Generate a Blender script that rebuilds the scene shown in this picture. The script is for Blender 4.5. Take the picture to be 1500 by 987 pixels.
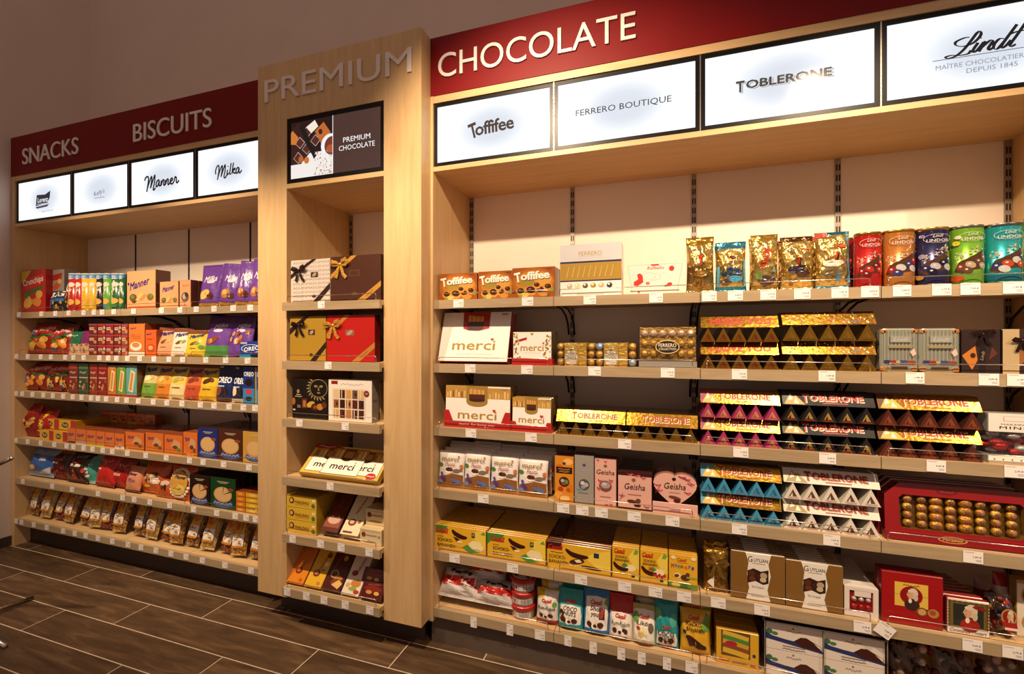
import bpy, math, random
from mathutils import Vector, Matrix

S = bpy.context.scene
COL = S.collection
for o in list(bpy.data.objects):
    bpy.data.objects.remove(o)

# ------------------------------------------------------------------ camera
EYE = 1.60                      # eye height
YAW = math.radians(18.6)        # looking a little to the left of the wall's normal
FPX = 667.0                     # focal length for a 1500 px wide frame (16 mm)
HOR = 498.0                     # horizon row
cam = bpy.data.cameras.new('camera')
cam.sensor_width = 36.0
cam.lens = 36.0 * FPX / 1500.0
cam.shift_y = (HOR - 493.5) / 1500.0
cam.clip_start = 0.05
camo = bpy.data.objects.new('camera', cam)
camo.location = (0, 0, EYE)
camo.rotation_euler = (math.pi / 2, 0, YAW)
COL.objects.link(camo)
S.camera = camo

# ------------------------------------------------------------------ world, exposure
w = bpy.data.worlds.new('shop_ambient')
S.world = w
w.use_nodes = True
w.node_tree.nodes['Background'].inputs[0].default_value = (1.0, 0.68, 0.54, 1)
w.node_tree.nodes['Background'].inputs[1].default_value = 0.33
S.view_settings.view_transform = 'Standard'
S.view_settings.look = 'None'
S.view_settings.exposure = 0.0
S.view_settings.gamma = 1.0
S.view_settings.use_curve_mapping = False

# ------------------------------------------------------------------ ceiling spots on the track 1.3 m in front of the shelves
def spot(x, aim, watts, cone, blend=0.6, y=0.79, z=3.26, col=(1.0, 0.75, 0.50), r=0.035):
    l = bpy.data.lights.new('track_spot', 'SPOT')
    l.energy = watts
    l.color = col
    l.spot_size = math.radians(cone)
    l.spot_blend = blend
    l.shadow_soft_size = r
    o = bpy.data.objects.new('track_spot', l)
    o.location = (x, y, z)
    d = Vector(aim) - Vector((x, y, z))
    o.rotation_euler = d.to_track_quat('-Z', 'Y').to_euler()
    COL.objects.link(o)
spot(-0.77, (-0.45, 2.2, 1.86), 235, 94, 0.7)
spot(0.90, (0.66, 2.2, 1.42), 250, 72, 0.75)
spot(2.50, (2.0, 2.2, 1.50), 200, 70, 0.75)
spot(-1.75, (-1.72, 2.2, 1.25), 150, 64, 0.85)
spot(-2.75, (-2.72, 2.2, 1.30), 230, 70, 0.8)
spot(-3.85, (-3.80, 2.2, 1.25), 240, 64, 0.85)

# ------------------------------------------------------------------ photo frame <-> metres on a plane at depth Y
cs, sn = math.cos(YAW), math.sin(YAW)
def X_at(px, Y):
    u = (px - 750.0) / FPX
    return Y * (-sn + u * cs) / (cs + u * sn)
def Z_at(px, py, Y):
    u = (px - 750.0) / FPX
    return EYE + (HOR - py) / FPX * Y / (cs + u * sn)

# ------------------------------------------------------------------ colours and materials
def C(h):
    if not isinstance(h, str):
        return h
    h = h.lstrip('#')
    if len(h) == 3:
        h = ''.join(q * 2 for q in h)
    out = []
    for i in (0, 2, 4):
        v = int(h[i:i + 2], 16) / 255.0
        out.append(v / 12.92 if v <= 0.04045 else ((v + 0.055) / 1.055) ** 2.4)
    return (out[0], out[1], out[2], 1.0)

def newmat(name):
    m = bpy.data.materials.new(name)
    m.use_nodes = True
    nt = m.node_tree
    return m, nt, nt.nodes['Principled BSDF']

def attr_mat(name, rough, metal=0.0, bump=0.0, bscale=60.0, coat=0.0, spec=0.5, rvar=0.08):
    """printed surface: colour from the piece's own print colours, relief from noise"""
    m, nt, b = newmat(name)
    a = nt.nodes.new('ShaderNodeVertexColor')
    a.layer_name = 'Col'
    nt.links.new(a.outputs['Color'], b.inputs['Base Color'])
    b.inputs['Metallic'].default_value = metal
    b.inputs['Coat Weight'].default_value = coat
    b.inputs['Coat Roughness'].default_value = 0.15
    b.inputs['Specular IOR Level'].default_value = spec
    tc = nt.nodes.new('ShaderNodeTexCoord')
    n = nt.nodes.new('ShaderNodeTexNoise')
    n.inputs['Scale'].default_value = bscale
    n.inputs['Detail'].default_value = 3
    nt.links.new(tc.outputs['Object'], n.inputs['Vector'])
    mr = nt.nodes.new('ShaderNodeMapRange')
    mr.inputs['To Min'].default_value = rough - rvar
    mr.inputs['To Max'].default_value = rough + rvar
    nt.links.new(n.outputs['Fac'], mr.inputs['Value'])
    nt.links.new(mr.outputs['Result'], b.inputs['Roughness'])
    if bump:
        bp = nt.nodes.new('ShaderNodeBump')
        bp.inputs['Strength'].default_value = bump
        bp.inputs['Distance'].default_value = 0.01
        nt.links.new(n.outputs['Fac'], bp.inputs['Height'])
        nt.links.new(bp.outputs['Normal'], b.inputs['Normal'])
    return m

CARTON = attr_mat('printed_carton', 0.42, spec=0.4)
GLOSSY = attr_mat('glossy_carton', 0.24, coat=0.3)
FILM = attr_mat('packet_film', 0.30, bump=0.35, bscale=28, spec=0.5)
FOIL = attr_mat('crinkled_foil', 0.20, metal=0.82, bump=1.0, bscale=26)
def crinkle(m):
    """folded facets on top of the soft noise"""
    nt = m.node_tree
    tc = nt.nodes.new('ShaderNodeTexCoord')
    v = nt.nodes.new('ShaderNodeTexVoronoi')
    v.feature = 'SMOOTH_F1'
    v.inputs['Scale'].default_value = 34
    v.inputs['Smoothness'].default_value = 0.25
    nt.links.new(tc.outputs['Object'], v.inputs['Vector'])
    bp = [n for n in nt.nodes if n.type == 'BUMP'][0]
    b2 = nt.nodes.new('ShaderNodeBump')
    b2.inputs['Strength'].default_value = 0.8
    b2.inputs['Distance'].default_value = 0.012
    nt.links.new(v.outputs['Distance'], b2.inputs['Height'])
    nt.links.new(b2.outputs[0], bp.inputs['Normal'])
crinkle(FOIL)
MATT = attr_mat('matt_carton', 0.55, spec=0.3)
FOILS = attr_mat('smooth_foil', 0.21, metal=0.90, bump=0.10, bscale=70)
FOILB = attr_mat('ball_wrapper_foil', 0.34, metal=0.45, bump=0.6, bscale=90)
TIN = attr_mat('painted_tin', 0.28, metal=0.55, coat=0.4)
METAL = attr_mat('brushed_metal', 0.3, metal=1.0)
PLASTIC = attr_mat('coloured_plastic', 0.3)
FOOD = attr_mat('food_pieces', 0.5, bump=0.5, bscale=120)

def clear_mat():
    m = bpy.data.materials.new('clear_plastic')
    m.use_nodes = True
    nt = m.node_tree
    nt.nodes.clear()
    out = nt.nodes.new('ShaderNodeOutputMaterial')
    mix = nt.nodes.new('ShaderNodeMixShader')
    tr = nt.nodes.new('ShaderNodeBsdfTransparent')
    tr.inputs[0].default_value = (0.93, 0.92, 0.9, 1)
    gl = nt.nodes.new('ShaderNodeBsdfGlossy')
    gl.inputs['Roughness'].default_value = 0.12
    lwt = nt.nodes.new('ShaderNodeLayerWeight')
    lwt.inputs['Blend'].default_value = 0.5
    pw = nt.nodes.new('ShaderNodeMath')
    pw.operation = 'POWER'
    pw.inputs[1].default_value = 4.0
    nt.links.new(lwt.outputs['Facing'], pw.inputs[0])
    lw = nt.nodes.new('ShaderNodeMath')
    lw.operation = 'MULTIPLY_ADD'
    lw.inputs[1].default_value = 0.7
    lw.inputs[2].default_value = 0.05
    nt.links.new(pw.outputs[0], lw.inputs[0])
    n = nt.nodes.new('ShaderNodeTexNoise')
    n.inputs['Scale'].default_value = 35
    tc = nt.nodes.new('ShaderNodeTexCoord')
    nt.links.new(tc.outputs['Object'], n.inputs['Vector'])
    bp = nt.nodes.new('ShaderNodeBump')
    bp.inputs['Strength'].default_value = 0.25
    bp.inputs['Distance'].default_value = 0.01
    nt.links.new(n.outputs['Fac'], bp.inputs['Height'])
    nt.links.new(bp.outputs['Normal'], gl.inputs['Normal'])
    nt.links.new(lw.outputs[0], mix.inputs[0])
    nt.links.new(tr.outputs[0], mix.inputs[1])
    nt.links.new(gl.outputs[0], mix.inputs[2])
    nt.links.new(mix.outputs[0], out.inputs[0])
    return m
CLEAR = clear_mat()

def wood(name, c1, c2, axis, rough=0.42):
    m, nt, b = newmat(name)
    tc = nt.nodes.new('ShaderNodeTexCoord')
    mp = nt.nodes.new('ShaderNodeMapping')
    sc = [9.0, 9.0, 9.0]
    sc[axis] = 0.7
    mp.inputs['Scale'].default_value = sc
    nt.links.new(tc.outputs['Object'], mp.inputs['Vector'])
    n = nt.nodes.new('ShaderNodeTexNoise')
    n.inputs['Scale'].default_value = 3.0
    n.inputs['Detail'].default_value = 6
    n.inputs['Roughness'].default_value = 0.62
    n.inputs['Distortion'].default_value = 0.8
    nt.links.new(mp.outputs[0], n.inputs['Vector'])
    mp2 = nt.nodes.new('ShaderNodeMapping')
    sc2 = [90.0, 90.0, 90.0]
    sc2[axis] = 6.0
    mp2.inputs['Scale'].default_value = sc2
    nt.links.new(tc.outputs['Object'], mp2.inputs['Vector'])
    n2 = nt.nodes.new('ShaderNodeTexNoise')
    n2.inputs['Scale'].default_value = 3.0
    n2.inputs['Detail'].default_value = 2
    nt.links.new(mp2.outputs[0], n2.inputs['Vector'])
    ad = nt.nodes.new('ShaderNodeMath')
    ad.operation = 'MULTIPLY_ADD'
    ad.inputs[1].default_value = 0.25
    nt.links.new(n2.outputs['Fac'], ad.inputs[0])
    nt.links.new(n.outputs['Fac'], ad.inputs[2])
    r = nt.nodes.new('ShaderNodeValToRGB')
    r.color_ramp.elements[0].position = 0.38
    r.color_ramp.elements[0].color = C(c2)
    r.color_ramp.elements[1].position = 0.85
    r.color_ramp.elements[1].color = C(c1)
    nt.links.new(ad.outputs[0], r.inputs[0])
    nt.links.new(r.outputs[0], b.inputs['Base Color'])
    b.inputs['Roughness'].default_value = rough
    bp = nt.nodes.new('ShaderNodeBump')
    bp.inputs['Strength'].default_value = 0.06
    bp.inputs['Distance'].default_value = 0.002
    nt.links.new(n2.outputs['Fac'], bp.inputs['Height'])
    nt.links.new(bp.outputs[0], b.inputs['Normal'])
    return m
MAPLE_V = wood('maple_upright', 'd8b686', 'c5a06e', 2)
MAPLE_H = wood('maple_level', 'd8b686', 'c5a06e', 0)
MAPLE_D = wood('maple_side', 'cda873', 'b8905a', 2)
SHELF_FRONT = wood('shelf_edge_ash', 'b39d7e', '9a8464', 0)

def plain(name, col, rough=0.5, metal=0.0, nscale=8.0, var=0.06, bump=0.0, spec=0.5):
    m, nt, b = newmat(name)
    tc = nt.nodes.new('ShaderNodeTexCoord')
    n = nt.nodes.new('ShaderNodeTexNoise')
    n.inputs['Scale'].default_value = nscale
    n.inputs['Detail'].default_value = 4
    nt.links.new(tc.outputs['Object'], n.inputs['Vector'])
    r = nt.nodes.new('ShaderNodeValToRGB')
    c = C(col)
    r.color_ramp.elements[0].position = 0.3
    r.color_ramp.elements[1].position = 0.7
    r.color_ramp.elements[0].color = (c[0] * (1 - var), c[1] * (1 - var), c[2] * (1 - var), 1)
    r.color_ramp.elements[1].color = (min(1, c[0] * (1 + var)), min(1, c[1] * (1 + var)), min(1, c[2] * (1 + var)), 1)
    nt.links.new(n.outputs['Fac'], r.inputs[0])
    nt.links.new(r.outputs[0], b.inputs['Base Color'])
    b.inputs['Roughness'].default_value = rough
    b.inputs['Metallic'].default_value = metal
    b.inputs['Specular IOR Level'].default_value = spec
    if bump:
        bp = nt.nodes.new('ShaderNodeBump')
        bp.inputs['Strength'].default_value = bump
        bp.inputs['Distance'].default_value = 0.002
        nt.links.new(n.outputs['Fac'], bp.inputs['Height'])
        nt.links.new(bp.outputs[0], b.inputs['Normal'])
    return m
WALL = plain('painted_wall', 'd2c0b6', 0.7, nscale=2.5, var=0.03)
BACK = plain('cream_back_panel', 'efe2d2', 0.35, nscale=3, var=0.02)
RED = plain('red_fascia', '74080c', 0.5, nscale=6, var=0.05, spec=0.2)
LETTER = plain('white_letter', 'e6ded8', 0.4, nscale=10, var=0.03)
BLACK = plain('black_plastic', '100d0e', 0.35, nscale=20, spec=0.2)
DARKMETAL = plain('dark_bracket_metal', '2a2422', 0.45, metal=0.6)
SLOT = plain('rail_slot_dark', '17110e', 0.6)
RAIL = plain('rail_metal', 'a89a8c', 0.4, metal=0.7)
CHROME = plain('chrome_wire', 'c8c0b8', 0.2, metal=1.0, var=0.02)
KICK = plain('plinth_board', '5a4c42', 0.5, nscale=12, var=0.08)
KICKD = plain('plinth_dark', '3a2d26', 0.5, nscale=12, var=0.08)
GROUT = plain('pale_grout', 'cbb8a2', 0.8, nscale=40)
STEEL = plain('steel_trim', '9a948e', 0.35, metal=0.9)

def tile_mat():
    m, nt, b = newmat('wood_look_tile')
    tc = nt.nodes.new('ShaderNodeTexCoord')
    oi = nt.nodes.new('ShaderNodeObjectInfo')
    ad = nt.nodes.new('ShaderNodeVectorMath')
    ad.operation = 'MULTIPLY_ADD'
    ad.inputs[1].default_value = (1, 1, 1)
    cmb = nt.nodes.new('ShaderNodeCombineXYZ')
    ml = nt.nodes.new('ShaderNodeMath')
    ml.operation = 'MULTIPLY'
    ml.inputs[1].default_value = 40
    nt.links.new(oi.outputs['Random'], ml.inputs[0])
    nt.links.new(ml.outputs[0], cmb.inputs[2])
    nt.links.new(tc.outputs['Object'], ad.inputs[0])
    nt.links.new(cmb.outputs[0], ad.inputs[2])
    mp = nt.nodes.new('ShaderNodeMapping')
    mp.inputs['Scale'].default_value = (1.6, 11, 1)
    nt.links.new(ad.outputs[0], mp.inputs['Vector'])
    n = nt.nodes.new('ShaderNodeTexNoise')
    n.inputs['Scale'].default_value = 2.0
    n.inputs['Detail'].default_value = 8
    n.inputs['Roughness'].default_value = 0.62
    n.inputs['Distortion'].default_value = 0.6
    nt.links.new(mp.outputs[0], n.inputs['Vector'])
    r = nt.nodes.new('ShaderNodeValToRGB')
    e = r.color_ramp.elements
    e[0].position = 0.26
    e[0].color = C('3a2a1c')
    e[1].position = 0.80
    e[1].color = C('7d6145')
    q = e.new(0.52)
    q.color = C('57412d')
    nt.links.new(n.outputs['Fac'], r.inputs[0])
    hs = nt.nodes.new('ShaderNodeHueSaturation')
    mr = nt.nodes.new('ShaderNodeMapRange')
    mr.inputs['To Min'].default_value = 0.8
    mr.inputs['To Max'].default_value = 1.2
    nt.links.new(oi.outputs['Random'], mr.inputs['Value'])
    nt.links.new(mr.outputs[0], hs.inputs['Value'])
    nt.links.new(r.outputs[0], hs.inputs['Color'])
    nt.links.new(hs.outputs[0], b.inputs['Base Color'])
    b.inputs['Roughness'].default_value = 0.42
    bp = nt.nodes.new('ShaderNodeBump')
    bp.inputs['Strength'].default_value = 0.15
    bp.inputs['Distance'].default_value = 0.002
    nt.links.new(n.outputs['Fac'], bp.inputs['Height'])
    nt.links.new(bp.outputs[0], b.inputs['Normal'])
    return m
TILE = tile_mat()

# ------------------------------------------------------------------ mesh builder
class MB:
    def __init__(s):
        s.v, s.f, s.c, s.m = [], [], [], []
    def add(s, vs, fs, col=(1, 1, 1, 1), mat=0):
        b = len(s.v)
        s.v.extend(vs)
        for i, f in enumerate(fs):
            s.f.append([b + q for q in f])
            s.c.append(col[i] if isinstance(col, list) else col)
            s.m.append(mat)
    def box(s, x0, x1, y0, y1, z0, z1, col=(1, 1, 1, 1), mat=0, bev=0.0):
        """col: one colour, or dict front/back/left/right/top/bottom"""
        if isinstance(col, dict):
            d = C(col.get('front', 'ffffff'))
            side = C(col.get('side', d))
            cl = [C(col.get('bottom', side)), C(col.get('top', side)), d, C(col.get('back', side)), C(col.get('left', side)), C(col.get('right', side))]
        else:
            cl = [C(col)] * 6
        vs = [(x0, y0, z0), (x1, y0, z0), (x1, y1, z0), (x0, y1, z0), (x0, y0, z1), (x1, y0, z1), (x1, y1, z1), (x0, y1, z1)]
        fs = [[0, 3, 2, 1], [4, 5, 6, 7], [0, 1, 5, 4], [2, 3, 7, 6], [0, 4, 7, 3], [1, 2, 6, 5]]
        s.add(vs, fs, cl, mat)
    def bbox(s, x0, x1, y0, y1, z0, z1, b, col, mat=0):
        """box with chamfered front outline and all long edges eased"""
        cold = col if isinstance(col, dict) else {'front': col}
        d = C(cold.get('front', 'ffffff'))
        side = C(cold.get('side', d))
        top, bot = C(cold.get('top', side)), C(cold.get('bottom', side))
        lf, rt, bk = C(cold.get('left', side)), C(cold.get('right', side)), C(cold.get('back', side))
        def ring(y, i):
            return [(x0 + i + b, y, z0 + i), (x1 - i - b, y, z0 + i), (x1 - i, y, z0 + i + b), (x1 - i, y, z1 - i - b),
                    (x1 - i - b, y, z1 - i), (x0 + i + b, y, z1 - i), (x0 + i, y, z1 - i - b), (x0 + i, y, z0 + i + b)]
        rs = [ring(y0, b), ring(y0 + b, 0), ring(y1 - b, 0), ring(y1, b)]
        vs = [p for r in rs for p in r]
        fs, cl = [list(range(8))], [d]
        sc = [bot, rt, rt, rt, top, lf, lf, lf]
        for k in range(3):
            for i in range(8):
                j = (i + 1) % 8
                fs.append([k * 8 + i, k * 8 + 8 + i, k * 8 + 8 + j, k * 8 + j])
                cl.append(sc[i] if k else sc[i])
        fs.append(list(range(24, 32))[::-1])
        cl.append(bk)
        # front ring is counter-clockwise seen from -Y
        s.add(vs, fs, cl, mat)
    def tube(s, pts, r, col=(1, 1, 1, 1), mat=0, n=6, close=True):
        pts = [Vector(p) for p in pts]
        rings = []
        for i, p in enumerate(pts):
            a = pts[max(0, i - 1)]
            b = pts[min(len(pts) - 1, i + 1)]
            t = (b - a).normalized()
            up = Vector((0, 0, 1)) if abs(t.z) < 0.9 else Vector((1, 0, 0))
            e1 = t.cross(up).normalized()
            e2 = t.cross(e1).normalized()
            rr = r[i] if isinstance(r, (list, tuple)) else r
            rings.append([tuple(p + e1 * math.cos(2 * math.pi * k / n) * rr + e2 * math.sin(2 * math.pi * k / n) * rr) for k in range(n)])
        vs = [q for R_ in rings for q in R_]
        fs = []
        for i in range(len(pts) - 1):
            for k in range(n):
                j = (k + 1) % n
                fs.append([i * n + k, i * n + j, (i + 1) * n + j, (i + 1) * n + k])
        if close:
            fs.append(list(range(n))[::-1])
            fs.append([(len(pts) - 1) * n + k for k in range(n)])
        s.add(vs, fs, C(col), mat)
    def ball(s, c, r, col, mat=0, n=10, m=6, sq=(1, 1, 1)):
        vs, fs = [], []
        for i in range(m + 1):
            t = math.pi * i / m
            for k in range(n):
                p = 2 * math.pi * k / n
                vs.append((c[0] + r * sq[0] * math.sin(t) * math.cos(p), c[1] + r * sq[1] * math.sin(t) * math.sin(p), c[2] + r * sq[2] * math.cos(t)))
        for i in range(m):
            for k in range(n):
                j = (k + 1) % n
                fs.append([i * n + k, i * n + n + k, i * n + n + j, i * n + j])
        s.add(vs, fs, C(col), mat)
    def mesh(s, name, mats, smooth=False):
        me = bpy.data.meshes.new(name)
        me.from_pydata(s.v, [], s.f)
        for m in (mats if isinstance(mats, (list, tuple)) else [mats]):
            me.materials.append(m)
        me.polygons.foreach_set('material_index', s.m)
        if smooth:
            me.polygons.foreach_set('use_smooth', [True] * len(s.f))
        at = me.attributes.new('Col', 'FLOAT_COLOR', 'CORNER')
        buf = []
        for f, c in zip(s.f, s.c):
            buf.extend(list(c) * len(f))
        at.data.foreach_set('color', buf)
        me.update()
        return me
    def build(s, name, mats, parent=None, smooth=False, loc=None):
        return link(name, s.mesh(name, mats, smooth), parent, loc)

def link(name, me, parent=None, loc=None):
    o = bpy.data.objects.new(name, me)
    COL.objects.link(o)
    if parent is not None:
        o.parent = parent
    if loc:
        o.location = loc
    return o
def tag(o, label=None, cat=None, group=None, kind=None):
    if label: o['label'] = label
    if cat: o['category'] = cat
    if group: o['group'] = group
    if kind: o['kind'] = kind
    return o
def empty(name, loc, label=None, cat=None, group=None):
    o = bpy.data.objects.new(name, None)
    o.empty_display_size = 0.05
    o.location = loc
    COL.objects.link(o)
    return tag(o, label, cat, group)

# ------------------------------------------------------------------ lettering
_TX = {}
def glyphs(body, shear=0.0, bold=0.0, space=1.0, ext=0.0):
    """letters as flat outlines scaled to a unit box: (verts, faces, width/height)"""
    k = (body, shear, bold, space, ext)
    if k not in _TX:
        c = bpy.data.curves.new('lettering', 'FONT')
        c.body = body
        c.shear = shear
        multi = bold > 0 and any(q in body for q in 'MWNVKmnwvR')
        c.offset = 0.0 if multi else bold
        c.space_character = space
        c.resolution_u = 2 if ext == 0 else 5
        c.extrude = ext
        o = bpy.data.objects.new('lettering', c)
        me = bpy.data.meshes.new_from_object(o)
        vs = [tuple(v.co) for v in me.vertices]
        fs = [list(p.vertices) for p in me.polygons]
        if multi:      # heavier letters: the outline set again with small shifts
            n0, v0, f0 = len(vs), list(vs), list(fs)
            for q_, (sx, sy) in enumerate(((1, 0.5), (-1, -0.5), (0.4, -1), (-0.4, 1))):
                b0 = len(vs)
                vs += [(v[0] + sx * bold, v[1] + sy * bold, v[2] + 4e-5 * (q_ + 1)) for v in v0]
                fs += [[b0 + i for i in f] for f in f0]
        bpy.data.objects.remove(o)
        bpy.data.curves.remove(c)
        bpy.data.meshes.remove(me)
        x0, x1 = min(v[0] for v in vs), max(v[0] for v in vs)
        y0, y1 = min(v[1] for v in vs), max(v[1] for v in vs)
        W, H = x1 - x0, y1 - y0
        _TX[k] = ([((v[0] - x0) / W - 0.5, (v[1] - y0) / H - 0.5, v[2]) for v in vs], fs, W / H)
    return _TX[k]

# ------------------------------------------------------------------ flat print: items in face fractions (0..1 right, 0..1 up)
def R(x0, y0, x1, y1, c): return ('r', x0, y0, x1, y1, c)
def E_(cx, cy, rx, ry, c, rot=0): return ('e', cx, cy, rx, ry, c, rot)
def T(t, cx, cy, w, h, c, sh=0.0, b=0.0, rot=0, sp=1.0): return ('t', t, cx, cy, w, h, c, sh, b, rot, sp)
def P(pts, c): return ('p', pts, c)
def H(cx, cy, s, c): return ('h', cx, cy, s, c)
def K(pts, wd, c): return ('k', pts, wd, c)      # stroke

def SQ(cx, cy, w, h, c, n=5, wd=0.0028):      # print too small to read: a run of letter-like strokes
    return ('k', [(cx - w / 2 + w * i / (2 * n), cy + h * 0.4 * (1 if i % 2 else -1) * (0.6 + 0.4 * math.sin(i * 2.3))) for i in range(2 * n + 1)], wd, c)

def spline(pts, n=6):
    out = []
    q = [pts[0]] + list(pts) + [pts[-1]]
    for i in range(1, len(q) - 2):
        for k in range(n):
            t = k / n
            r = []
            for a in (0, 1):
                p0, p1, p2, p3 = q[i - 1][a], q[i][a], q[i + 1][a], q[i + 2][a]
                r.append(0.5 * (2 * p1 + (p2 - p0) * t + (2 * p0 - 5 * p1 + 4 * p2 - p3) * t * t + (3 * p1 - p0 - 3 * p2 + p3) * t ** 3))
            out.append(tuple(r))
    out.append(tuple(pts[-1]))
    return out

def art(items, w, h, mapf=None, step=0.00007, base=0.0003, fine=False):
    """returns (picture MB, lettering MB); mapf(x,z,off)->xyz"""
    if mapf is None:
        mapf = lambda x, z, off: (x, -off, z)
    pic, let = MB(), MB()
    if not fine:
        step = min(step, 0.0016 / max(1, len(items)))
    for i, it in enumerate(items):
        off = base + step * i
        k = it[0]
        def put(mb, pts2, faces, col):
            mb.add([mapf(x, z, off) for x, z in pts2], faces, C(col))
        def L(u, v): return ((u - 0.5) * w, v * h)
        if k == 'r':
            _, x0, y0, x1, y1, c = it
            nx = max(1, int((x1 - x0) * 10)) if fine else 1
            nz = max(1, int((y1 - y0) * 10)) if fine else 1
            pts = [L(x0 + (x1 - x0) * a / nx, y0 + (y1 - y0) * b / nz) for b in range(nz + 1) for a in range(nx + 1)]
            fs = [[b * (nx + 1) + a, b * (nx + 1) + a + 1, (b + 1) * (nx + 1) + a + 1, (b + 1) * (nx + 1) + a] for b in range(nz) for a in range(nx)]
            put(pic, pts, fs, c)
        elif k == 'e':
            _, cx, cy, rx, ry, c, rot = it
            n = 20
            x, z = L(cx, cy)
            a0 = math.radians(rot)
            rings = (0.5, 1.0) if fine else (1.0,)
            pts, fs = [(x, z)], []
            for q in rings:
                for j in range(n):
                    t = 2 * math.pi * j / n
                    dx, dz = rx * w * q * math.cos(t), ry * h * q * math.sin(t)
                    pts.append((x + dx * math.cos(a0) - dz * math.sin(a0), z + dx * math.sin(a0) + dz * math.cos(a0)))
            for j in range(n):
                fs.append([0, 1 + j, 1 + (j + 1) % n])
                for g in range(len(rings) - 1):
                    fs.append([1 + g * n + j, 1 + g * n + n + j, 1 + g * n + n + (j + 1) % n, 1 + g * n + (j + 1) % n])
            put(pic, pts, fs, c)
        elif k == 'p':
            _, ps, c = it
            pts = [L(*p) for p in ps]
            area = sum(pts[q][0] * pts[(q + 1) % len(pts)][1] - pts[(q + 1) % len(pts)][0] * pts[q][1] for q in range(len(pts)))
            if area < 0:
                pts = pts[::-1]
            if fine:       # fan from the centre, each triangle split, so the print follows a bulged surface
                gx, gz = sum(p[0] for p in pts) / len(pts), sum(p[1] for p in pts) / len(pts)
                q2, f2, m_ = [], [], 5
                for q in range(len(pts)):
                    a, b = pts[q], pts[(q + 1) % len(pts)]
                    b0 = len(q2)
                    idx = {}
                    for i_ in range(m_ + 1):
                        for j_ in range(i_ + 1):
                            s1, s2 = (i_ - j_) / m_, j_ / m_
                            idx[i_, j_] = len(q2)
                            q2.append((gx + (a[0] - gx) * s1 + (b[0] - gx) * s2, gz + (a[1] - gz) * s1 + (b[1] - gz) * s2))
                    for i_ in range(m_):
                        for j_ in range(i_ + 1):
                            f2.append([idx[i_, j_], idx[i_ + 1, j_], idx[i_ + 1, j_ + 1]])
                            if j_ < i_:
                                f2.append([idx[i_, j_], idx[i_ + 1, j_ + 1], idx[i_, j_ + 1]])
                put(pic, q2, f2, c)
            else:
                put(pic, pts, [list(range(len(pts)))], c)
        elif k == 'h':
            _, cx, cy, s_, c = it
            x, z = L(cx, cy)
            pts = [(x, z + 0.1 * s_)]
            for j in range(24):
                t = 2 * math.pi * j / 24
                pts.append((x + s_ * math.sin(t) ** 3, z + s_ * (13 * math.cos(t) - 5 * math.cos(2 * t) - 2 * math.cos(3 * t) - math.cos(4 * t)) / 16))
            put(pic, pts, [[0, 1 + (j + 1) % 24, 1 + j] for j in range(24)], c)
        elif k == 'k':
            _, ps, wd, c = it
            pts = spline([L(*p) for p in ps])
            vs = []
            for j, p in enumerate(pts):
                a, b = pts[max(0, j - 1)], pts[min(len(pts) - 1, j + 1)]
                dx, dz = b[0] - a[0], b[1] - a[1]
                ln = math.hypot(dx, dz) or 1
                q = wd(j / (len(pts) - 1), dx / ln, dz / ln) if callable(wd) else wd
                vs += [(p[0] - dz / ln * q / 2, p[1] + dx / ln * q / 2), (p[0] + dz / ln * q / 2, p[1] - dx / ln * q / 2)]
            put(let, vs, [[2 * j, 2 * j + 1, 2 * j + 3, 2 * j + 2] for j in range(len(pts) - 1)], c)
        elif k == 't':
            _, tx, cx, cy, tw, th, c, sh, b, rot, sp = it
            vs, fs, asp = glyphs(tx, sh, b, sp)
            x, z = L(cx, cy)
            a0 = math.radians(rot)
            ca, sa = math.cos(a0), math.sin(a0)
            pts = []
            for v in vs:
                dx, dz = v[0] * tw * w, v[1] * th * h
                pts.append((x + dx * ca - dz * sa, z + dx * sa + dz * ca, v[2]))
            let.add([mapf(q[0], q[1], off + q[2] / 4e-5 * step * 0.2) for q in pts], fs, C(c))
    return pic, let

# ================================================================== THE ROOM
YF = 2.127                  # front plane of the two wide shelving units
YB = 2.60                   # their back panels
YP = 2.027                  # front face of the premium column
YPS = 1.992                 # front edge of the premium shelves
ZC = [1.808, 1.476, 1.147, 0.822, 0.497, 0.200]     # chocolate shelf tops
ZL = [1.814, 1.490, 1.202, 0.838, 0.527, 0.210]     # snack shelf tops
ZP = [1.808, 1.483, 1.164, 0.840, 0.523, 0.225]     # premium shelf tops
ZTOP = 3.175
XW = -4.845                 # left wall

wb = MB(); wb.box(-5.2, 4.2, YB + 0.03, YB + 0.15, 0, 5.4)
tag(wb.build('wall_back', WALL), 'tall taupe painted wall behind the shelving units', kind='structure')
wl = MB(); wl.box(XW - 0.15, XW, -3.0, YB + 0.03, 0, 5.4)
tag(wl.build('wall_left', WALL), 'taupe painted wall at the left end of the snack shelves', kind='structure')
bl = MB(); bl.box(XW, XW + 0.012, -3.0, YF + 0.05, 0, 0.075)
tag(bl.build('baseboard_left', KICKD), 'dark tile skirting along the left wall', kind='structure')

fl = MB(); fl.box(XW - 0.1, 4.2, -3.0, YB + 0.1, -0.05, -0.0010)
floor = tag(fl.build('floor', GROUT), 'dark wood-look tile floor with pale grout lines', kind='structure')
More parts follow.
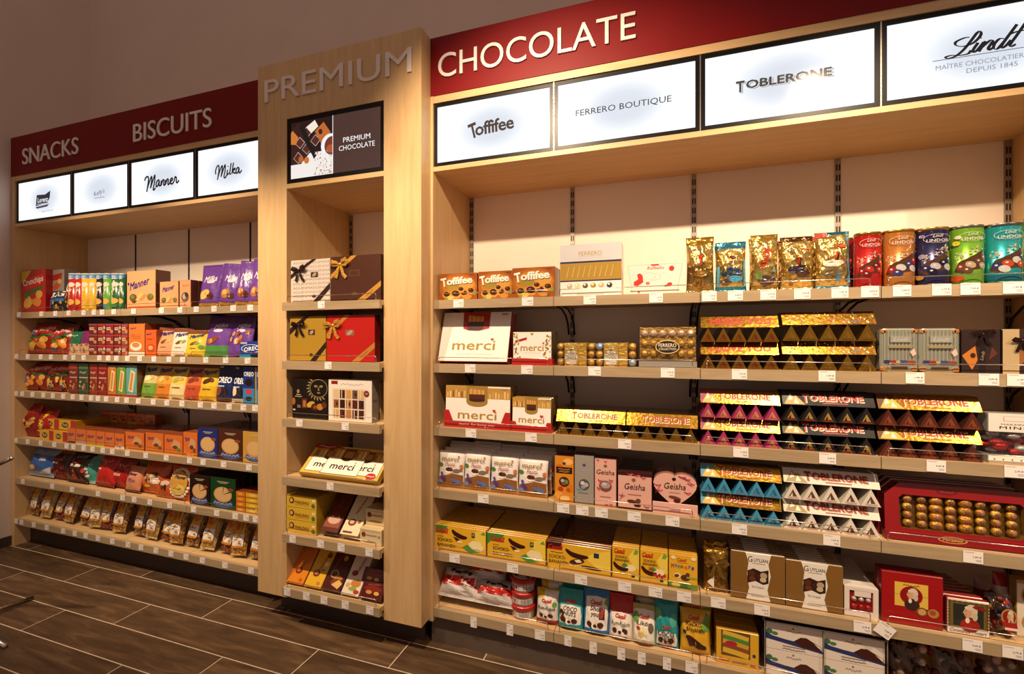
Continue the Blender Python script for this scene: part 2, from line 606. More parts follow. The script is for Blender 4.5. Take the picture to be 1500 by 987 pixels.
# tiles 0.20 x 1.25 m in a third bond; joints measured on the photo
tile_mesh = {}
def tile(x0, x1, y0, y1):
    k = (round(x1 - x0, 3), round(y1 - y0, 3))
    if k not in tile_mesh:
        a, b = k[0] / 2, k[1] / 2
        e = 0.0012
        m = MB()
        vs = [(-a, -b, -0.008), (a, -b, -0.008), (a, b, -0.008), (-a, b, -0.008),
              (-a, -b, -e), (a, -b, -e), (a, b, -e), (-a, b, -e),
              (-a + e, -b + e, 0), (a - e, -b + e, 0), (a - e, b - e, 0), (-a + e, b - e, 0)]
        fs = [[0, 3, 2, 1], [8, 9, 10, 11]]
        for i in range(4):
            j = (i + 1) % 4
            fs += [[i, j, 4 + j, 4 + i], [4 + i, 4 + j, 8 + j, 8 + i]]
        m.add(vs, fs)
        tile_mesh[k] = m.mesh('tile', TILE)
    link('tile', tile_mesh[k], floor, ((x0 + x1) / 2, (y0 + y1) / 2, 0))
G = 0.0024
for r in range(-17, 3):
    y1 = YF - 0.012 + r * 0.2 + 0.2
    y0 = y1 - 0.2
    off = -2.534 + 0.418 * (r + 1)
    off -= math.floor((off - XW) / 1.252) * 1.252
    xs = [XW + 0.002] + [off + i * 1.252 for i in range(0, 9) if XW + 0.05 < off + i * 1.252 < 4.1] + [4.15]
    for a, b in zip(xs[:-1], xs[1:]):
        tile(a + G, b - G, y0 + G, min(y1, YB + 0.03) - G)

# ================================================================== SHELVING
PRICES = ['1,99 €', '4,99 €', '11,99 €', '9,49 €', '2,79 €', '7,99 €']
_tag = {}
def price_tag(shelf, x, y, ztop, k, wd=0.058, hg=0.043, rot=0.0, dz=0.0):
    key = (k % len(PRICES), round(wd, 3), round(hg, 3))
    if key not in _tag:
        m = MB()
        m.box(-wd / 2, wd / 2, -0.0015, 0, -hg, 0, 'efe9e6')
        pic, let = art([T(PRICES[key[0]], 0.70, 0.52, 0.42, 0.17, '3a3335', b=0.01), R(0.62, 0.26, 0.92, 0.30, '9a9294'),
                        R(0.66, 0.16, 0.92, 0.20, 'aaa2a4'), R(0.06, 0.88, 0.55, 0.92, 'b5adb0')], wd, hg,
                       lambda a, b, o: (a, -0.0015 - o, b - hg))
        for q in (pic, let):
            for f, c in zip(q.f, q.c):
                m.add([q.v[i] for i in f], [list(range(len(f)))], c)
        _tag[key] = m.mesh('price_tag', CARTON)
    o = link('price_tag', _tag[key], shelf, (x, y - 0.001, ztop + dz))
    if rot:
        o.rotation_euler = (0, rot, 0)
    return o

def shelf_board(unit, x0, x1, z, yf, yb, tags=(), wire=True, bracket=True, th=0.045, tagw=0.058, tagh=0.043, wz=0.034, tagdz=0.002, seed=0):
    m = MB()
    ym = yf + 0.022
    m.box(x0, x1, yf, ym, z - th, z, mat=1)
    m.box(x0, x1, ym, yb, z - 0.026, z, mat=0)
    s = m.build('shelf', [MAPLE_H, SHELF_FRONT], unit)
    if bracket:
        for bx in (x0 + 0.012, x1 - 0.018):
            b = MB()
            zb = z - 0.026
            b.tube([(bx, yf + 0.13, zb - 0.006), (bx, yb - 0.20, zb - 0.016), (bx, yb - 0.10, zb - 0.045), (bx, yb - 0.04, zb - 0.09), (bx, yb - 0.012, zb - 0.15)], 0.0055, n=6)
            b.build('bracket', DARKMETAL, s)
    if wire:
        a, b2 = (wire if isinstance(wire, tuple) else (x0 + 0.025, x1 - 0.03))
        yy = yf + 0.012
        q = MB()
        rr = 0.008
        pts = [(a, yy, z - 0.004), (a, yy, z + wz - rr), (a + rr * 0.3, yy, z + wz - rr * 0.3), (a + rr, yy, z + wz)]
        pts += [(b2 - rr, yy, z + wz), (b2 - rr * 0.3, yy, z + wz - rr * 0.3), (b2, yy, z + wz - rr), (b2, yy, z - 0.004)]
        q.tube(pts, 0.0019, n=6)
        q.build('wire_guard', CHROME, s, smooth=True)
    for i, px in enumerate(tags):
        price_tag(s, X_at(px, yf), yf, z + tagdz, i + seed, tagw, tagh)
    return s

def letters(text, x0, x1, y, z0, z1, parent, ext=0.0035):
    vs, fs, _ = glyphs(text, 0, 0.0, 1.0, 0.05)
    par = list(range(len(vs)))
    def find(a):
        while par[a] != a:
            par[a] = par[par[a]]
            a = par[a]
        return a
    for f in fs:
        for q in f[1:]:
            par[find(q)] = find(f[0])
    # side walls are separate rings in the font mesh: join by position
    seen = {}
    for i, v in enumerate(vs):
        k = (round(v[0], 4), round(v[1], 4))
        if k in seen:
            par[find(i)] = find(seen[k])
        else:
            seen[k] = i
    groups = {}
    for f in fs:
        groups.setdefault(find(f[0]), []).append(f)
    W, Hh = x1 - x0, z1 - z0
    order = sorted(groups.values(), key=lambda g: min(vs[i][0] for f in g for i in f))
    for g in order:
        ids = sorted({i for f in g for i in f})
        mp = {i: k for k, i in enumerate(ids)}
        pts = [((vs[i][0] + 0.5) * W + x0, y - ext + (-ext if vs[i][2] > 0 else ext), (vs[i][1] + 0.5) * Hh + z0) for i in ids]
        m = MB()
        m.add(pts, [[mp[i] for i in f] for f in g])
        m.build('letter', LETTER, parent)

def rail(unit, x, y, z0, z1, double=True):
    m = MB()
    m.box(x - 0.012, x + 0.012, y - 0.008, y, z0, z1)
    r = m.build('upright_rail', RAIL, unit)
    s = MB()
    n = int((z1 - z0) / 0.05)
    for i in range(n):
        zz = z0 + 0.02 + i * 0.05
        for dx in ((-0.0055, 0.0055) if double else (0,)):
            s.box(x + dx - 0.003, x + dx + 0.003, y - 0.0092, y - 0.0078, zz, zz + 0.03)
    tag(s.build('slots', SLOT, r), kind='stuff')

def wide_unit(name, label, xs, zs, panel_l, panel_r, tags, screens_x, seed, wire_rows=None, tagw=0.058, tagh=0.043, kick=KICK, kick_rec=0.035, rails=True):
    u = empty(name, (0, 0, 0), label, 'shelving unit')
    for a, b in panel_l, panel_r:
        m = MB(); m.box(a, b, YF - 0.004, YB + 0.02, 0.13 if -2.5 < a < 0 else 0.0, 2.873)
        m.build('side_panel', MAPLE_V, u)
    for a, b in zip(xs[:-1], xs[1:]):
        m = MB(); m.box(a + 0.0012, b - 0.0012, YB, YB + 0.018, 0.02, 2.48)
        m.build('back_panel', BACK, u)
    if rails:
        for i, x in enumerate(xs):
            xx = min(max(x, xs[0] + 0.014), xs[-1] - 0.014)
            rail(u, xx, YB, 0.05, 2.478)
    x0, x1 = panel_l[0], panel_r[1]
    m = MB(); m.box(panel_l[1], panel_r[0], YF - 0.002, YB + 0.018, 2.480, 2.504); m.build('soffit', MAPLE_H, u)
    m = MB(); m.box(panel_l[1], panel_r[0], YF - 0.002, YF + 0.06, 2.836, 2.873); m.build('screen_head_rail', MAPLE_H, u)
    m = MB(); m.box(x0, x1, YF - 0.006, YF + 0.03, 2.873, ZTOP)
    fa = m.build('fascia', RED, u)
    m = MB(); m.box(x0, x1, YF + 0.03, YB + 0.02, 2.873, ZTOP - 0.01); m.build('top_box', MAPLE_H, u)
    m = MB(); m.box(panel_l[0], panel_r[1], YF + kick_rec, YF + kick_rec + 0.02, 0.0, zs[-1] - 0.045); m.build('plinth', kick, u)
    for r, z in enumerate(zs):
        rowtags = list(tags[r])
        for bi, (a, b) in enumerate(zip(xs[:-1], xs[1:])):
            mine = [t for t in rowtags if a <= X_at(t, YF) < b]
            wr = True if wire_rows is None else wire_rows(r, bi, a, b)
            shelf_board(u, a + 0.0015, b - 0.0015, z, YF, YB - 0.001, mine, wr, True, seed=seed + r * 3 + bi, tagw=tagw, tagh=tagh)
    return u, fa

# --- chocolate unit
XC = [-1.150, -0.506, 0.144, 0.793, 1.443]
tc_ = [[672, 773, 864, 961, 1039, 1077, 1125, 1175, 1230, 1274, 1321, 1379, 1421, 1484],
       [689, 772, 871, 978, 1083, 1211, 1340, 1448, 1490],
       [690, 778, 915, 1085, 1212, 1371, 1486],
       [708, 825, 853, 881, 929, 985, 1083, 1218, 1425],
       [666, 751, 851, 915, 960, 1002, 1052, 1116, 1263, 1424, 1483],
       []]
unitC, fasC = wide_unit('shelving_unit', 'maple shelving unit with red CHOCOLATE fascia and four bays of goods', XC, ZC,
                        (-1.178, -1.150), (1.443, 1.471), tc_, None, 0)
letters('CHOCOLATE', X_at(641, YF - 0.02), X_at(931, YF - 0.02), YF - 0.008, 2.955, 3.078, fasC)
low = [o for o in unitC.children if o.name.startswith('shelf')]
low6 = sorted([o for o in low], key=lambda o: min(v[2] for v in o.bound_box))[:4]
low6.sort(key=lambda o: o.bound_box[0][0])
for k, px in enumerate([694, 747, 869, 910, 940, 977]):
    sb = low6[0] if X_at(px, YF) < XC[1] else low6[1]
    price_tag(sb, X_at(px, YF), YF, ZC[5] - 0.004, k, 0.034, 0.052)
for k, px in enumerate([791, 832, 1013]):
    sb = low6[0] if X_at(px, YF) < XC[1] else low6[1]
    price_tag(sb, X_at(px, YF), YF, ZC[5] + 0.0, k + 2, 0.050 if px != 832 else 0.034, 0.046)

# --- snack / biscuit unit
XL = [-4.800, -4.205, -3.577, -2.945, -2.310]
tl_ = [[28, 61, 81.5, 101, 123, 138, 150, 167, 196, 237, 264, 288, 314, 342, 367],
       [24.5, 41, 60, 75, 96, 108, 123, 146, 159, 171, 187, 205, 226, 248, 268, 302, 331, 363],
       [24, 33, 48, 64, 78, 93, 107, 120, 134, 144, 156, 172, 186, 203, 225, 245, 267, 294, 314, 336, 357, 374],
       [24, 41, 60, 80, 98, 108, 123, 136, 151, 165, 187, 214, 244, 278, 298, 328, 365],
       [34, 77, 106, 144, 180, 197, 220, 249, 284, 318, 345, 361, 375],
       [24, 32, 50, 69, 93, 110, 126, 144, 165, 188, 207, 229, 251, 273, 297, 330, 368]]
unitL, fasL = wide_unit('shelving_unit', 'maple shelving unit with red SNACKS and BISCUITS fascia by the left wall', XL, ZL,
                        (XW + 0.004, -4.800), (-2.310, -2.285), tl_, None, 5, tagw=0.045, tagh=0.037, kick=KICKD, kick_rec=0.09, rails=False,
                        wire_rows=lambda r, b, a, c: (r < 5) and (r, b) not in ((2, 0), (3, 0), (4, 0), (4, 1)))
letters('SNACKS', X_at(31, YF - 0.02), X_at(112.5, YF - 0.02), YF - 0.008, 2.945, 3.066, fasL)
letters('BISCUITS', X_at(193.5, YF - 0.02), X_at(308, YF - 0.02), YF - 0.008, 2.945, 3.066, fasL)
for px in (127, 199, 277, 367):
    m = MB(); x = X_at(px, YB); m.box(x - 0.006, x + 0.006, YB - 0.004, YB, 0.05, 2.478)
    m.build('upright_rail', DARKMETAL, unitL)

# --- premium column
XPL, XPR = -2.232, -1.164
XN0, XN1 = -2.022, -1.384
pu = empty('display_column', (0, 0, 0), 'tall maple column with PREMIUM letters, a screen and six short shelves', 'display column')
ZB = 0.150
def pbox(n, x0, x1, y0, y1, z0, z1, mat):
    m = MB(); m.box(x0, x1, y0, y1, z0, z1)
    return m.build(n, mat, pu)
pbox('stile', XPL, XN0, YP, YP + 0.02, ZB, ZTOP, MAPLE_V)
pbox('stile', XN1, XPR, YP, YP + 0.02, ZB, ZTOP, MAPLE_V)
head = pbox('head_board', XN0, XN1, YP, YP + 0.02, 2.845, ZTOP, MAPLE_V)
pbox('niche_head', XN0, XN1, YP - 0.001, YB, 2.452, 2.478, MAPLE_H)
pbox('side_panel', XPL, XPL + 0.02, YP + 0.02, YB, ZB, ZTOP, MAPLE_V)
pbox('side_panel', XPR - 0.02, XPR, YP + 0.02, YB, ZB, ZTOP, MAPLE_V)
pbox('niche_side', XN0 - 0.02, XN0, YP + 0.02, YB, ZB, 2.86, MAPLE_V)
pbox('niche_side', XN1, XN1 + 0.02, YP + 0.02, YB, ZB, 2.86, MAPLE_V)
pbox('back_panel', XN0, XN1, YB - 0.03, YB - 0.01, ZB, 2.45, BACK)
pbox('top_board', XPL + 0.02, XPR - 0.02, YP + 0.02, YB, ZTOP - 0.02, ZTOP, MAPLE_H)
pbox('bottom_board', XPL + 0.02, XPR - 0.02, YP + 0.02, YB, ZB, ZB + 0.02, MAPLE_H)
pbox('plinth', XPL + 0.05, XPR - 0.05, YP + 0.12, YP + 0.14, 0, ZB, KICKD)
rail(pu, XN0 + 0.014, YB - 0.03, 0.2, 2.44)
rail(pu, XN1 - 0.014, YB - 0.03, 0.2, 2.44)
letters('PREMIUM', X_at(387, YP - 0.01), X_at(602, YP - 0.01), YP - 0.002, 2.957, 3.083, head)
tp_ = [[471], [481], [439, 506], [484], [429, 470, 500, 541], [421, 449, 475, 506, 542]]
for r, z in enumerate(ZP):
    shelf_board(pu, XN0 + 0.002, XN1 - 0.002, z, YPS, YB - 0.031, tp_[r], True, False, seed=r * 2, tagw=0.044, tagh=0.040, wz=0.034)

# --- screens
def screen_panel(name, edge, mid, sx, sz):
    m, nt, b = newmat(name)
    tc = nt.nodes.new('ShaderNodeTexCoord')
    mp = nt.nodes.new('ShaderNodeMapping')
    mp.inputs['Scale'].default_value = (sx, 1, sz)
    nt.links.new(tc.outputs['Object'], mp.inputs['Vector'])
    g = nt.nodes.new('ShaderNodeTexGradient')
    g.gradient_type = 'SPHERICAL'
    nt.links.new(mp.outputs[0], g.inputs[0])
    r = nt.nodes.new('ShaderNodeValToRGB')
    r.color_ramp.interpolation = 'EASE'
    r.color_ramp.elements[0].position = 0.0
    r.color_ramp.elements[0].color = edge
    r.color_ramp.elements[1].position = 0.75
    r.color_ramp.elements[1].color = mid
    nt.links.new(g.outputs['Fac'], r.inputs[0])
    nt.links.new(r.outputs[0], b.inputs['Emission Color'])
    b.inputs['Emission Strength'].default_value = 1.0
    b.inputs['Base Color'].default_value = (0.02, 0.02, 0.02, 1)
    b.inputs['Roughness'].default_value = 0.10
    b.inputs['Specular IOR Level'].default_value = 0.22
    return m
LCD = screen_panel('lit_display', (1.12, 1.15, 1.18, 1), (0.72, 0.77, 0.86, 1), 3.6, 5.8)

def emit_attr(name, strength):
    m, nt, b = newmat(name)
    a = nt.nodes.new('ShaderNodeVertexColor')
    a.layer_name = 'Col'
    nt.links.new(a.outputs[0], b.inputs['Emission Color'])
    b.inputs['Emission Strength'].default_value = strength
    b.inputs['Base Color'].default_value = (0.01, 0.01, 0.01, 1)
    b.inputs['Roughness'].default_value = 0.10
    b.inputs['Specular IOR Level'].default_value = 0.22
    return m
LCDPRINT = emit_attr('display_pixels', 1.0)

def monitor(x0, x1, z0, z1, y, items, label, bez=0.017, panel=LCD, group='wall screens'):
    cx, cz = (x0 + x1) / 2, (z0 + z1) / 2
    e = empty('display_screen', (cx, y, z0), label, 'screen')
    W, Hh = x1 - x0, z1 - z0
    m = MB()
    d = 0.05
    m.box(-W / 2, W / 2, 0.006, d, 0, Hh)
    m.box(-W / 2, -W / 2 + bez, 0, 0.008, 0, Hh)
    m.box(W / 2 - bez, W / 2, 0, 0.008, 0, Hh)
    m.box(-W / 2 + bez, W / 2 - bez, 0, 0.008, 0, bez)
    m.box(-W / 2 + bez, W / 2 - bez, 0, 0.008, Hh - bez, Hh)
    m.build('bezel', BLACK, e)
    m = MB()
    a, b = W / 2 - bez, Hh / 2 - bez
    m.add([(-a, 0, -b), (a, 0, -b), (a, 0, b), (-a, 0, b)], [[0, 1, 2, 3]])
    m.build('display', panel, e, loc=(0, 0.0045, Hh / 2))
    pic, let = art(items, W - 2 * bez, Hh - 2 * bez, lambda p, q, o: (p, 0.004 - o * 0.5, q + bez))
    if pic.v: pic.build('screen_picture', LCDPRINT, e)
    if let.v: let.build('logo', LCDPRINT, e)
    return e
Y_S = YF + 0.004
DK = '1d1a1b'
def scr(px0, px1, items, label):
    monitor(px0, px1, 2.508, 2.833, Y_S, items, label)
GR = '8b949c'
def thick(a):      # pen with heavy falling strokes
    return lambda t, dx, dz: a * (0.30 + 0.70 * abs(dz * 0.92 + dx * 0.38) ** 2.0)
# script words drawn as pen strokes in word units, then set into the screen
def word(strokes, cx, cy, w, h, wd, c, x0, x1, z0, z1):
    out = []
    for s_ in strokes:
        out.append(K([(cx + ((p[0] - x0) / (x1 - x0) - 0.5) * w, cy + ((p[1] - z0) / (z1 - z0) - 0.5) * h) for p in s_], wd, c))
    return out
MANNER = [[(0, 5.6), (0.1, 6.6), (0.8, 7.4), (1.5, 7.0), (1.5, 5), (1.0, 1.5), (0.8, 0.2)], [(1.0, 1.5), (2.0, 5.0), (2.9, 7.2), (2.9, 5), (2.4, 1.6)], [(2.4, 1.6), (3.4, 5.0), (4.3, 7.6), (4.2, 4.5), (3.6, 1.2), (4.0, 0.7), (4.6, 1.6)],
          [(6.3, 4.6), (5.6, 4.9), (4.9, 3.6), (4.9, 2.2), (5.5, 2.3), (6.2, 4.4), (6.1, 2.6), (6.6, 2.2), (7.1, 3.2)], [(7.1, 4.6), (6.9, 2.3), (7.7, 4.6), (8.2, 4.3), (8.0, 2.6), (8.4, 2.2), (8.9, 3.2)],
          [(8.9, 4.6), (8.7, 2.3), (9.5, 4.6), (10.0, 4.3), (9.8, 2.6), (10.2, 2.2), (10.8, 3.3)], [(10.8, 3.3), (11.7, 4.1), (11.5, 4.9), (10.9, 4.2), (10.9, 2.7), (11.6, 2.2), (12.4, 3.3)], [(12.4, 3.3), (12.8, 5.2), (13.3, 4.6), (13.3, 2.9), (13.7, 2.4), (14.4, 3.4)]]
MILKA = [[(0.3, 3.2), (0.2, 5.0), (0.9, 7.0), (1.6, 7.2), (1.7, 5), (1.2, 1.5), (1.0, 0.4)], [(1.2, 1.5), (2.2, 5.0), (3.1, 7.0), (3.1, 5), (2.6, 1.6)], [(2.6, 1.6), (3.6, 5.0), (4.4, 7.2), (4.4, 4.5), (3.9, 1.6), (4.4, 0.9), (5.2, 2.2)],
         [(5.5, 4.6), (5.2, 2.8), (5.4, 2.2), (6.0, 3.0)], [(5.62, 6.0), (5.75, 6.4)], [(7.0, 7.6), (6.6, 4.5), (6.4, 2.4), (6.9, 2.4)], [(8.0, 7.6), (7.6, 4.5), (7.3, 2.2)], [(7.5, 3.7), (8.5, 4.8), (8.6, 4.2), (7.7, 3.8), (8.4, 2.4), (9.2, 3.0)],
         [(10.4, 4.6), (9.7, 4.8), (9.1, 3.6), (9.2, 2.3), (9.8, 2.5), (10.4, 4.5), (10.3, 2.7), (10.8, 2.2), (11.5, 3.4)]]
LINDT = [[(2.9, 5.7), (1.9, 5.7), (0.5, 4.9), (0.6, 3.8), (1.9, 3.2), (3.6, 3.8), (4.8, 5.6), (4.8, 6.9), (4.2, 6.6), (3.2, 4.6), (1.9, 2.2), (0.5, 0.6), (-0.9, 0.2), (-1.3, 0.7), (-0.3, 1.0), (1.2, 0.6), (2.6, 0.7), (3.2, 1.6)],
         [(4.4, 3.6), (3.6, 1.8), (3.5, 0.9), (4.2, 1.3), (5.4, 3.5)], [(4.75, 4.9), (4.9, 5.1)], [(5.7, 3.7), (4.5, 0.8)], [(4.9, 1.8), (6.4, 3.6), (6.9, 3.3), (6.2, 1.6), (6.3, 0.8), (7.1, 1.5)],
         [(9.0, 3.4), (8.1, 3.7), (7.2, 2.4), (7.1, 1.1), (7.7, 0.8), (8.8, 2.6)], [(11.0, 7.2), (9.2, 3.4), (8.4, 1.5), (8.5, 0.8), (9.2, 1.4), (10.0, 2.8)], [(12.4, 7.2), (10.9, 3.8), (9.9, 1.6), (10.0, 0.8), (10.8, 1.3)], [(9.9, 4.6), (11.0, 5.0), (12.6, 5.1)]]
sl = [-4.790, X_at(104.3, YF), X_at(188, YF), X_at(285.3, YF), -2.310]
g = 0.003
scr(sl[0] + g, sl[1] - g, [P([(0.34, 0.33), (0.36, 0.62), (0.52, 0.60), (0.62, 0.68), (0.61, 0.50), (0.56, 0.38)], '2b2630'), P([(0.335, 0.31), (0.60, 0.34), (0.56, 0.28), (0.36, 0.26)], '4a4450'), R(0.36, 0.36, 0.585, 0.385, '9fa4b0'),
      T('Lorenz', 0.475, 0.475, 0.20, 0.13, 'e8ecf2', b=0.02, sh=0.1), T('Snack-World', 0.56, 0.17, 0.22, 0.045, GR)], 'white lit screen with small shield logo, leftmost above the snacks')
scr(sl[1] + g, sl[2] - g, [T('Kelly\'s', 0.48, 0.42, 0.20, 0.15, '3f434c', sh=0.2, rot=8), R(0.39, 0.30, 0.58, 0.312, '6b6f78')], 'white lit screen with faint grey emblem, second above the snacks')
scr(sl[2] + g, sl[3] - g, word(MANNER, 0.50, 0.45, 0.55, 0.36, 0.012, DK, 0, 14.4, 0.2, 7.6), 'white lit screen with slanted black script logo above the biscuits')
scr(sl[3] + g, sl[4] - g, word(MILKA, 0.50, 0.46, 0.42, 0.32, 0.010, DK, 0.2, 11.5, 0.4, 7.6), 'white lit screen with short script logo beside the premium column')
BR = '4a3c36'
scr(XC[0] + g, XC[1] - g, [T('T', 0.335, 0.485, 0.075, 0.27, BR, b=0.03, rot=14), T('offifee', 0.525, 0.515, 0.345, 0.235, BR, b=0.022, rot=3, sp=0.94)], 'white lit screen with chunky brown logo, leftmost above the chocolate')
scr(XC[1] + g, XC[2] - g, [T('FERRERO BOUTIQUE', 0.49, 0.49, 0.70, 0.115, '2c2b31')], 'white lit screen with thin FERRERO BOUTIQUE lettering')
TOB = lambda dx, dz, c: [T('T', 0.225 + dx, 0.505 + dz, 0.055, 0.165, c, b=0.03), T('OBLERONE', 0.515 + dx, 0.52 + dz, 0.51, 0.125, c, b=0.03)]
scr(XC[2] + g, XC[3] - g, TOB(0.010, -0.016, '8d8378') + TOB(0.006, -0.009, 'e6eaf0') + TOB(0, 0, '4b4540'), 'white lit screen with bold outlined TOBLERONE lettering')
scr(XC[3] + g, XC[4] - g, word(LINDT, 0.49, 0.585, 0.38, 0.29, thick(0.0105), DK, -1.3, 12.6, 0.2, 7.2) +
      [R(0.235, 0.428, 0.80, 0.436, '3b3b42'), T('MAÎTRE CHOCOLATIER SUISSE', 0.52, 0.345, 0.54, 0.075, GR), T('DEPUIS 1845', 0.52, 0.245, 0.24, 0.060, GR)],
      'white lit screen with black script logo, rightmost above the chocolate')
for u, xs in ((unitC, XC[1:-1]), (unitL, sl[1:-1])):
    for x in xs:
        m = MB(); m.box(x - 0.0025, x + 0.0025, YF + 0.002, YF + 0.03, 2.505, 2.836); m.build('screen_joint_trim', STEEL, u)

rnd = random.Random(5)
it = [R(0, 0, 1, 1, '4e3630'), R(0, 0, 0.485, 1, 'f4ece6'), R(0, 0.42, 0.485, 1, '2a1614')]
it += [P([(0, 0.25), (0, 0.86), (0.10, 0.98), (0.30, 0.55), (0.12, 0.25)], '3b1d18')]
for a, b in ((0.03, 0.36), (0.13, 0.50), (0.23, 0.62), (0.05, 0.62), (0.13, 0.78)):
    it += [P([(a, b), (a + 0.06, b - 0.10), (a + 0.115, b + 0.0), (a + 0.055, b + 0.11)], 'd8c8c2'), P([(a + 0.004, b), (a + 0.06, b - 0.09), (a + 0.108, b), (a + 0.055, b + 0.10)], '5a2a22')]
it += [P([(0.18, 0.88), (0.28, 0.98), (0.32, 0.86), (0.24, 0.76)], 'f6e8d8'), P([(0.28, 0.78), (0.38, 0.92), (0.46, 0.72), (0.35, 0.56)], 'c06a32'), E_(0.345, 0.76, 0.022, 0.05, '4a2018', 20),
       P([(0.0, 0.82), (0.02, 0.86), (0.09, 0.72), (0.06, 0.60), (0, 0.62)], 'cf7a38'), P([(0.09, 0.92), (0.15, 0.94), (0.25, 0.54), (0.30, 0.36), (0.27, 0.30), (0.255, 0.36), (0.20, 0.52)], '1c1a18'),
       E_(0.455, 0.50, 0.105, 0.20, 'f2f4f8'), E_(0.47, 0.49, 0.08, 0.16, '7a3a28'), E_(0.46, 0.44, 0.05, 0.07, 'b05a30'), R(0.485, 0, 0.58, 1, '4e3630'), E_(0.12, 0.33, 0.030, 0.06, 'b8642c', 30), E_(0.185, 0.30, 0.030, 0.06, 'c87438')]
for _ in range(70):
    x, y = rnd.uniform(0.28, 0.475), rnd.random() ** 1.6 * 0.40 + 0.02
    it.append(E_(x, y, rnd.uniform(0.003, 0.008), rnd.uniform(0.006, 0.014), rnd.choice(['b89088', 'd8b0a0', '8a4a3a', 'c89078'])))
it += [R(0.482, 0, 0.488, 1, 'ffffff'), T('PREMIUM', 0.745, 0.545, 0.29, 0.085, 'ffffff'), T('CHOCOLATE', 0.745, 0.41, 0.385, 0.085, 'ffffff')]
monitor(XN0 + 0.001, XN1 - 0.001, 2.482, 2.843, YP + 0.004, it, 'wide screen with chocolate picture and PREMIUM CHOCOLATE text', bez=0.022, panel=LCD)

# chrome stand that reaches in at the left edge
Yc = 1.50
xa, zt = X_at(17, Yc), Z_at(17, 671.5, Yc)
xp = xa - 0.30
cst = empty('chrome_stand', (xp, Yc - 0.06, 0), 'chrome tube stand poking in at the left edge', 'stand')
ch = MB()
ch.tube([(0.30, 0.06, zt), (0.24, 0.048, zt - 0.026), (0.12, 0.02, zt - 0.075), (0, 0, zt - 0.12)], 0.010, n=10)
ch.ball((0.30, 0.06, zt), 0.0115, 'ffffff', n=10, m=6)
ch.build('arm', CHROME, cst, smooth=True)
ch = MB(); ch.tube([(0, 0, 0.03), (0, 0, zt - 0.10)], 0.012, n=10); ch.build('post', CHROME, cst, smooth=True)
for q in ((X_at(8, 1.40) - xp, 1.40 - Yc + 0.06, 0.012), (-0.10, -0.3, 0.012), (0.02, 0.28, 0.012)):
    ch = MB(); ch.tube([(0, 0, 0.03), q], 0.011, n=10); ch.build('foot', CHROME, cst, smooth=True)

# ================================================================== GOODS: KINDS
ORD = ['first', 'second', 'third', 'fourth', 'fifth', 'sixth', 'seventh', 'eighth', 'ninth', 'tenth', 'eleventh', 'twelfth', 'thirteenth', 'fourteenth', 'fifteenth', 'sixteenth', 'seventeenth', 'eighteenth', 'nineteenth', 'twentieth']
RN = ['top', 'second', 'third', 'fourth', 'fifth', 'lowest']
SEC = {'C': (YF, ZC, 'chocolate'), 'L': (YF, ZL, 'snack'), 'P': (YPS, ZP, 'premium')}

def art_parts(items, w, h, mapf=None, mat=CARTON, fine=False, base=0.0003, pic_name='artwork', let_name='lettering', step=0.00007):
    pic, let = art(items, w, h, mapf, base=base, fine=fine, step=step)
    out = []
    if pic.v: out.append((pic_name, pic.mesh(pic_name, mat), []))
    if let.v: out.append((let_name, let.mesh(let_name, mat), []))
    return out

def carton(w, h, d, cols, items=(), mat=GLOSSY, pmat=None, bev=0.0018, name='carton', side=None):
    m = MB()
    m.bbox(-w / 2, w / 2, 0, d, 0, h, bev, cols)
    parts = [(name, m.mesh(name, mat), [])]
    parts += art_parts(items, w, h, mat=pmat or mat)
    if side:     # print on the right-hand side face
        pic, let = art(side, d, h, lambda x, z, o: (w / 2 + o, x + d / 2, z))
        if pic.v: parts.append(('side_artwork', pic.mesh('side_artwork', mat), []))
        if let.v: parts.append(('side_lettering', let.mesh('side_lettering', mat), []))
    return parts

def sstep(a, b, x):
    t = min(1, max(0, (x - a) / (b - a)))
    return t * t * (3 - 2 * t)

def bag_shape(w, h, D, kind, seed, wr=1.0):
    rg = random.Random(seed)
    ks = [(rg.uniform(3, 8), rg.uniform(3, 9), rg.uniform(0, 6), rg.uniform(0.4, 1)) for _ in range(5)]
    def prof(u, v):
        e = max(0.0, 1 - abs(u) ** 2.6) ** 0.6
        if kind == 'pillow':
            s_ = 0.075
            t = max(0.0, math.sin(math.pi * min(1, max(0, (v - s_) / (1 - 2 * s_))))) ** 0.55
        elif kind == 'flat':
            s_ = 0.05
            t = max(0.0, math.sin(math.pi * min(1, max(0, (v - s_) / (1 - 2 * s_))))) ** 0.35
        else:
            t = min(1.0, v / 0.08) ** 0.5 * (1 - 0.93 * sstep(0.30, 0.90, v)) * (0.75 + 0.25 * (1 - v))
        wv = sum(k[3] * math.sin(k[0] * u * 1.7 + k[1] * v * 2 + k[2]) for k in ks) * 0.05 * wr
        return e * t * (1 + wv) + 0.025 * (1 + wv * 3)
    def width(v):
        if kind == 'stand':
            return 1 - 0.03 * math.sin(math.pi * v) + 0.0
        return 1 - 0.07 * math.sin(math.pi * v) ** 0.8
    def front(x, z, off):
        u = max(-1, min(1, 2 * x / w))
        v = max(0, min(1, z / h))
        return (x * width(v), -D / 2 * prof(u, v) - off, z)
    return prof, width, front

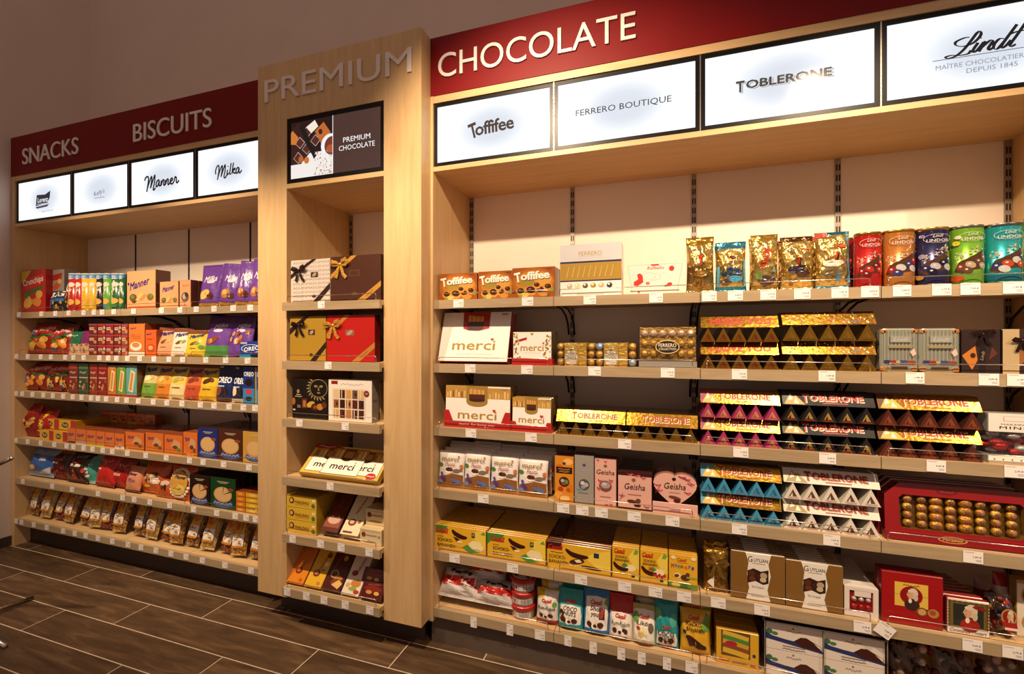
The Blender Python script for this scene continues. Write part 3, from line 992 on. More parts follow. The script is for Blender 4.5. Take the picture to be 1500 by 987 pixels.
def bag(w, h, D, bands, items=(), kind='pillow', mat=FILM, seed=1, zig=True, wr=1.0, pmat=None, name='pouch', nx=14, nz=20):
    prof, width, front = bag_shape(w, h, D, kind, seed, wr)
    rg = random.Random(seed + 7)
    m = MB()
    def colv(v, u):
        c = None
        for b in bands:
            if v >= b[0]:
                c = b[1]
        return C(c)
    vs, fs, cl = [], [], []
    for s_ in (-1, 1):
        for j in range(nz + 1):
            for i in range(nx + 1):
                u, v = -1 + 2 * i / nx, j / nz
                vs.append((u * w / 2 * width(v), s_ * D / 2 * prof(u, v), v * h))
    N = (nx + 1) * (nz + 1)
    for s_ in (0, 1):
        for j in range(nz):
            for i in range(nx):
                a = s_ * N + j * (nx + 1) + i
                f = [a, a + 1, a + nx + 2, a + nx + 1]
                fs.append(f if s_ == 0 else f[::-1])
                cl.append(colv((j + 0.5) / nz, 0))
    for j in range(nz):
        for i, flip in ((0, 0), (nx, 1)):
            a = j * (nx + 1) + i
            f = [a, a + nx + 1, N + a + nx + 1, N + a]
            fs.append(f[::-1] if flip else f)
            cl.append(colv((j + 0.5) / nz, 0))
    for i in range(nx):
        for j in (0, nz):
            a = j * (nx + 1) + i
            fs.append([a, a + 1, N + a + 1, N + a])
            cl.append(colv(j / nz, 0))
    m.add(vs, fs, cl)
    parts = [(name, m.mesh(name, mat, smooth=True), [])]
    parts += art_parts(items, w, h, front, mat=pmat or mat, fine=True, base=0.0015, step=0.0004)
    return parts

def can(rx, ry, h, body, lid, items=(), mat=TIN, lid_h=0.012, rim='9a938a', pmat=None, n=36, top=None):
    m = MB()
    def ring(r, z): return [(rx * r * math.cos(2 * math.pi * k / n), ry * r * math.sin(2 * math.pi * k / n), z) for k in range(n)]
    def wall(mb, prof, col):
        vs = [p for r, z in prof for p in ring(r, z)]
        fs = []
        for i in range(len(prof) - 1):
            for k in range(n):
                j = (k + 1) % n
                fs.append([i * n + k, i * n + j, i * n + n + j, i * n + n + k])
        fs.append(list(range(n))[::-1])
        fs.append([(len(prof) - 1) * n + k for k in range(n)])
        mb.add(vs, fs, C(col))
    wall(m, [(0.985, 0), (1.0, 0.003), (1.0, h - lid_h)], body)
    l = MB()
    wall(l, [(1.0, h - lid_h), (1.018, h - lid_h + 0.001), (1.018, h - 0.002), (1.005, h), (0.97, h), (0.96, h - 0.004)], lid)
    b = MB()
    wall(b, [(1.012, 0), (1.012, 0.005), (1.0, 0.006)], rim)
    def mp(x, z, off):
        t = x / rx * 1.45
        return ((rx + off) * math.sin(t), -(ry + off) * math.cos(t), z)
    parts = [('can_body', m.mesh('can_body', mat, smooth=False), []), ('lid', l.mesh('lid', METAL if mat is TIN else PLASTIC), []), ('base_rim', b.mesh('base_rim', METAL), [])]
    for p in (parts[0][1], parts[1][1]):
        for f in p.polygons:
            f.use_smooth = len(f.vertices) < 10
    parts += art_parts(items, 2 * rx, h, mp, mat=pmat or mat, fine=True, base=0.0008, step=0.0001)
    return parts

def ribbon_bow(px, pz, s, col, mat=FOILS):
    """a tied bow on the front: two loops, knot and two tails"""
    m = MB()
    def strip(pts, wd):
        vs = []
        for i, p in enumerate(pts):
            a, b = Vector(pts[max(0, i - 1)]), Vector(pts[min(len(pts) - 1, i + 1)])
            t = (b - a).normalized()
            nrm = t.cross(Vector((0, 1, 0)))
            if nrm.length < 0.2: nrm = Vector((0, 0, 1))
            nrm.normalize()
            q = wd[i] if isinstance(wd, list) else wd
            for s2 in (-1, 1):
                vs.append(tuple(Vector(p) + nrm * q * 0.5 * s2))
        m.add(vs, [[2 * i, 2 * i + 1, 2 * i + 3, 2 * i + 2] for i in range(len(pts) - 1)], C(col))
    def w_(a, b, y): return (px + a * s, -y * s - 0.002, pz + b * s)
    for sg in (-1, 1):
        up = 0.45 if sg > 0 else 0.25
        strip([w_(0, 0, 0.10), w_(sg * 0.35, up * 0.7, 0.32), w_(sg * 0.8, up, 0.36), w_(sg * 0.95, up * 0.5, 0.30), w_(sg * 0.7, -0.05, 0.22), w_(sg * 0.3, -0.05, 0.14), w_(0, 0, 0.10)], [0.12 * s, 0.3 * s, 0.42 * s, 0.40 * s, 0.36 * s, 0.25 * s, 0.12 * s])
        strip([w_(0, 0, 0.12), w_(sg * 0.25, -0.5, 0.16), w_(sg * 0.38, -1.0, 0.12), w_(sg * 0.62 + 0.1, -1.35, 0.10)], [0.14 * s, 0.30 * s, 0.36 * s, 0.36 * s])
    m.ball((px, -0.12 * s, pz), 0.17 * s, col, n=8, m=5)
    return ('bow', m.mesh('bow', mat, smooth=True), [])

# ------------------------------------------------------------------ putting goods on shelves
_labels = {}
def put(name, label, cat, parts, loc, lean=0.0, rz=0.0, group=None, roll=0.0):
    e = empty(name, loc, label, cat, group)
    e.rotation_euler = (-math.radians(lean), math.radians(roll), math.radians(rz))
    for n, me, subs in parts:
        o = link(n, me, e)
        if n == 'nut_filling': o['kind'] = 'stuff'
        for n2, me2 in subs:
            link(n2, me2, o)
    return e

class Row:
    def __init__(s, sec, r):
        s.Y, zs, s.word = SEC[sec]
        s.z = zs[r]
        s.r = r
        s.where = '%s %s shelf' % (RN[r], s.word)
    def dims(s, x0, x1, ytop, back, lean=0.0):
        Y = s.Y + back
        X0, X1 = X_at(x0, Y), X_at(x1, Y)
        h = Z_at((x0 + x1) / 2, ytop, Y) - s.z
        if lean:
            a = math.radians(lean)
            # the leaning top edge is further back: solve for the length of the face
            for _ in range(6):
                yt = Y + h * math.sin(a)
                h = (Z_at((x0 + x1) / 2, ytop, yt) - s.z) / math.cos(a)
        return X0, X1, h, Y
    def lab(s, desc, comma=False):
        return '%s on the %s' % (desc, s.where)
    def add(s, name, desc, cat, parts, x, y, lean=0, rz=0, group=None, z=0.0, full=None, roll=0):
        return put(name, full or s.lab(desc), cat, parts, (x, y, s.z + z + 0.0004), lean, rz, group, roll)
    def box(s, x0, x1, ytop, desc, cols, items=(), d=0.05, back=0.028, lean=0, n=0, gap=0.003, name='chocolate_box', cat='box', mat=GLOSSY, extra=None, z=0.0, behind=None, hh=None, rz=0, side=None, dxn=0.0, tray=None):
        X0, X1, h, Y = s.dims(x0, x1, ytop, back, lean)
        h = (hh or h) - z
        w = X1 - X0
        parts = carton(w, h, d, cols, items, mat, side=side)
        z += d * math.sin(math.radians(lean))
        fp = parts
        if extra and tray:
            s.add('display_tray', tray, 'tray', extra(w, h, d), (X0 + X1) / 2, Y - 0.001)
        elif extra:
            fp = parts + extra(w, h, d)
        s.add(name, desc, cat, fp, (X0 + X1) / 2, Y, lean, z=z, rz=rz)
        for k in range(n):
            dy = (k + 1) * (d / max(0.3, math.cos(math.radians(lean))) + gap)
            s.add(name, None, cat, parts, (X0 + X1) / 2 + dxn * (k + 1), Y + dy, lean, z=z, rz=rz, group='%ss behind the front one on the %s' % (desc, s.where),
                  full='%s, %s back in its file' % (behind or desc, ORD[k + 1]))
        return w, h, Y
    def bag(s, x0, x1, ytop, desc, bands, items=(), D=0.06, back=0.03, lean=6, kind='pillow', mat=FILM, n=0, step=0.05, name='snack_bag', cat='bag', seed=None, wr=1.0, rz=0, roll=0, pmat=None, z=0.0, behind=None, extra=None, rise=0.0, dxn=0.004):
        X0, X1, h, Y = s.dims(x0, x1, ytop, back, lean)
        w = (X1 - X0) * 1.03
        parts = bag(w, h, D, bands, items, kind, mat, seed if seed is not None else int(x0 * 7 + s.r), wr=wr, pmat=pmat)
        if extra: parts += extra(w, h, D)
        z += D * 0.35 * math.sin(math.radians(lean))
        s.add(name, desc, cat, parts, (X0 + X1) / 2, Y + D / 2, lean, z=z, rz=rz, roll=roll)
        for k in range(n):
            s.add(name, None, cat, parts, (X0 + X1) / 2 + dxn * (1 + k % 2), Y + D / 2 + (k + 1) * step, lean, z=z + rise * (k + 1), rz=rz, roll=roll, group='%ss behind the front one on the %s' % (desc, s.where),
                  full='%s, %s back in its file' % (behind or desc, ORD[k + 1]))
        return w, h, Y

# ================================================================== GOODS ON THE CHOCOLATE UNIT
# ---------------------------------------------------------------- top shelf
r = Row('C', 0)
def toffee():
    it = [R(0, 0, 1, 1, '9a5018'), E_(0.5, 0.5, 0.5, 0.49, 'ab6220'), E_(0.52, 0.52, 0.44, 0.38, 'c07c2a'), E_(0.5, 0.50, 0.34, 0.14, 'a08434', 4), E_(0.72, 0.60, 0.2, 0.22, 'd09a44')]
    for x, y, s in ((0.20, 0.24, 1.0), (0.44, 0.26, 1.25), (0.66, 0.27, 1.0), (0.84, 0.36, 0.9), (0.58, 0.42, 0.8)):
        it += [E_(x, y - 0.03, 0.115 * s, 0.13 * s, 'd9963c', -8), E_(x, y, 0.085 * s, 0.09 * s, '43200f', -8), E_(x - 0.02, y + 0.03, 0.025 * s, 0.02 * s, 'a0683a')]
    it += [E_(0.30, 0.10, 0.10, 0.08, 'e8b866'), E_(0.74, 0.12, 0.12, 0.09, 'c98a3a'), E_(0.93, 0.25, 0.04, 0.08, '7d9a2e'), E_(0.20, 0.07, 0.05, 0.05, '8aa232')]
    for dx, dz, c in ((0.008, -0.02, '54270f'), (0, 0, 'fbf3e4')):
        it += [T('T', 0.13 + dx, 0.68 + dz, 0.15, 0.33, c, b=0.04, rot=10), T('offifee', 0.54 + dx, 0.735 + dz, 0.68, 0.27, c, b=0.03, rot=3, sp=0.94)]
    it.append(R(0.80, 0.92, 0.92, 0.95, '7a4416'))
    return it
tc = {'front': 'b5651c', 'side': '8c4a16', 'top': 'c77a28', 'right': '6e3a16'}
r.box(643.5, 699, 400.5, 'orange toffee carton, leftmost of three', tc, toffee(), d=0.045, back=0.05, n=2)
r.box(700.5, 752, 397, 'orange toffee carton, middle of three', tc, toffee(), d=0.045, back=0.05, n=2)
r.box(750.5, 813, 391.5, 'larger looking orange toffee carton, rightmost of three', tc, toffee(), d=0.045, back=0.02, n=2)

it = [R(0, 0.64, 1, 1, 'c9c8cc'), R(0, 0.64, 1, 0.675, '2c3350'), R(0, 0.30, 1, 0.64, 'a88638'), R(0, 0.285, 1, 0.31, '2c3350'), T('FERRERO', 0.5, 0.82, 0.38, 0.08, 'b39a5c', b=0.01), R(0.30, 0.76, 0.70, 0.765, 'b0aaa0'), R(0.18, 0.72, 0.82, 0.725, 'bdb8b0'),
      R(0.28, 0.03, 0.72, 0.06, 'c9c0b4')]
for k in range(6):
    it += [E_(0.16 + 0.13 * k, 0.20, 0.045, 0.05, ['b9ab8e', 'd6c9a0', '6a5330', 'a3873c', 'd0a878', '3a3d48'][k]), E_(0.15 + 0.13 * k, 0.22, 0.02, 0.02, 'efe6d2')]
for k in range(9):
    it += [P([(0.10 + 0.09 * k, 0.36), (0.12 + 0.09 * k, 0.36), (0.16 + 0.09 * k, 0.58), (0.145 + 0.09 * k, 0.58)], 'c4a55c')]
r.box(820.5, 910.5, 357, 'tall silver and gold praline box', {'front': 'ece6e0', 'side': 'd9cfc6', 'right': 'd9cfc6', 'top': 'e0dcd8'}, it, d=0.05, back=0.03, n=1)

# white box with concave sides and its file behind
X0, X1, h, Y = r.dims(918, 1001, 386, 0.03)
w = X1 - X0
def raff():
    m = MB()
    n = 8
    lft, rgt = [], []
    for k in range(n + 1):
        v = k / n
        q = 0.5 * w * (0.97 - 0.13 * math.sin(math.pi * v * 0.5) ** 1.4 + 0.16 * max(0, v - 0.55) ** 1.2) if False else 0.5 * w * (0.86 + 0.14 * v ** 1.3)
        lft.append((-q, v * h)); rgt.append((q, v * h))
    out = lft[::-1] + rgt
    out = [(x, z) for x, z in rgt] + [(x, z) for x, z in lft[::-1]]
    d = 0.022
    N = len(out)
    vs = [(x, 0, z) for x, z in out] + [(x, d, z) for x, z in out]
    m.add(vs, [list(range(N)), list(range(N, 2 * N))[::-1]], C('e6d8ce'))
    m.add(vs, [[i, N + i, N + (i + 1) % N, (i + 1) % N] for i in range(N)], C('a8322a'))
    p = [('carton', m.mesh('carton', GLOSSY), [])]
    its = [K([(0.03, 0.97), (0.97, 0.97)], 0.0012, 'c2a8a0'), K([(0.10, 0.03), (0.085, 0.3), (0.04, 0.7), (0.02, 0.97)], 0.0014, 'b89c94'), K([(0.90, 0.03), (0.915, 0.3), (0.96, 0.7), (0.98, 0.97)], 0.0014, 'b89c94'), K([(0.30, 0.66), (0.40, 0.72), (0.55, 0.66), (0.70, 0.70)], 0.0008, 'd8b8b0'), K([(0.40, 0.50), (0.50, 0.46), (0.62, 0.52)], 0.0008, 'd8b8b0'), T('Raffaello', 0.52, 0.86, 0.30, 0.10, 'b33a32', sh=0.2), R(0.44, 0.93, 0.58, 0.98, 'c23a30'), E_(0.80, 0.82, 0.045, 0.085, 'cf3a2c'),
           P([(0.13, 0.30), (0.20, 0.28), (0.30, 0.40), (0.29, 0.62), (0.24, 0.70), (0.19, 0.66), (0.21, 0.50), (0.13, 0.42)], 'cf3a2c'),
           E_(0.38, 0.36, 0.035, 0.05, 'd96a5a'), E_(0.76, 0.30, 0.05, 0.06, 'cf3a2c', 20), E_(0.70, 0.26, 0.03, 0.03, 'b83024'), E_(0.22, 0.08, 0.02, 0.04, 'cf4a3c'), E_(0.5, 0.55, 0.008, 0.02, 'd8b8ac'), E_(0.6, 0.6, 0.008, 0.02, 'd8b8ac')]
    return p + art_parts(its, w, h, mat=GLOSSY)
rp = raff()
r.add('chocolate_box', 'white box with red figure and dots', 'box', rp, (X0 + X1) / 2, Y)
for k in range(6):
    r.add('chocolate_box', None, 'box', rp, (X0 + X1) / 2, Y + 0.026 * (k + 1), group='white red-edged boxes behind the front one', full='white box with red edges, %s back in its file' % ORD[k + 1])

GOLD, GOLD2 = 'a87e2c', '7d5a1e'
def gbag(edge, pics):
    it = []
    for p in pics: it += p
    return it
Tr = lambda cx, cy, s, c: P([(cx - s, cy - s * 0.8), (cx + s, cy - s * 0.8), (cx, cy + s * 0.9)], c)
tred = lambda x, y, s=1: [T('T', x + 0.02, y - 0.012, 0.20 * s, 0.18 * s, '3a2010', b=0.04), T('T', x, y, 0.20 * s, 0.18 * s, 'c8351c', b=0.04)]
bags = [(1006, 1047, 346, 'plain gold foil bag with red letter T', [(0, '9a8048'), (0.45, 'cdb16a'), (0.86, 'b8923c')], tred(0.52, 0.56) + [Tr(0.3, 0.2, 0.07, '9a6a28'), Tr(0.6, 0.16, 0.08, '8a5a20'), E_(0.5, 0.32, 0.25, 0.06, '8c6a2a')]),
        (1050, 1095, 353, 'short gold foil bag with blue top', [(0, '3f8fb0'), (0.10, 'cdb16a'), (0.84, '4a9cc0')], tred(0.52, 0.60) + [E_(0.5, 0.36, 0.36, 0.10, '27405c'), E_(0.62, 0.24, 0.25, 0.06, '4a9cc0'), E_(0.3, 0.18, 0.2, 0.06, '58422a'), R(0.02, 0.1, 0.10, 0.5, '4f9dbb'), R(0.9, 0.1, 0.98, 0.6, '4f9dbb')]),
        (1103, 1143, 342, 'gold foil bag with slanted red lettering', [(0, '9a8048'), (0.08, 'cdb16a'), (0.9, 'c09a44')], [T('TOBLERONE', 0.48, 0.55, 0.85, 0.12, 'c8381e', b=0.03, rot=72), E_(0.55, 0.17, 0.33, 0.08, '4a3a48'), Tr(0.25, 0.62, 0.08, 'e8e0d0'), Tr(0.8, 0.36, 0.07, '7ea08a'), E_(0.25, 0.25, 0.12, 0.06, '6b8a4a')]),
        (1147, 1195, 345, 'gold foil bag with dark chocolate picture', [(0, 'cdb16a'), (0.92, '6c4a2c')], tred(0.52, 0.52) + [E_(0.5, 0.36, 0.34, 0.07, '2e2436'), E_(0.65, 0.27, 0.22, 0.05, '4a2e20'), Tr(0.30, 0.14, 0.08, '8a6a30'), R(0.55, 0.72, 0.9, 0.76, 'b4632c')]),
        (1199, 1250, 338, 'widest gold foil bag with blue and red edges', [(0, '4897b8'), (0.06, 'cdb16a'), (0.93, '3f8fae')], tred(0.56, 0.56) + [R(0.0, 0.9, 0.35, 0.99, 'a03a26'), R(0.90, 0.1, 1.0, 0.9, '4a9cc0'), E_(0.45, 0.42, 0.30, 0.06, 'e8dcc8'), E_(0.45, 0.28, 0.32, 0.08, '6a5a38'), Tr(0.6, 0.20, 0.10, '3a7fa4'), R(0.45, 0.70, 0.85, 0.74, 'c8502c')])]
for x0, x1, yt, ds, bands, its in bags:
    r.bag(x0, x1, yt, ds, bands, its, D=0.07, lean=4, kind='pillow', mat=FOIL, n=1, step=0.075, name='foil_bag', wr=2.6, pmat=FILM, back=0.03)

def lindor(items2, txtc='f4ece4'):
    def arc(a0, a1, rx, ry, cx, cy):
        return [(cx + rx * math.cos(a0 + (a1 - a0) * k / 10), cy + ry * math.sin(a0 + (a1 - a0) * k / 10)) for k in range(11)]
    return items2 + [K(arc(0.2, 6.3, 0.27, 0.075, 0.5, 0.80), 0.0009, txtc), T('Lindt', 0.5, 0.845, 0.20, 0.055, txtc, sh=0.4), T('LINDOR', 0.5, 0.765, 0.42, 0.05, txtc, b=0.01)]
def sweets(c1, c2, c3):
    it = [P([(0.12, 0.22), (0.22, 0.38), (0.45, 0.46), (0.80, 0.60), (0.90, 0.52), (0.86, 0.28), (0.50, 0.24), (0.3, 0.18)], '5a3a26')]
    for x, y, c in ((0.28, 0.29, c1), (0.46, 0.33, c2), (0.64, 0.38, c3), (0.78, 0.44, c1), (0.74, 0.31, c2), (0.40, 0.24, c3)):
        it += [E_(x, y, 0.10, 0.06, c, 25), E_(x - 0.02, y + 0.015, 0.03, 0.015, 'f0e4da', 25)]
    g2 = random.Random(4)
    for q in range(34):
        t_ = g2.random()
        it.append(E_(0.14 + 0.74 * t_, 0.46 + 0.20 * t_ + g2.uniform(-0.05, 0.06), 0.022, 0.008, g2.choice(['e8d8b8', 'd8c8a8', 'f4ece0', 'c8b088']), g2.uniform(0, 60)))
    return it
tins = [(1249.5, 1289, 343, 'red metallic oval sweet tin', 'b01a1c', 'b08a4a', sweets('a51c1c', 'c9302a', '7a1414')),
        (1291, 1338, 339, 'bronze metallic oval sweet tin', 'b07030', 'c09a58', sweets('b01c1c', 'e0d8d0', '3a3c78')),
        (1339.5, 1388, 336, 'navy metallic oval sweet tin', '22224e', 'b8954e', sweets('2a2c68', 'c8c8d4', '1c1c3a') + [E_(0.2, 0.5, 0.08, 0.04, 'b0a8c4'), E_(0.2, 0.85, 0.06, 0.03, '8a88b0'), E_(0.14, 0.14, 0.1, 0.04, 'c09a40')]),
        (1389.5, 1438, 333, 'lime green metallic oval sweet tin', '6fa62c', '8f8a80', sweets('8a3a26', 'c8b090', '6a4a30') + [E_(0.18, 0.70, 0.08, 0.04, 'e6d23c'), E_(0.2, 0.10, 0.14, 0.05, 'c8501c'), E_(0.22, 0.80, 0.07, 0.03, 'e8ecc0')]),
        (1440, 1494, 330, 'teal metallic oval sweet tin', '1b8f96', '7d7a76', sweets('2c3a78', 'c8502a', 'd8dcd0') + [R(0.05, 0.06, 0.95, 0.14, '1c6a80'), E_(0.88, 0.28, 0.08, 0.05, 'b83a24')])]
for x0, x1, yt, ds, bc, lc, its in tins:
    X0, X1, h, Y = r.dims(x0, x1, yt, 0.075)
    w = X1 - X0
    p = can(w / 2, w / 2 * 0.8, h, bc, lc, lindor(its))
    r.add('sweet_tin', ds, 'tin', p, (X0 + X1) / 2, YF + 0.028 + w * 0.4)
    for k in range(1):
        r.add('sweet_tin', None, 'tin', p, (X0 + X1) / 2, YF + 0.032 + w * 1.25, group='tins behind the front row', full='%s, standing behind the front one' % ds)
X0 = X_at(1497, YF + 0.10)
p = can(0.055, 0.044, 0.245, '3f8a3a', '8f8a80', lindor(sweets('8a3a26', 'c8b090', '6a4a30')))
r.add('sweet_tin', 'dark green oval sweet tin cut by the right edge', 'tin', p, X0 + 0.060, YF + 0.10)

# ---------------------------------------------------------------- second shelf
r = Row('C', 1)
MG = 'a8853a'
def merci(txt_y=0.30, th=0.20, tw=0.62, top='red', c=MG):
    it = [T('merci', 0.50, txt_y, tw, th, c, b=0.012), R(0.25, txt_y - th * 0.95, 0.80, txt_y - th * 0.88, 'd8cfc4')]
    if top == 'red':
        it = [P([(0.30, 1), (0.32, 0.66), (0.40, 0.62), (0.55, 0.61), (0.70, 0.66), (0.70, 1)], 'a52019')] + it
    else:
        it = [R(0, 0.70, 0.33, 0.99, 'b58b42'), R(0.66, 0.70, 1, 0.96, 'b58b42'), R(0.33, 0.60, 0.66, 1, '9a7a34'), E_(0.495, 0.60, 0.16, 0.10, '9a7a34')] + it
        for k in range(7):
            it.append(R(0.02 + 0.045 * k, 0.72, 0.045 + 0.045 * k, 0.84 + 0.02 * (k * 5 % 4), ['d9b268', 'e8c888', '8a5a2a'][k % 3]))
            it.append(R(0.68 + 0.045 * k, 0.71, 0.705 + 0.045 * k, 0.82 + 0.02 * (k * 3 % 4), ['d9b268', 'c49a50', 'e0c080'][k % 3]))
    for k in range(7):
        it += [R(0.385 + 0.032 * k, 0.72, 0.412 + 0.032 * k, 0.93 - 0.004 * k, 'c98a3c' if k % 2 else 'dba656')]
    it += [R(0.375, 0.66, 0.615, 0.80, '4e2414'), E_(0.495, 0.66, 0.12, 0.035, '3c1a0e')]
    it.append(H(0.76 if tw > 0.5 else 0.74, txt_y + th * 0.62, 0.009 if th < 0.3 else 0.012, 'b8382c'))
    it.append(R(0.86, 0.93, 0.95, 0.96, '9a8f80'))
    return it
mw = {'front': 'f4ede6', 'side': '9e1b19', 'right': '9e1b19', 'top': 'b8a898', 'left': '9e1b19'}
r.box(641, 743, 461, 'large white gift box with red panel, leaning back,', mw, merci(0.32, 0.19, 0.62), d=0.045, lean=17, back=0.028, n=1)
def tray(col, hgt, ears=0.0, txt=None, over=0.004, dep=None):
    def f(w, h, d):
        D = dep or d * 2 + 0.01
        m = MB()
        c = C(col)
        a = w / 2 + over
        pf = [(-a, 0), (a, 0), (a, hgt + ears), (a - 0.02 - ears * 0.15, hgt + ears), (a - 0.02 - ears * 0.55, hgt), (-a + 0.02 + ears * 0.55, hgt), (-a + 0.02 + ears * 0.15, hgt + ears), (-a, hgt + ears)] if ears else [(-a, 0), (a, 0), (a, hgt), (-a, hgt)]
        n_ = len(pf)
        m.add([(x, -0.004, z) for x, z in pf] + [(x, -0.0025, z) for x, z in pf], [list(range(n_)), list(range(n_, 2 * n_))[::-1]] + [[i, n_ + i, n_ + (i + 1) % n_, (i + 1) % n_] for i in range(n_)], c)
        m.box(a - 0.0015, a, -0.0025, D, 0, hgt, col)
        m.box(-a, -a + 0.0015, -0.0025, D, 0, hgt, col)
        out = [('display_tray', m.mesh('display_tray', GLOSSY), [])]
        if txt:
            out += art_parts([T(txt, 0.5, 0.5, 0.55, 0.55, 'f0d8cc', sh=0.3)], w, hgt, lambda x, z, o: (x, -0.004 - o, z), mat=GLOSSY, let_name='tray_lettering')
        return out
    return f
it = [T('merci', 0.5, 0.52, 0.60, 0.20, MG, b=0.015), R(0.28, 0.36, 0.72, 0.375, 'd8cfc4'), P([(0.05, 0.66), (0.36, 0.76), (0.37, 0.84), (0.06, 0.74)], 'a8221c'), H(0.5, 0.93, 0.008, MG), H(0.79, 0.66, 0.006, 'b8382c')]
rg = random.Random(3)
for k in range(60):
    side_ = k % 2
    a = rg.random()
    x = (0.03 + 0.20 * rg.random() * (1 - a * 0.6)) if k % 4 < 2 else 1 - (0.03 + 0.20 * rg.random() * (1 - a * 0.6))
    it.append(E_(x, 0.15 + a * 0.82, 0.012 + 0.015 * rg.random(), 0.018 + 0.02 * rg.random(), rg.choice(['a8853a', '8a6a2a', 'c2a45a']), rg.uniform(0, 180)))
r.box(751.5, 808, 486, 'small white box with gold heart wreath', {'front': 'f4ede6', 'side': '6d5a3a', 'right': '5a4a30', 'top': '8d7a56'}, it, d=0.04, back=0.03, n=2, extra=tray('b01f1b', 0.033), tray='low red tray under the gold wreath box')

# clear boxes of gold wrapped balls
def ball_row(m, x, z0, n, rr, y, cols):
    for k in range(n):
        m.ball((x, y, z0 + rr + k * 2 * rr), rr, cols[k % len(cols)], n=12, m=8)
def clear_box(w, h, d, t=0.0012):
    m = MB()
    m.bbox(-w / 2, w / 2, 0, d, 0, h, 0.004, 'ffffff')
    return ('clear_lid', m.mesh('clear_lid', CLEAR), [])
for k, (x0, x1, c2) in enumerate(((815, 871, ['c29a40', 'b88a34', 'caa24a']), (872, 932, ['9fb6d2', 'c09040', 'c9a24a']))):
    X0, X1, h, Y = r.dims(x0, x1, 502, 0.028)
    w = X1 - X0
    d = 0.045
    parts = []
    for xx in (-0.405, 0.40):
        for q in range(3):
            m = MB(); m.ball((xx * w, d / 2, h * (0.17 + 0.33 * q)), h * 0.165, c2[(q + k) % 3] if xx < 0 else c2[q % 3], n=14, m=9)
            parts.append(('wrapped_ball', m.mesh('wrapped_ball', FOILB, True), []))
    m = MB(); m.box(-w * 0.29, w * 0.29, 0.006, d - 0.006, 0.002, h - 0.002, 'b08a3a'); parts.append(('gold_sleeve', m.mesh('gold_sleeve', FOILB), []))
    its = [R(0.22, 0.0, 0.56, 1, 'c8a64e'), R(0.58, 0.0, 0.78, 1, 'c9a13e'), E_(0.39, 0.36, 0.165, 0.34, 'e9e1d2'), R(0.225, 0.26, 0.555, 0.50, 'e4dccd'), T('FERRERO', 0.39, 0.52, 0.29, 0.14, '54402c'), T('ROCHER', 0.39, 0.35, 0.27, 0.13, '54402c'), P([(0.25, 0.99), (0.53, 0.99), (0.42, 0.66), (0.37, 0.66)], 'd8c070'), E_(0.39, 0.69, 0.035, 0.05, '6a4a2c')]
    parts += art_parts(its, w, h, lambda x, z, o: (x, 0.0055 - o * 0.5, z), mat=FOILB)
    parts.append(clear_box(w, h, d))
    r.add('praline_case', ['clear case of gold balls', 'clear case with a pale blue ball'][k], 'praline box', parts, (X0 + X1) / 2, Y)
    for q in range(2):
        r.add('praline_case', None, 'praline box', parts, (X0 + X1) / 2, Y + (q + 1) * 0.05, group='clear praline cases behind the front ones', full='clear case of gold balls, %s back in its %s file' % (ORD[q + 1], ['left', 'right'][k]))
X0, X1, h, Y = r.dims(935, 1022, 477, 0.035, 6)
w, d = X1 - X0, 0.04
m = MB(); m.box(-w * 0.48, w * 0.48, 0.022, d, h * 0.17, h * 0.98, '8a6828')
parts = [('gold_tray', m.mesh('gold_tray', FOILB), [])]
m = MB(); m.box(-w * 0.49, w * 0.49, 0.004, d, 0.002, h * 0.15, '8f8c88'); parts.append(('grey_base', m.mesh('grey_base', PLASTIC), []))
for rr_ in range(3):
    for c_ in range(6):
        m = MB(); m.ball(((c_ - 2.5) * w * 0.158, 0.020, h * (0.83 - 0.245 * rr_)), w * 0.066, 'd9c4b4' if rr_ == 0 else 'c49a3c', n=12, m=8)
        p_ = m.mesh('wrapped_ball', FOILB, True)
        t_ = []
        if rr_ == 0:
            t_ = [MB()]; t_[0].ball(((c_ - 2.5) * w * 0.158 + 0.004, 0.009, h * 0.85), w * 0.018, 'a8302c', n=6, m=4); t_ = [('sticker', t_[0].mesh('sticker', PLASTIC))]
        parts.append(('wrapped_ball', p_, t_))
parts.append(clear_box(w, h, d))
parts += art_parts([E_(0.50, 0.49, 0.205, 0.165, 'c9b078'), E_(0.50, 0.49, 0.19, 0.145, '241a18'), T('FERRERO', 0.5, 0.53, 0.30, 0.085, 'e9dcc0'), T('COLLECTION', 0.5, 0.44, 0.29, 0.05, 'e9dcc0')], w, h, mat=GLOSSY, base=0.001)
r.add('praline_case', 'large clear case of eighteen wrapped balls with oval label', 'praline box', parts, (X0 + X1) / 2, Y, lean=6)

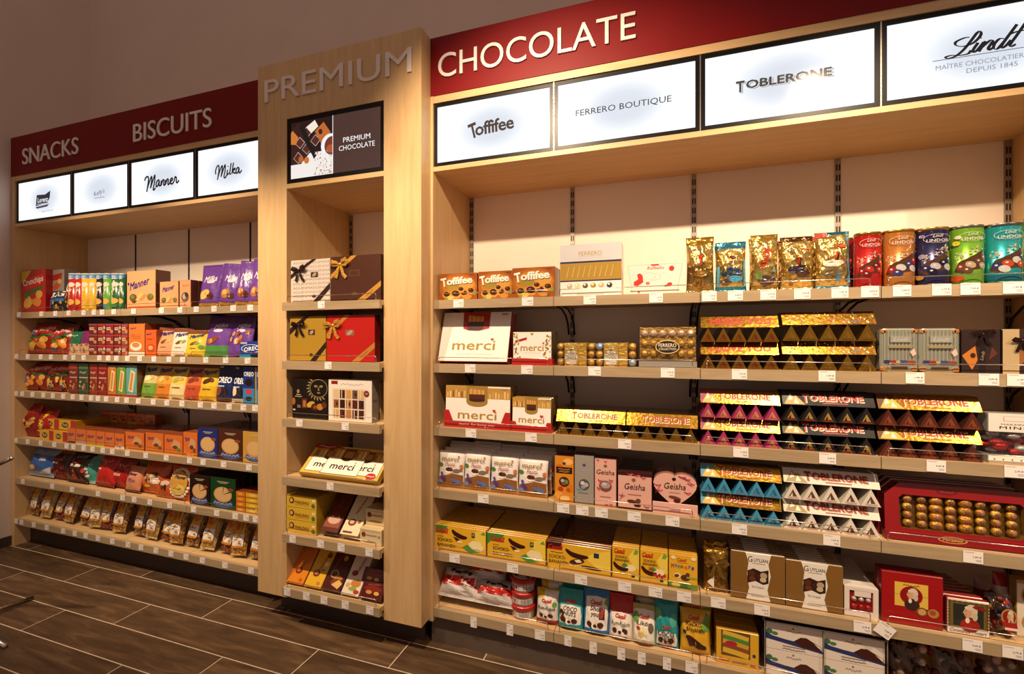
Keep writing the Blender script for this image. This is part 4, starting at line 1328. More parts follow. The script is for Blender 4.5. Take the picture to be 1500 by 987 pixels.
# ---- triangular bars
def bar_end(s, hh, L, col, side, emblem, txt):
    m = MB()
    vs = [(-s / 2, 0, 0), (s / 2, 0, 0), (0, 0, hh), (-s / 2, L, 0), (s / 2, L, 0), (0, L, hh)]
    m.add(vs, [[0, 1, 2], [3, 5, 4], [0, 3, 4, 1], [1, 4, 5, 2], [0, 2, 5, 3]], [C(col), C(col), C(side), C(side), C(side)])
    metal = col == GOLD
    p = [('bar_sleeve', m.mesh('bar_sleeve', FOILS if metal else MATT), [])]
    its = [P([(0.28, 0.16), (0.72, 0.16), (0.5, 0.60)], emblem), P([(0.36, 0.16), (0.50, 0.16), (0.46, 0.40)], col), T('TOBLERONE', 0.5, 0.085, 0.60, 0.09, txt)]
    return p + art_parts(its, s, hh, mat=FOILS if metal else MATT)
def bar_long(L, s, hh, col, side, mtn, mcol, txt='TOBLERONE', tcol='bf2a1e', out='f0dfae', inv=False, extra=()):
    m = MB()
    a = s / 2
    sl_ = math.hypot(a, hh)
    if inv:
        vs = [(-L / 2, a, 0), (L / 2, a, 0), (L / 2, 0, hh), (-L / 2, 0, hh), (-L / 2, 2 * a, hh), (L / 2, 2 * a, hh)]
        fs = [[0, 1, 2, 3], [3, 2, 5, 4], [0, 4, 5, 1], [0, 3, 4], [1, 5, 2]]
    else:
        vs = [(-L / 2, 0, 0), (L / 2, 0, 0), (L / 2, a, hh), (-L / 2, a, hh), (-L / 2, 2 * a, 0), (L / 2, 2 * a, 0)]
        fs = [[0, 1, 2, 3], [3, 2, 5, 4], [0, 4, 5, 1], [0, 3, 4], [1, 5, 2]]
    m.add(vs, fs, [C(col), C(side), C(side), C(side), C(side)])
    metal = col == GOLD
    mt = FOILS if metal else MATT
    p = [('bar_sleeve', m.mesh('bar_sleeve', mt), [])]
    if inv:
        return p
    na, nz = hh / sl_, a / sl_
    mp = lambda x, z, o: (x, z / sl_ * a - o * na, z / sl_ * hh + o * nz)
    its = list(extra)
    if mtn:
        its += [P([(0.005, 0.03), (0.20, 0.03), (0.17, 0.97), (0.005, 0.97)], mcol), P([(0.02, 0.05), (0.10, 0.85), (0.13, 0.60), (0.16, 0.70), (0.26, 0.05)], mtn), P([(0.07, 0.30), (0.095, 0.72), (0.125, 0.42)], 'fbf0d0'), P([(0.13, 0.12), (0.155, 0.5), (0.19, 0.12)], 'f4e4b8')]
    if txt == 'TOBLERONE':
        for dx, dz, c in ((0.008, -0.05, out), (0, 0, tcol)):
            its += [T('T', 0.265 + dx, 0.52 + dz, 0.07, 0.64, c, b=0.04), T('OBLERONE', 0.60 + dx, 0.56 + dz, 0.58, 0.48, c, b=0.035)]
        its += [R(0.45, 0.14, 0.72, 0.20, tcol)]
    elif txt:
        its += [T(txt, 0.52, 0.5, 0.78, 0.55, tcol, b=0.04)]
    pic, let = art(its, L, sl_, mp)
    if pic.v: p.append(('artwork', pic.mesh('artwork', CARTON), []))
    if let.v: p.append(('lettering', let.mesh('lettering', CARTON), []))
    return p
def bars(r, x0, x1, desc, ec, es, emb, et, lc, ls, mtn, mc, txt=('TOBLERONE', 'TOBLERONE'), layers=2, n=5, tcol='9c1c10', out='f0dfae', back=0.024, extra=(), hk=1.0, deep=1, trih=None):
    Y = YF + back
    X0, X1 = X_at(x0, Y), X_at(x1, Y)
    W = X1 - X0
    s = W / n
    th = trih or s * hk
    L = 0.30
    e = bar_end(s - 0.001, th, L, ec, es, emb, et)
    lay = ['lower', 'upper'] if layers == 2 else ['single']
    bh = 0.053
    for l in range(layers):
        z = l * (th + bh + 0.002)
        for k in range(n):
            put('triangular_bar', '%s bar end-on, %s of %s in the %s row, %s' % (desc, ORD[k], {5: 'five'}[n], lay[l], r.where), 'chocolate bar', e, (X0 + s * (k + 0.5), Y, r.z + z + 0.0005), group='bar ends on the %s' % r.where)
        b = bar_long(W - 0.003, 0.062, bh, lc, ls, mtn, mc, txt[l], tcol, out, extra=extra)
        put('triangular_bar', '%s bar lying lengthwise over the %s row, %s' % (desc, lay[l], r.where), 'chocolate bar', b, ((X0 + X1) / 2, Y + 0.002, r.z + z + th + 0.001))
        bi = bar_long(W - 0.003, 0.062, bh, lc, ls, None, mc, None, inv=True)
        for q in range(deep):
            put('triangular_bar', '%s bar, inverted, %s behind the front one over the %s row' % (desc, ORD[q], lay[l]), 'chocolate bar', bi, ((X0 + X1) / 2, Y + 0.002 + 0.0635 * q + 0.033, r.z + z + th + 0.001), group='lengthwise bars behind the front ones')
            if q + 1 < deep:
                bj = bar_long(W - 0.003, 0.062, bh, lc, ls, None, mc, None)
                put('triangular_bar', '%s bar, upright, %s behind the front one over the %s row' % (desc, ORD[q], lay[l]), 'chocolate bar', bj, ((X0 + X1) / 2, Y + 0.002 + 0.0635 * (q + 1), r.z + z + th + 0.001), group='lengthwise bars behind the front ones')
rgs = random.Random(9)
spk = [E_(rgs.uniform(0.02, 0.98) ** 0.7, rgs.uniform(0.06, 0.94), 0.008, 0.06, ['c8432c', 'e8d8a0', '4a6aa0', '8a5a28', 'd88a3c'][k % 5]) for k in range(80)]
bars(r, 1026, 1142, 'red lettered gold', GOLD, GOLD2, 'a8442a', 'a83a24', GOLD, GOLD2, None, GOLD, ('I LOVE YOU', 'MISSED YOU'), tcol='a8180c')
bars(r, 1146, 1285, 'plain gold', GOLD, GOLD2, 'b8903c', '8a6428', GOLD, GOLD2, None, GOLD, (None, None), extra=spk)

# ---- suitcase shaped tins
def suitcase(w, h, d):
    m = MB()
    n = 6
    rr = w * 0.16
    out = []
    for cx, cz, a0 in ((w / 2 - rr, rr, -90), (w / 2 - rr, h - rr, 0), (-w / 2 + rr, h - rr, 90), (-w / 2 + rr, rr, 180)):
        for k in range(n + 1):
            a = math.radians(a0 + 90 * k / n)
            out.append((cx + rr * math.cos(a), cz + rr * math.sin(a)))
    N = len(out)
    rings = []
    for y, i in ((0, 0.006), (0.004, 0.0), (d * 0.5 - 0.001, 0.0), (d * 0.5, 0.003), (d * 0.5 + 0.001, 0.0), (d - 0.004, 0.0), (d, 0.006)):
        k1, k2 = (w / 2 - i) / (w / 2), (h / 2 - i) / (h / 2)
        rings.append([(x * k1, y, h / 2 + (z - h / 2) * k2) for x, z in out])
    vs = [p for q in rings for p in q]
    fs = [list(range(N))] + [[a * N + i, (a + 1) * N + i, (a + 1) * N + (i + 1) % N, a * N + (i + 1) % N] for a in range(len(rings) - 1) for i in range(N)] + [list(range((len(rings) - 1) * N, len(rings) * N))[::-1]]
    m.add(vs, fs, C('a2a494'))
    p = [('case_shell', m.mesh('case_shell', TIN), [])]
    rib = MB()
    for k in range(9):
        x = (-0.38 + 0.76 * k / 8) * w
        rib.box(x - w * 0.018, x + w * 0.018, -0.003, 0.001, h * 0.42, h * 0.93, 'b0b2a2')
    for k in range(9):
        x = (-0.38 + 0.76 * k / 8) * w
        q = MB(); q.box(x - w * 0.018, x + w * 0.018, -0.003, 0.001, h * 0.24, h * 0.95, 'b0b2a2')
        p.append(('rib', q.mesh('rib', TIN), []))
    q = MB(); q.box(-w * 0.24, w * 0.30, -0.007, -0.002, h * 0.68, h * 0.82, 'b8baaa'); p.append(('name_plate', q.mesh('name_plate', TIN), []))
    q = MB(); q.box(-w * 0.28, w * 0.32, -0.009, -0.002, h * 0.55, h * 0.60, 'b9a878'); p.append(('handle', q.mesh('handle', TIN), []))
    for sx in (-1, 1):
        for sz in (0, 1):
            q = MB()
            zc = h * 0.93 if sz else h * 0.07
            xx = sx * w * 0.40
            q.bbox(xx - w * 0.09, xx + w * 0.09, -0.003, 0.004, zc - h * 0.05, zc + h * 0.05, 0.003, '9a6a3a')
            p.append(('corner_cap', q.mesh('corner_cap', PLASTIC), []))
    p += art_parts([T('Lindt', 0.53, 0.75, 0.40, 0.09, 'e6e6da', sh=0.4)], w, h, lambda x, z, o: (x, -0.007 - o, z), mat=TIN)
    st = [R(0.10, 0.20, 0.25, 0.27, '39427c'), R(0.25, 0.185, 0.42, 0.265, 'b8382c'), R(0.42, 0.20, 0.52, 0.26, 'd8c09a'), R(0.52, 0.19, 0.70, 0.27, '4a5a98'), R(0.70, 0.19, 0.92, 0.26, 'b04a34'), R(0.30, 0.06, 0.72, 0.13, '7a5a3a')]
    p += art_parts(st, w, h, lambda x, z, o: (x, -0.003 - o, z), mat=TIN, pic_name='stickers')
    q = MB(); q.add([(w * 0.26, -0.010, h * 0.46), (w * 0.33, -0.010, h * 0.36), (w * 0.42, -0.010, h * 0.42), (w * 0.36, -0.010, h * 0.55)], [[0, 1, 2, 3]], C('d8b0a4')); p.append(('luggage_tag', q.mesh('luggage_tag', CARTON), []))
    return p
for k, (x0, x1) in enumerate(((1288.5, 1345.5), (1345.5, 1406.5))):
    X0, X1, h, Y = r.dims(x0, x1, 481, 0.03)
    sp = suitcase(X1 - X0 - 0.002, h, 0.045)
    r.add('suitcase_tin', 'grey-green suitcase shaped tin, %s of the pair' % ('left' if k == 0 else 'right'), 'tin', sp, (X0 + X1) / 2, Y)
# ---- dark gift boxes with ribbon at the right edge
def gift(extra_items, bowx, bowz, bows, bowc):
    return lambda w, h, d: [ribbon_bow((bowx - 0.5) * w, bowz * h, bows * w, bowc)]
r.box(1408, 1466, 482, 'dark brown gift box with orange picture square', {'front': '2c1c18', 'side': '1e1310', 'top': '3a2824'}, [P([(0.02, 0.40), (0.36, 0.62), (0.42, 0.30), (0.28, 0.08)], 'b8702c'), E_(0.30, 0.40, 0.07, 0.06, '3a1a10'), R(0.46, 0, 0.62, 0.98, '1a1210'), P([(0.70, 0.30), (0.78, 0.60), (0.92, 0.45)], '5a2c20'), T('Lindt', 0.54, 0.4, 0.30, 0.06, '9a8a70', rot=80, sh=0.3)], d=0.045, back=0.03, extra=gift([], 0.55, 0.88, 0.26, '4a362e'))
r.box(1467.5, 1540, 482, 'dark gift box with pale stripe cut by the right edge', {'front': '33201c', 'side': '1e1310', 'top': '3a2824'}, [R(0.02, 0, 0.36, 1, 'b09a74'), P([(0.36, 0.15), (0.36, 0.55), (0.6, 0.45)], '8f5a30'), R(0.55, 0, 0.68, 1, '1a1210')], d=0.045, back=0.03, extra=gift([], 0.40, 0.74, 0.22, '4a342c'))

# ---------------------------------------------------------------- third shelf
r = Row('C', 2)
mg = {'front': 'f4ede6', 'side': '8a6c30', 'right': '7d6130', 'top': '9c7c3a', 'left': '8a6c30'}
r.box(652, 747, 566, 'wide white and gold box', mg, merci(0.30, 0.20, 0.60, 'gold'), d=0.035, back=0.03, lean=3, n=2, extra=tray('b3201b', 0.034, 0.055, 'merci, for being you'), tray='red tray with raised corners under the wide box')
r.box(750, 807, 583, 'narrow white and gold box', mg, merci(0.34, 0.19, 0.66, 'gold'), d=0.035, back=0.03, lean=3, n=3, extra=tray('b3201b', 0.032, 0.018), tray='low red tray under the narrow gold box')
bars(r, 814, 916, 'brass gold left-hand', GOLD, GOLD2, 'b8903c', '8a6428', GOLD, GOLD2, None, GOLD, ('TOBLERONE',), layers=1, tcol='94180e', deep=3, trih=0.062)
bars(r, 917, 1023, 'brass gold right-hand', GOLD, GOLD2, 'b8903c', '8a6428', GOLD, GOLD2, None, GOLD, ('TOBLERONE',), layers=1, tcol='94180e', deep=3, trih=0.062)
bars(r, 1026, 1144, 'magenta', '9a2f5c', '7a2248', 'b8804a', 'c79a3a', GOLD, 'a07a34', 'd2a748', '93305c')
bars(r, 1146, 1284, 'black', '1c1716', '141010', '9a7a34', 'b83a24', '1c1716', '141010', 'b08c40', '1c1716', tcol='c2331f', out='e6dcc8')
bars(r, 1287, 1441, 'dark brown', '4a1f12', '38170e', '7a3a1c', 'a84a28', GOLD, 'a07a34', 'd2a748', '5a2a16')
# box of wrapped sweets with window, at the right edge
X0, X1, h, Y = r.dims(1447, 1530, 606, 0.03)
w = X1 - X0
m = MB()
m.bbox(-w / 2, w / 2, 0.0, 0.09, h * 0.62, h, 0.002, {'front': 'e4dcd4', 'side': '8f8a86', 'left': '8a8580', 'top': '9a948e'})
m.bbox(-w / 2, w / 2, 0.0, 0.09, 0, h * 0.16, 0.002, {'front': 'ece4dc', 'side': '8f8a86'})
m.box(-w / 2, w / 2, 0.085, 0.09, h * 0.16, h * 0.62, '8f8a86')
parts = [('carton', m.mesh('carton', GLOSSY), [])]
rg = random.Random(8)
for k in range(22):
    m = MB(); m.ball((rg.uniform(-0.44, 0.44) * w, rg.uniform(0.014, 0.06), h * rg.uniform(0.20, 0.58)), 0.016, ['a81c20', 'c0c0c4', 'b0242a'][k % 3], n=8, m=6, sq=(1.5, 0.8, 0.8)); parts.append(('wrapped_sweet', m.mesh('wrapped_sweet', FOILB, True), []))
m = MB(); m.box(-w / 2 + 0.002, w / 2 - 0.002, 0.002, 0.003, h * 0.16, h * 0.62); parts.append(('window', m.mesh('window', CLEAR), []))
parts += art_parts([R(0.28, 0.84, 0.72, 0.94, 'c8a8a0'), R(0.30, 0.85, 0.70, 0.93, 'e9ded6'), T('MARZIPAN', 0.5, 0.78, 0.52, 0.03, '5a4a44'), T('MINIS', 0.5, 0.715, 0.58, 0.055, '3c302c', b=0.01, sp=1.2)] + [E_(0.12 + 0.16 * k, 0.08, 0.016, 0.02, '8a7a6a') for k in range(6)], w, h, mat=GLOSSY)
r.add('sweet_box', 'grey white box with window of red sweets', 'box', parts, (X0 + X1) / 2, Y)

# ---------------------------------------------------------------- fourth shelf
r = Row('C', 3)
def petits():
    it = [P([(0.02, 0.06), (0.98, 0.06), (0.98, 0.36), (0.60, 0.40), (0.02, 0.28)], '8a5a2c'), R(0.02, 0.02, 0.98, 0.08, 'b57a2c'), E_(0.47, 0.46, 0.17, 0.06, 'f0e8dc', 8), E_(0.42, 0.50, 0.11, 0.055, '4a2416'), E_(0.52, 0.50, 0.08, 0.05, '5e2f1c'),
          E_(0.74, 0.48, 0.15, 0.05, '7a6a5c', 5), E_(0.10, 0.62, 0.10, 0.05, '4a7a34'), E_(0.22, 0.26, 0.13, 0.05, '5b3a86', -35), E_(0.16, 0.38, 0.06, 0.04, '6b4a96', -35), E_(0.72, 0.20, 0.19, 0.055, '5a6ea8', -18), E_(0.10, 0.16, 0.12, 0.05, '6a86b8', 5), E_(0.92, 0.60, 0.07, 0.05, 'c87a4a'), E_(0.92, 0.52, 0.05, 0.04, 'a85a34')]
    it += [T('merci', 0.47, 0.79, 0.66, 0.115, '9a7a30', b=0.01), H(0.80, 0.86, 0.005, 'b8382c'), T('Petits', 0.50, 0.65, 0.40, 0.105, 'b03a30', sh=0.35)]
    return it
for k, (x0, x1, yt) in enumerate(((640, 678, 661), (677.5, 716, 662), (716.5, 757.5, 667), (757.5, 801, 671))):
    r.bag(x0, x1, yt, 'white sweet pouch, %s of four' % ['first', 'second', 'third', 'last'][k], [(0, 'a8702a'), (0.05, 'e6e0dc'), (0.93, 'd2ccc8')], petits(), D=0.03, lean=6, kind='flat', n=3, step=0.036, name='sweet_pouch', back=0.03, wr=0.8, seed=11, rise=0.009, dxn=0.012)
def fz(bg, fg, dark, txt, win):
    return [E_(0.5, 0.84, 0.09, 0.035, dark), R(0.06, 0.62, 0.94, 0.78, dark) if txt else R(0.2, 0.68, 0.8, 0.70, dark)] + win
orng = [E_(0.2, 0.15, 0.2, 0.08, 'e8a23c'), E_(0.7, 0.88, 0.25, 0.07, 'f0b860'), E_(0.8, 0.3, 0.2, 0.1, 'cf7a1c'), E_(0.25, 0.75, 0.2, 0.07, 'c8701a'), E_(0.5, 0.08, 0.3, 0.05, 'f4c878')]
r.box(812.5, 840.5, 668, 'orange honeycomb patterned tall box', {'front': 'd88a24', 'side': 'a8641c', 'top': '8a4c18', 'right': '9a5a1c'}, orng + [R(0.08, 0.62, 0.92, 0.76, '2a1c18'), E_(0.5, 0.84, 0.09, 0.03, '3a3a5c'), SQ(0.5, 0.71, 0.6, 0.04, 'c88a3c'), SQ(0.5, 0.66, 0.5, 0.04, 'c88a3c'), E_(0.5, 0.44, 0.27, 0.11, '3a2a1c'), E_(0.42, 0.46, 0.10, 0.04, 'b8b4b8'), E_(0.60, 0.44, 0.12, 0.05, '6a8a5a'), E_(0.48, 0.40, 0.12, 0.04, '8a4a2a'), E_(0.32, 0.28, 0.14, 0.05, 'b83a1c'), E_(0.72, 0.27, 0.10, 0.04, 'c24a20')], d=0.07, back=0.028)
r.box(841.5, 870, 667, 'silver grey tall box with round window', {'front': '9a948f', 'side': '7a7470', 'top': '6a6460', 'right': '7a7470'}, [E_(0.5, 0.80, 0.09, 0.03, '4a4c6a'), R(0.16, 0.675, 0.84, 0.70, '9e9a98'), E_(0.5, 0.40, 0.28, 0.115, '57524e'), E_(0.42, 0.43, 0.11, 0.04, 'cfcdd0'), E_(0.60, 0.40, 0.12, 0.045, 'b4b2b8'), E_(0.46, 0.35, 0.12, 0.035, '9a98a0'), R(0.12, 0.27, 0.42, 0.31, '5f9aa8'), R(0.2, 0.22, 0.7, 0.235, '6e6a68')], d=0.07, back=0.028)
PINK = 'dba79a'
flow = lambda x, y, s=1: [E_(x, y, 0.035 * s, 0.018 * s, 'b8304a'), E_(x + 0.05 * s, y + 0.015, 0.03 * s, 0.015 * s, 'cf5a70'), E_(x + 0.02 * s, y - 0.02, 0.028 * s, 0.014 * s, 'd47a8a'), E_(x - 0.05 * s, y + 0.02 * s, 0.02 * s, 0.012 * s, '9a2038')]
r.box(871, 903, 672, 'pink tall box with round window', {'front': 'e0ada0', 'side': '8a5a54', 'top': '6e4440', 'right': '7a4e48'}, flow(0.15, 0.95) + flow(0.5, 0.93) + flow(0.75, 0.04) + flow(0.55, 0.03) + [E_(0.5, 0.85, 0.08, 0.03, '7a6a3c'), T('Geisha', 0.5, 0.72, 0.82, 0.10, '2a1616', sh=0.2)] + flow(0.25, 0.52, 1.3) + flow(0.75, 0.54, 1.3) + [E_(0.5, 0.43, 0.29, 0.115, '7d4a44'), E_(0.5, 0.45, 0.22, 0.07, 'a89a9c'), E_(0.45, 0.47, 0.10, 0.03, 'd0c4c6')] + flow(0.2, 0.36, 1.2) + [R(0.25, 0.20, 0.75, 0.215, 'a8706a')], d=0.07, back=0.028)
r.box(905, 955, 692, 'pink square box with dark top band', {'front': 'e0ada0', 'side': '4a2622', 'top': '3a1a18', 'right': '5a302c'}, [R(0, 0.90, 1, 1, '38181a'), R(0, 0, 1, 0.05, '38181a')] + flow(0.35, 0.93, 1.3) + flow(0.55, 0.91, 1.4) + flow(0.75, 0.86, 1.2) + flow(0.12, 0.34, 1.2) + flow(0.85, 0.10, 1.2) + [E_(0.47, 0.80, 0.06, 0.045, '7a6a3c'), T('Geisha', 0.5, 0.62, 0.60, 0.16, '2a1616', sh=0.2), R(0.3, 0.40, 0.7, 0.415, 'a8706a'), K([(0.06, 0.22), (0.12, 0.34), (0.14, 0.42)], 0.002, '5a2c28'), E_(0.42, 0.22, 0.14, 0.05, '5a2c20', -5), E_(0.60, 0.25, 0.08, 0.06, '6e3a2a', 20), E_(0.58, 0.13, 0.10, 0.04, '43200f')], d=0.05, back=0.028, n=4)
# heart box in tray, with a file of hearts behind
X0, X1, h, Y = r.dims(956, 1022, 689, 0.03)
w = X1 - X0
def heart_outline(sx, sz, n=36):
    o = []
    for j in range(n):
        t = 2 * math.pi * j / n
        o.append((sx * math.sin(t) ** 3, sz * (13.5 * math.cos(t) - 3.4 * math.cos(2 * t) - 1.2 * math.cos(3 * t) - 0.4 * math.cos(4 * t)) / 15))
    return o
hz = h * 0.53
ho = heart_outline(w * 0.485, hz * 0.86)
zc = h * 0.60
def heart_part(d=0.016):
    m = MB()
    N = len(ho)
    vs = [(0, 0, zc)] + [(x, 0, zc + z) for x, z in ho] + [(0, d, zc)] + [(x, d, zc + z) for x, z in ho]
    m.add(vs, [[0, 1 + (i + 1) % N, 1 + i] for i in range(N)], C('e0ada0'))
    m.add(vs, [[N + 1, N + 2 + i, N + 2 + (i + 1) % N] for i in range(N)] + [[1 + i, 1 + (i + 1) % N, N + 2 + (i + 1) % N, N + 2 + i] for i in range(N)], C('8a5a50'))
    return ('heart_carton', m.mesh('heart_carton', GLOSSY), [])
ht = flow(0.10, 0.62, 1.2) + flow(0.14, 0.50, 1.2) + flow(0.66, 0.84, 1.2) + flow(0.76, 0.80, 1.2) + flow(0.85, 0.70, 1.1) + flow(0.78, 0.50, 1.1) + [K([(0.58, 0.86), (0.72, 0.84), (0.88, 0.72)], 0.002, '6a3430'), K([(0.06, 0.44), (0.14, 0.56), (0.18, 0.66)], 0.002, '6a3430'), E_(0.48, 0.80, 0.045, 0.035, '2c1c1c'), T('Geisha', 0.50, 0.64, 0.48, 0.14, '2a1616', sh=0.2), R(0.38, 0.49, 0.62, 0.50, 'a8706a'), E_(0.50, 0.38, 0.14, 0.035, '6e3a34', -10), E_(0.55, 0.31, 0.08, 0.04, '4a2418')]
hp = [heart_part()] + art_parts(ht, w, h, mat=GLOSSY)
m = MB(); m.bbox(-w / 2, w / 2, -0.006, 0.0, 0, h * 0.26, 0.0015, 'e2b0a4'); m.box(w / 2 - 0.002, w / 2, 0.0, 0.13, 0, h * 0.2, 'c8968c'); m.box(-w / 2, -w / 2 + 0.002, 0.0, 0.13, 0, h * 0.2, 'c8968c')
tr_ = [('display_tray', m.mesh('display_tray', GLOSSY), [])] + art_parts([T('Geisha', 0.5, 0.45, 0.24, 0.34, '7a3a3a', sh=0.2)], w, h * 0.26, lambda x, z, o: (x, -0.006 - o, z), mat=GLOSSY)
r.add('display_tray', 'pink open tray holding the heart boxes', 'tray', tr_, (X0 + X1) / 2, Y)
r.add('heart_box', 'front pink heart shaped box', 'box', hp, (X0 + X1) / 2, Y + 0.001)
for k in range(6):
    r.add('heart_box', None, 'box', hp, (X0 + X1) / 2, Y + 0.001 + 0.019 * (k + 1), group='heart boxes behind the front one', full='pink heart shaped box, %s back in its file' % ORD[k + 1])
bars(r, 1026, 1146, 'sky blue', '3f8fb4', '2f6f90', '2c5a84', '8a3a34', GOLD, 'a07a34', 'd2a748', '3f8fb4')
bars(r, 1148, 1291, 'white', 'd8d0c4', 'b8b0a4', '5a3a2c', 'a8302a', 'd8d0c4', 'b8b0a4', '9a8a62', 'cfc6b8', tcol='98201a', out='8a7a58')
# big red box of gold balls with cut corners
X0, X1, h, Y = r.dims(1297, 1530, 716, 0.035)
w = X1 - X0
def mozart():
    d = 0.04
    c = h * 0.22
    out = [(-w / 2, 0), (w / 2, 0), (w / 2, h - c), (w / 2 - c, h), (-w / 2 + c, h), (-w / 2, h - c)]
    wx0, wx1, wz0, wz1 = -w * 0.40, w * 0.40, h * 0.22, h * 0.80
    k_ = h * 0.06
    win = [(wx0 + k_, wz0), (wx1 - k_, wz0), (wx1, wz0 + k_), (wx1, wz1 - k_), (wx1 - k_, wz1), (wx0 + k_, wz1), (wx0, wz1 - k_), (wx0, wz0 + k_)]
    m = MB()
    cc = C('8c1418')
    vs = [(x, 0, z) for x, z in out] + [(x, d, z) for x, z in out] + [(x, 0, z) for x, z in win] + [(x, 0.03, z) for x, z in win]
    N = 6
    W0, W1 = 12, 20
    fs = [[0, 1, W0 + 1, W0], [1, 2, W0 + 3, W0 + 2], [1, W0 + 2, W0 + 1], [2, 3, W0 + 4, W0 + 3], [3, 4, W0 + 5, W0 + 4], [4, 5, W0 + 6, W0 + 5], [5, 0, W0 + 7, W0 + 6], [0, W0, W0 + 7]]
    m.add(vs, fs, cc)
    m.add(vs, [[i, N + i, N + (i + 1) % N, (i + 1) % N] for i in range(N)] + [[6, 7, 8, 9, 10, 11]], C('5a0c10'))
    m.add(vs, [[W0 + i, W0 + (i + 1) % 8, W1 + (i + 1) % 8, W1 + i] for i in range(8)] + [list(range(W1, W1 + 8))], C('6a4c1c'))
    p = [('carton', m.mesh('carton', GLOSSY), [])]
    ncol, nrow = 8, 4
    bm_ = MB(); bm_.ball((0, 0, 0), h * 0.062, 'c8963a', n=12, m=8); ball_me = bm_
    for ci in range(ncol):
        for ri in range(nrow):
            x = wx0 + (ci + 0.7) * (wx1 - wx0) / (ncol + 0.4)
            z = wz0 + (ri + 0.55) * (wz1 - wz0) / (nrow + 0.1)
            q = MB()
            big = ci in (2, 4)
            q.ball((x, 0.016, z), h * (0.088 if big else 0.074), 'a87424' if big else ['b88832', '9a6a24', 'c09438'][(ci + ri) % 3], n=12, m=8, sq=(1.15 if big else 1, 0.8, 1))
            s2 = MB(); s2.ball((x, 0.0025, z), h * 0.036, ['6a4a44', '8a5a50'][(ci + ri) % 2], n=10, m=5, sq=(1, 0.35, 1.1))
            p.append(('wrapped_ball', q.mesh('wrapped_ball', FOILB, True), [('medallion', s2.mesh('medallion', PLASTIC, True))]))
    lip = MB(); lip.bbox(-w / 2 - 0.004, w / 2 + 0.004, -0.006, -0.001, 0, h * 0.17, 0.001, '84121a'); lip.bbox(w / 2 - 0.035, w / 2 + 0.004, -0.006, -0.001, h * 0.17, h * 0.50, 0.001, '84121a'); p.append(('display_lip', lip.mesh('display_lip', GLOSSY), []))
    p += art_parts([E_(0.42, 0.90, 0.07, 0.05, '6a1016'), T('Mirabell', 0.42, 0.90, 0.09, 0.04, 'a83a34', sh=0.2)], w, h, mat=GLOSSY)
    p += art_parts([E_(0.44, 0.10, 0.095, 0.055, 'c09a48'), E_(0.44, 0.10, 0.085, 0.043, '84121a'), T('Mirabell', 0.44, 0.10, 0.13, 0.045, 'd8b468', sh=0.2)], w, h, lambda x, z, o: (x, -0.006 - o, z), mat=GLOSSY, pic_name='emblem', let_name='emblem_lettering')
    return p
mp_ = mozart()
r.add('praline_box', 'very large red box with window of gold balls', 'praline box', mp_, (X0 + X1) / 2, Y, lean=4)
def red_blank():
    d = 0.03; c = h * 0.22
    out = [(-w / 2, 0), (w / 2, 0), (w / 2, h - c), (w / 2 - c, h), (-w / 2 + c, h), (-w / 2, h - c)]
    m = MB(); N = 6
    vs = [(x, 0, z) for x, z in out] + [(x, d, z) for x, z in out]
    m.add(vs, [[0, 1, 2, 3, 4, 5]], C('8c1418'))
    m.add(vs, [[i, N + i, N + (i + 1) % N, (i + 1) % N] for i in range(N)] + [[11, 10, 9, 8, 7, 6]], C('5a1014'))
    e_ = MB()
    for i in (2, 3, 4):
        a, b = out[i], out[(i + 1) % 6]
        e_.tube([(a[0], 0, a[1] + 0.001), (b[0], 0, b[1] + 0.001)], 0.0012, 'd8cfc8', n=5)
    return [('carton', m.mesh('carton', GLOSSY), []), ('pale_edge', e_.mesh('pale_edge', CARTON), [])]
rb = red_blank()
for k in range(3):
    r.add('praline_box', None, 'praline box', rb, (X0 + X1) / 2 - 0.006 * (k + 1), Y + 0.045 + 0.033 * k, lean=4, group='red boxes behind the large red box', full='large red cut-corner box, %s back in its file' % ORD[k + 1])

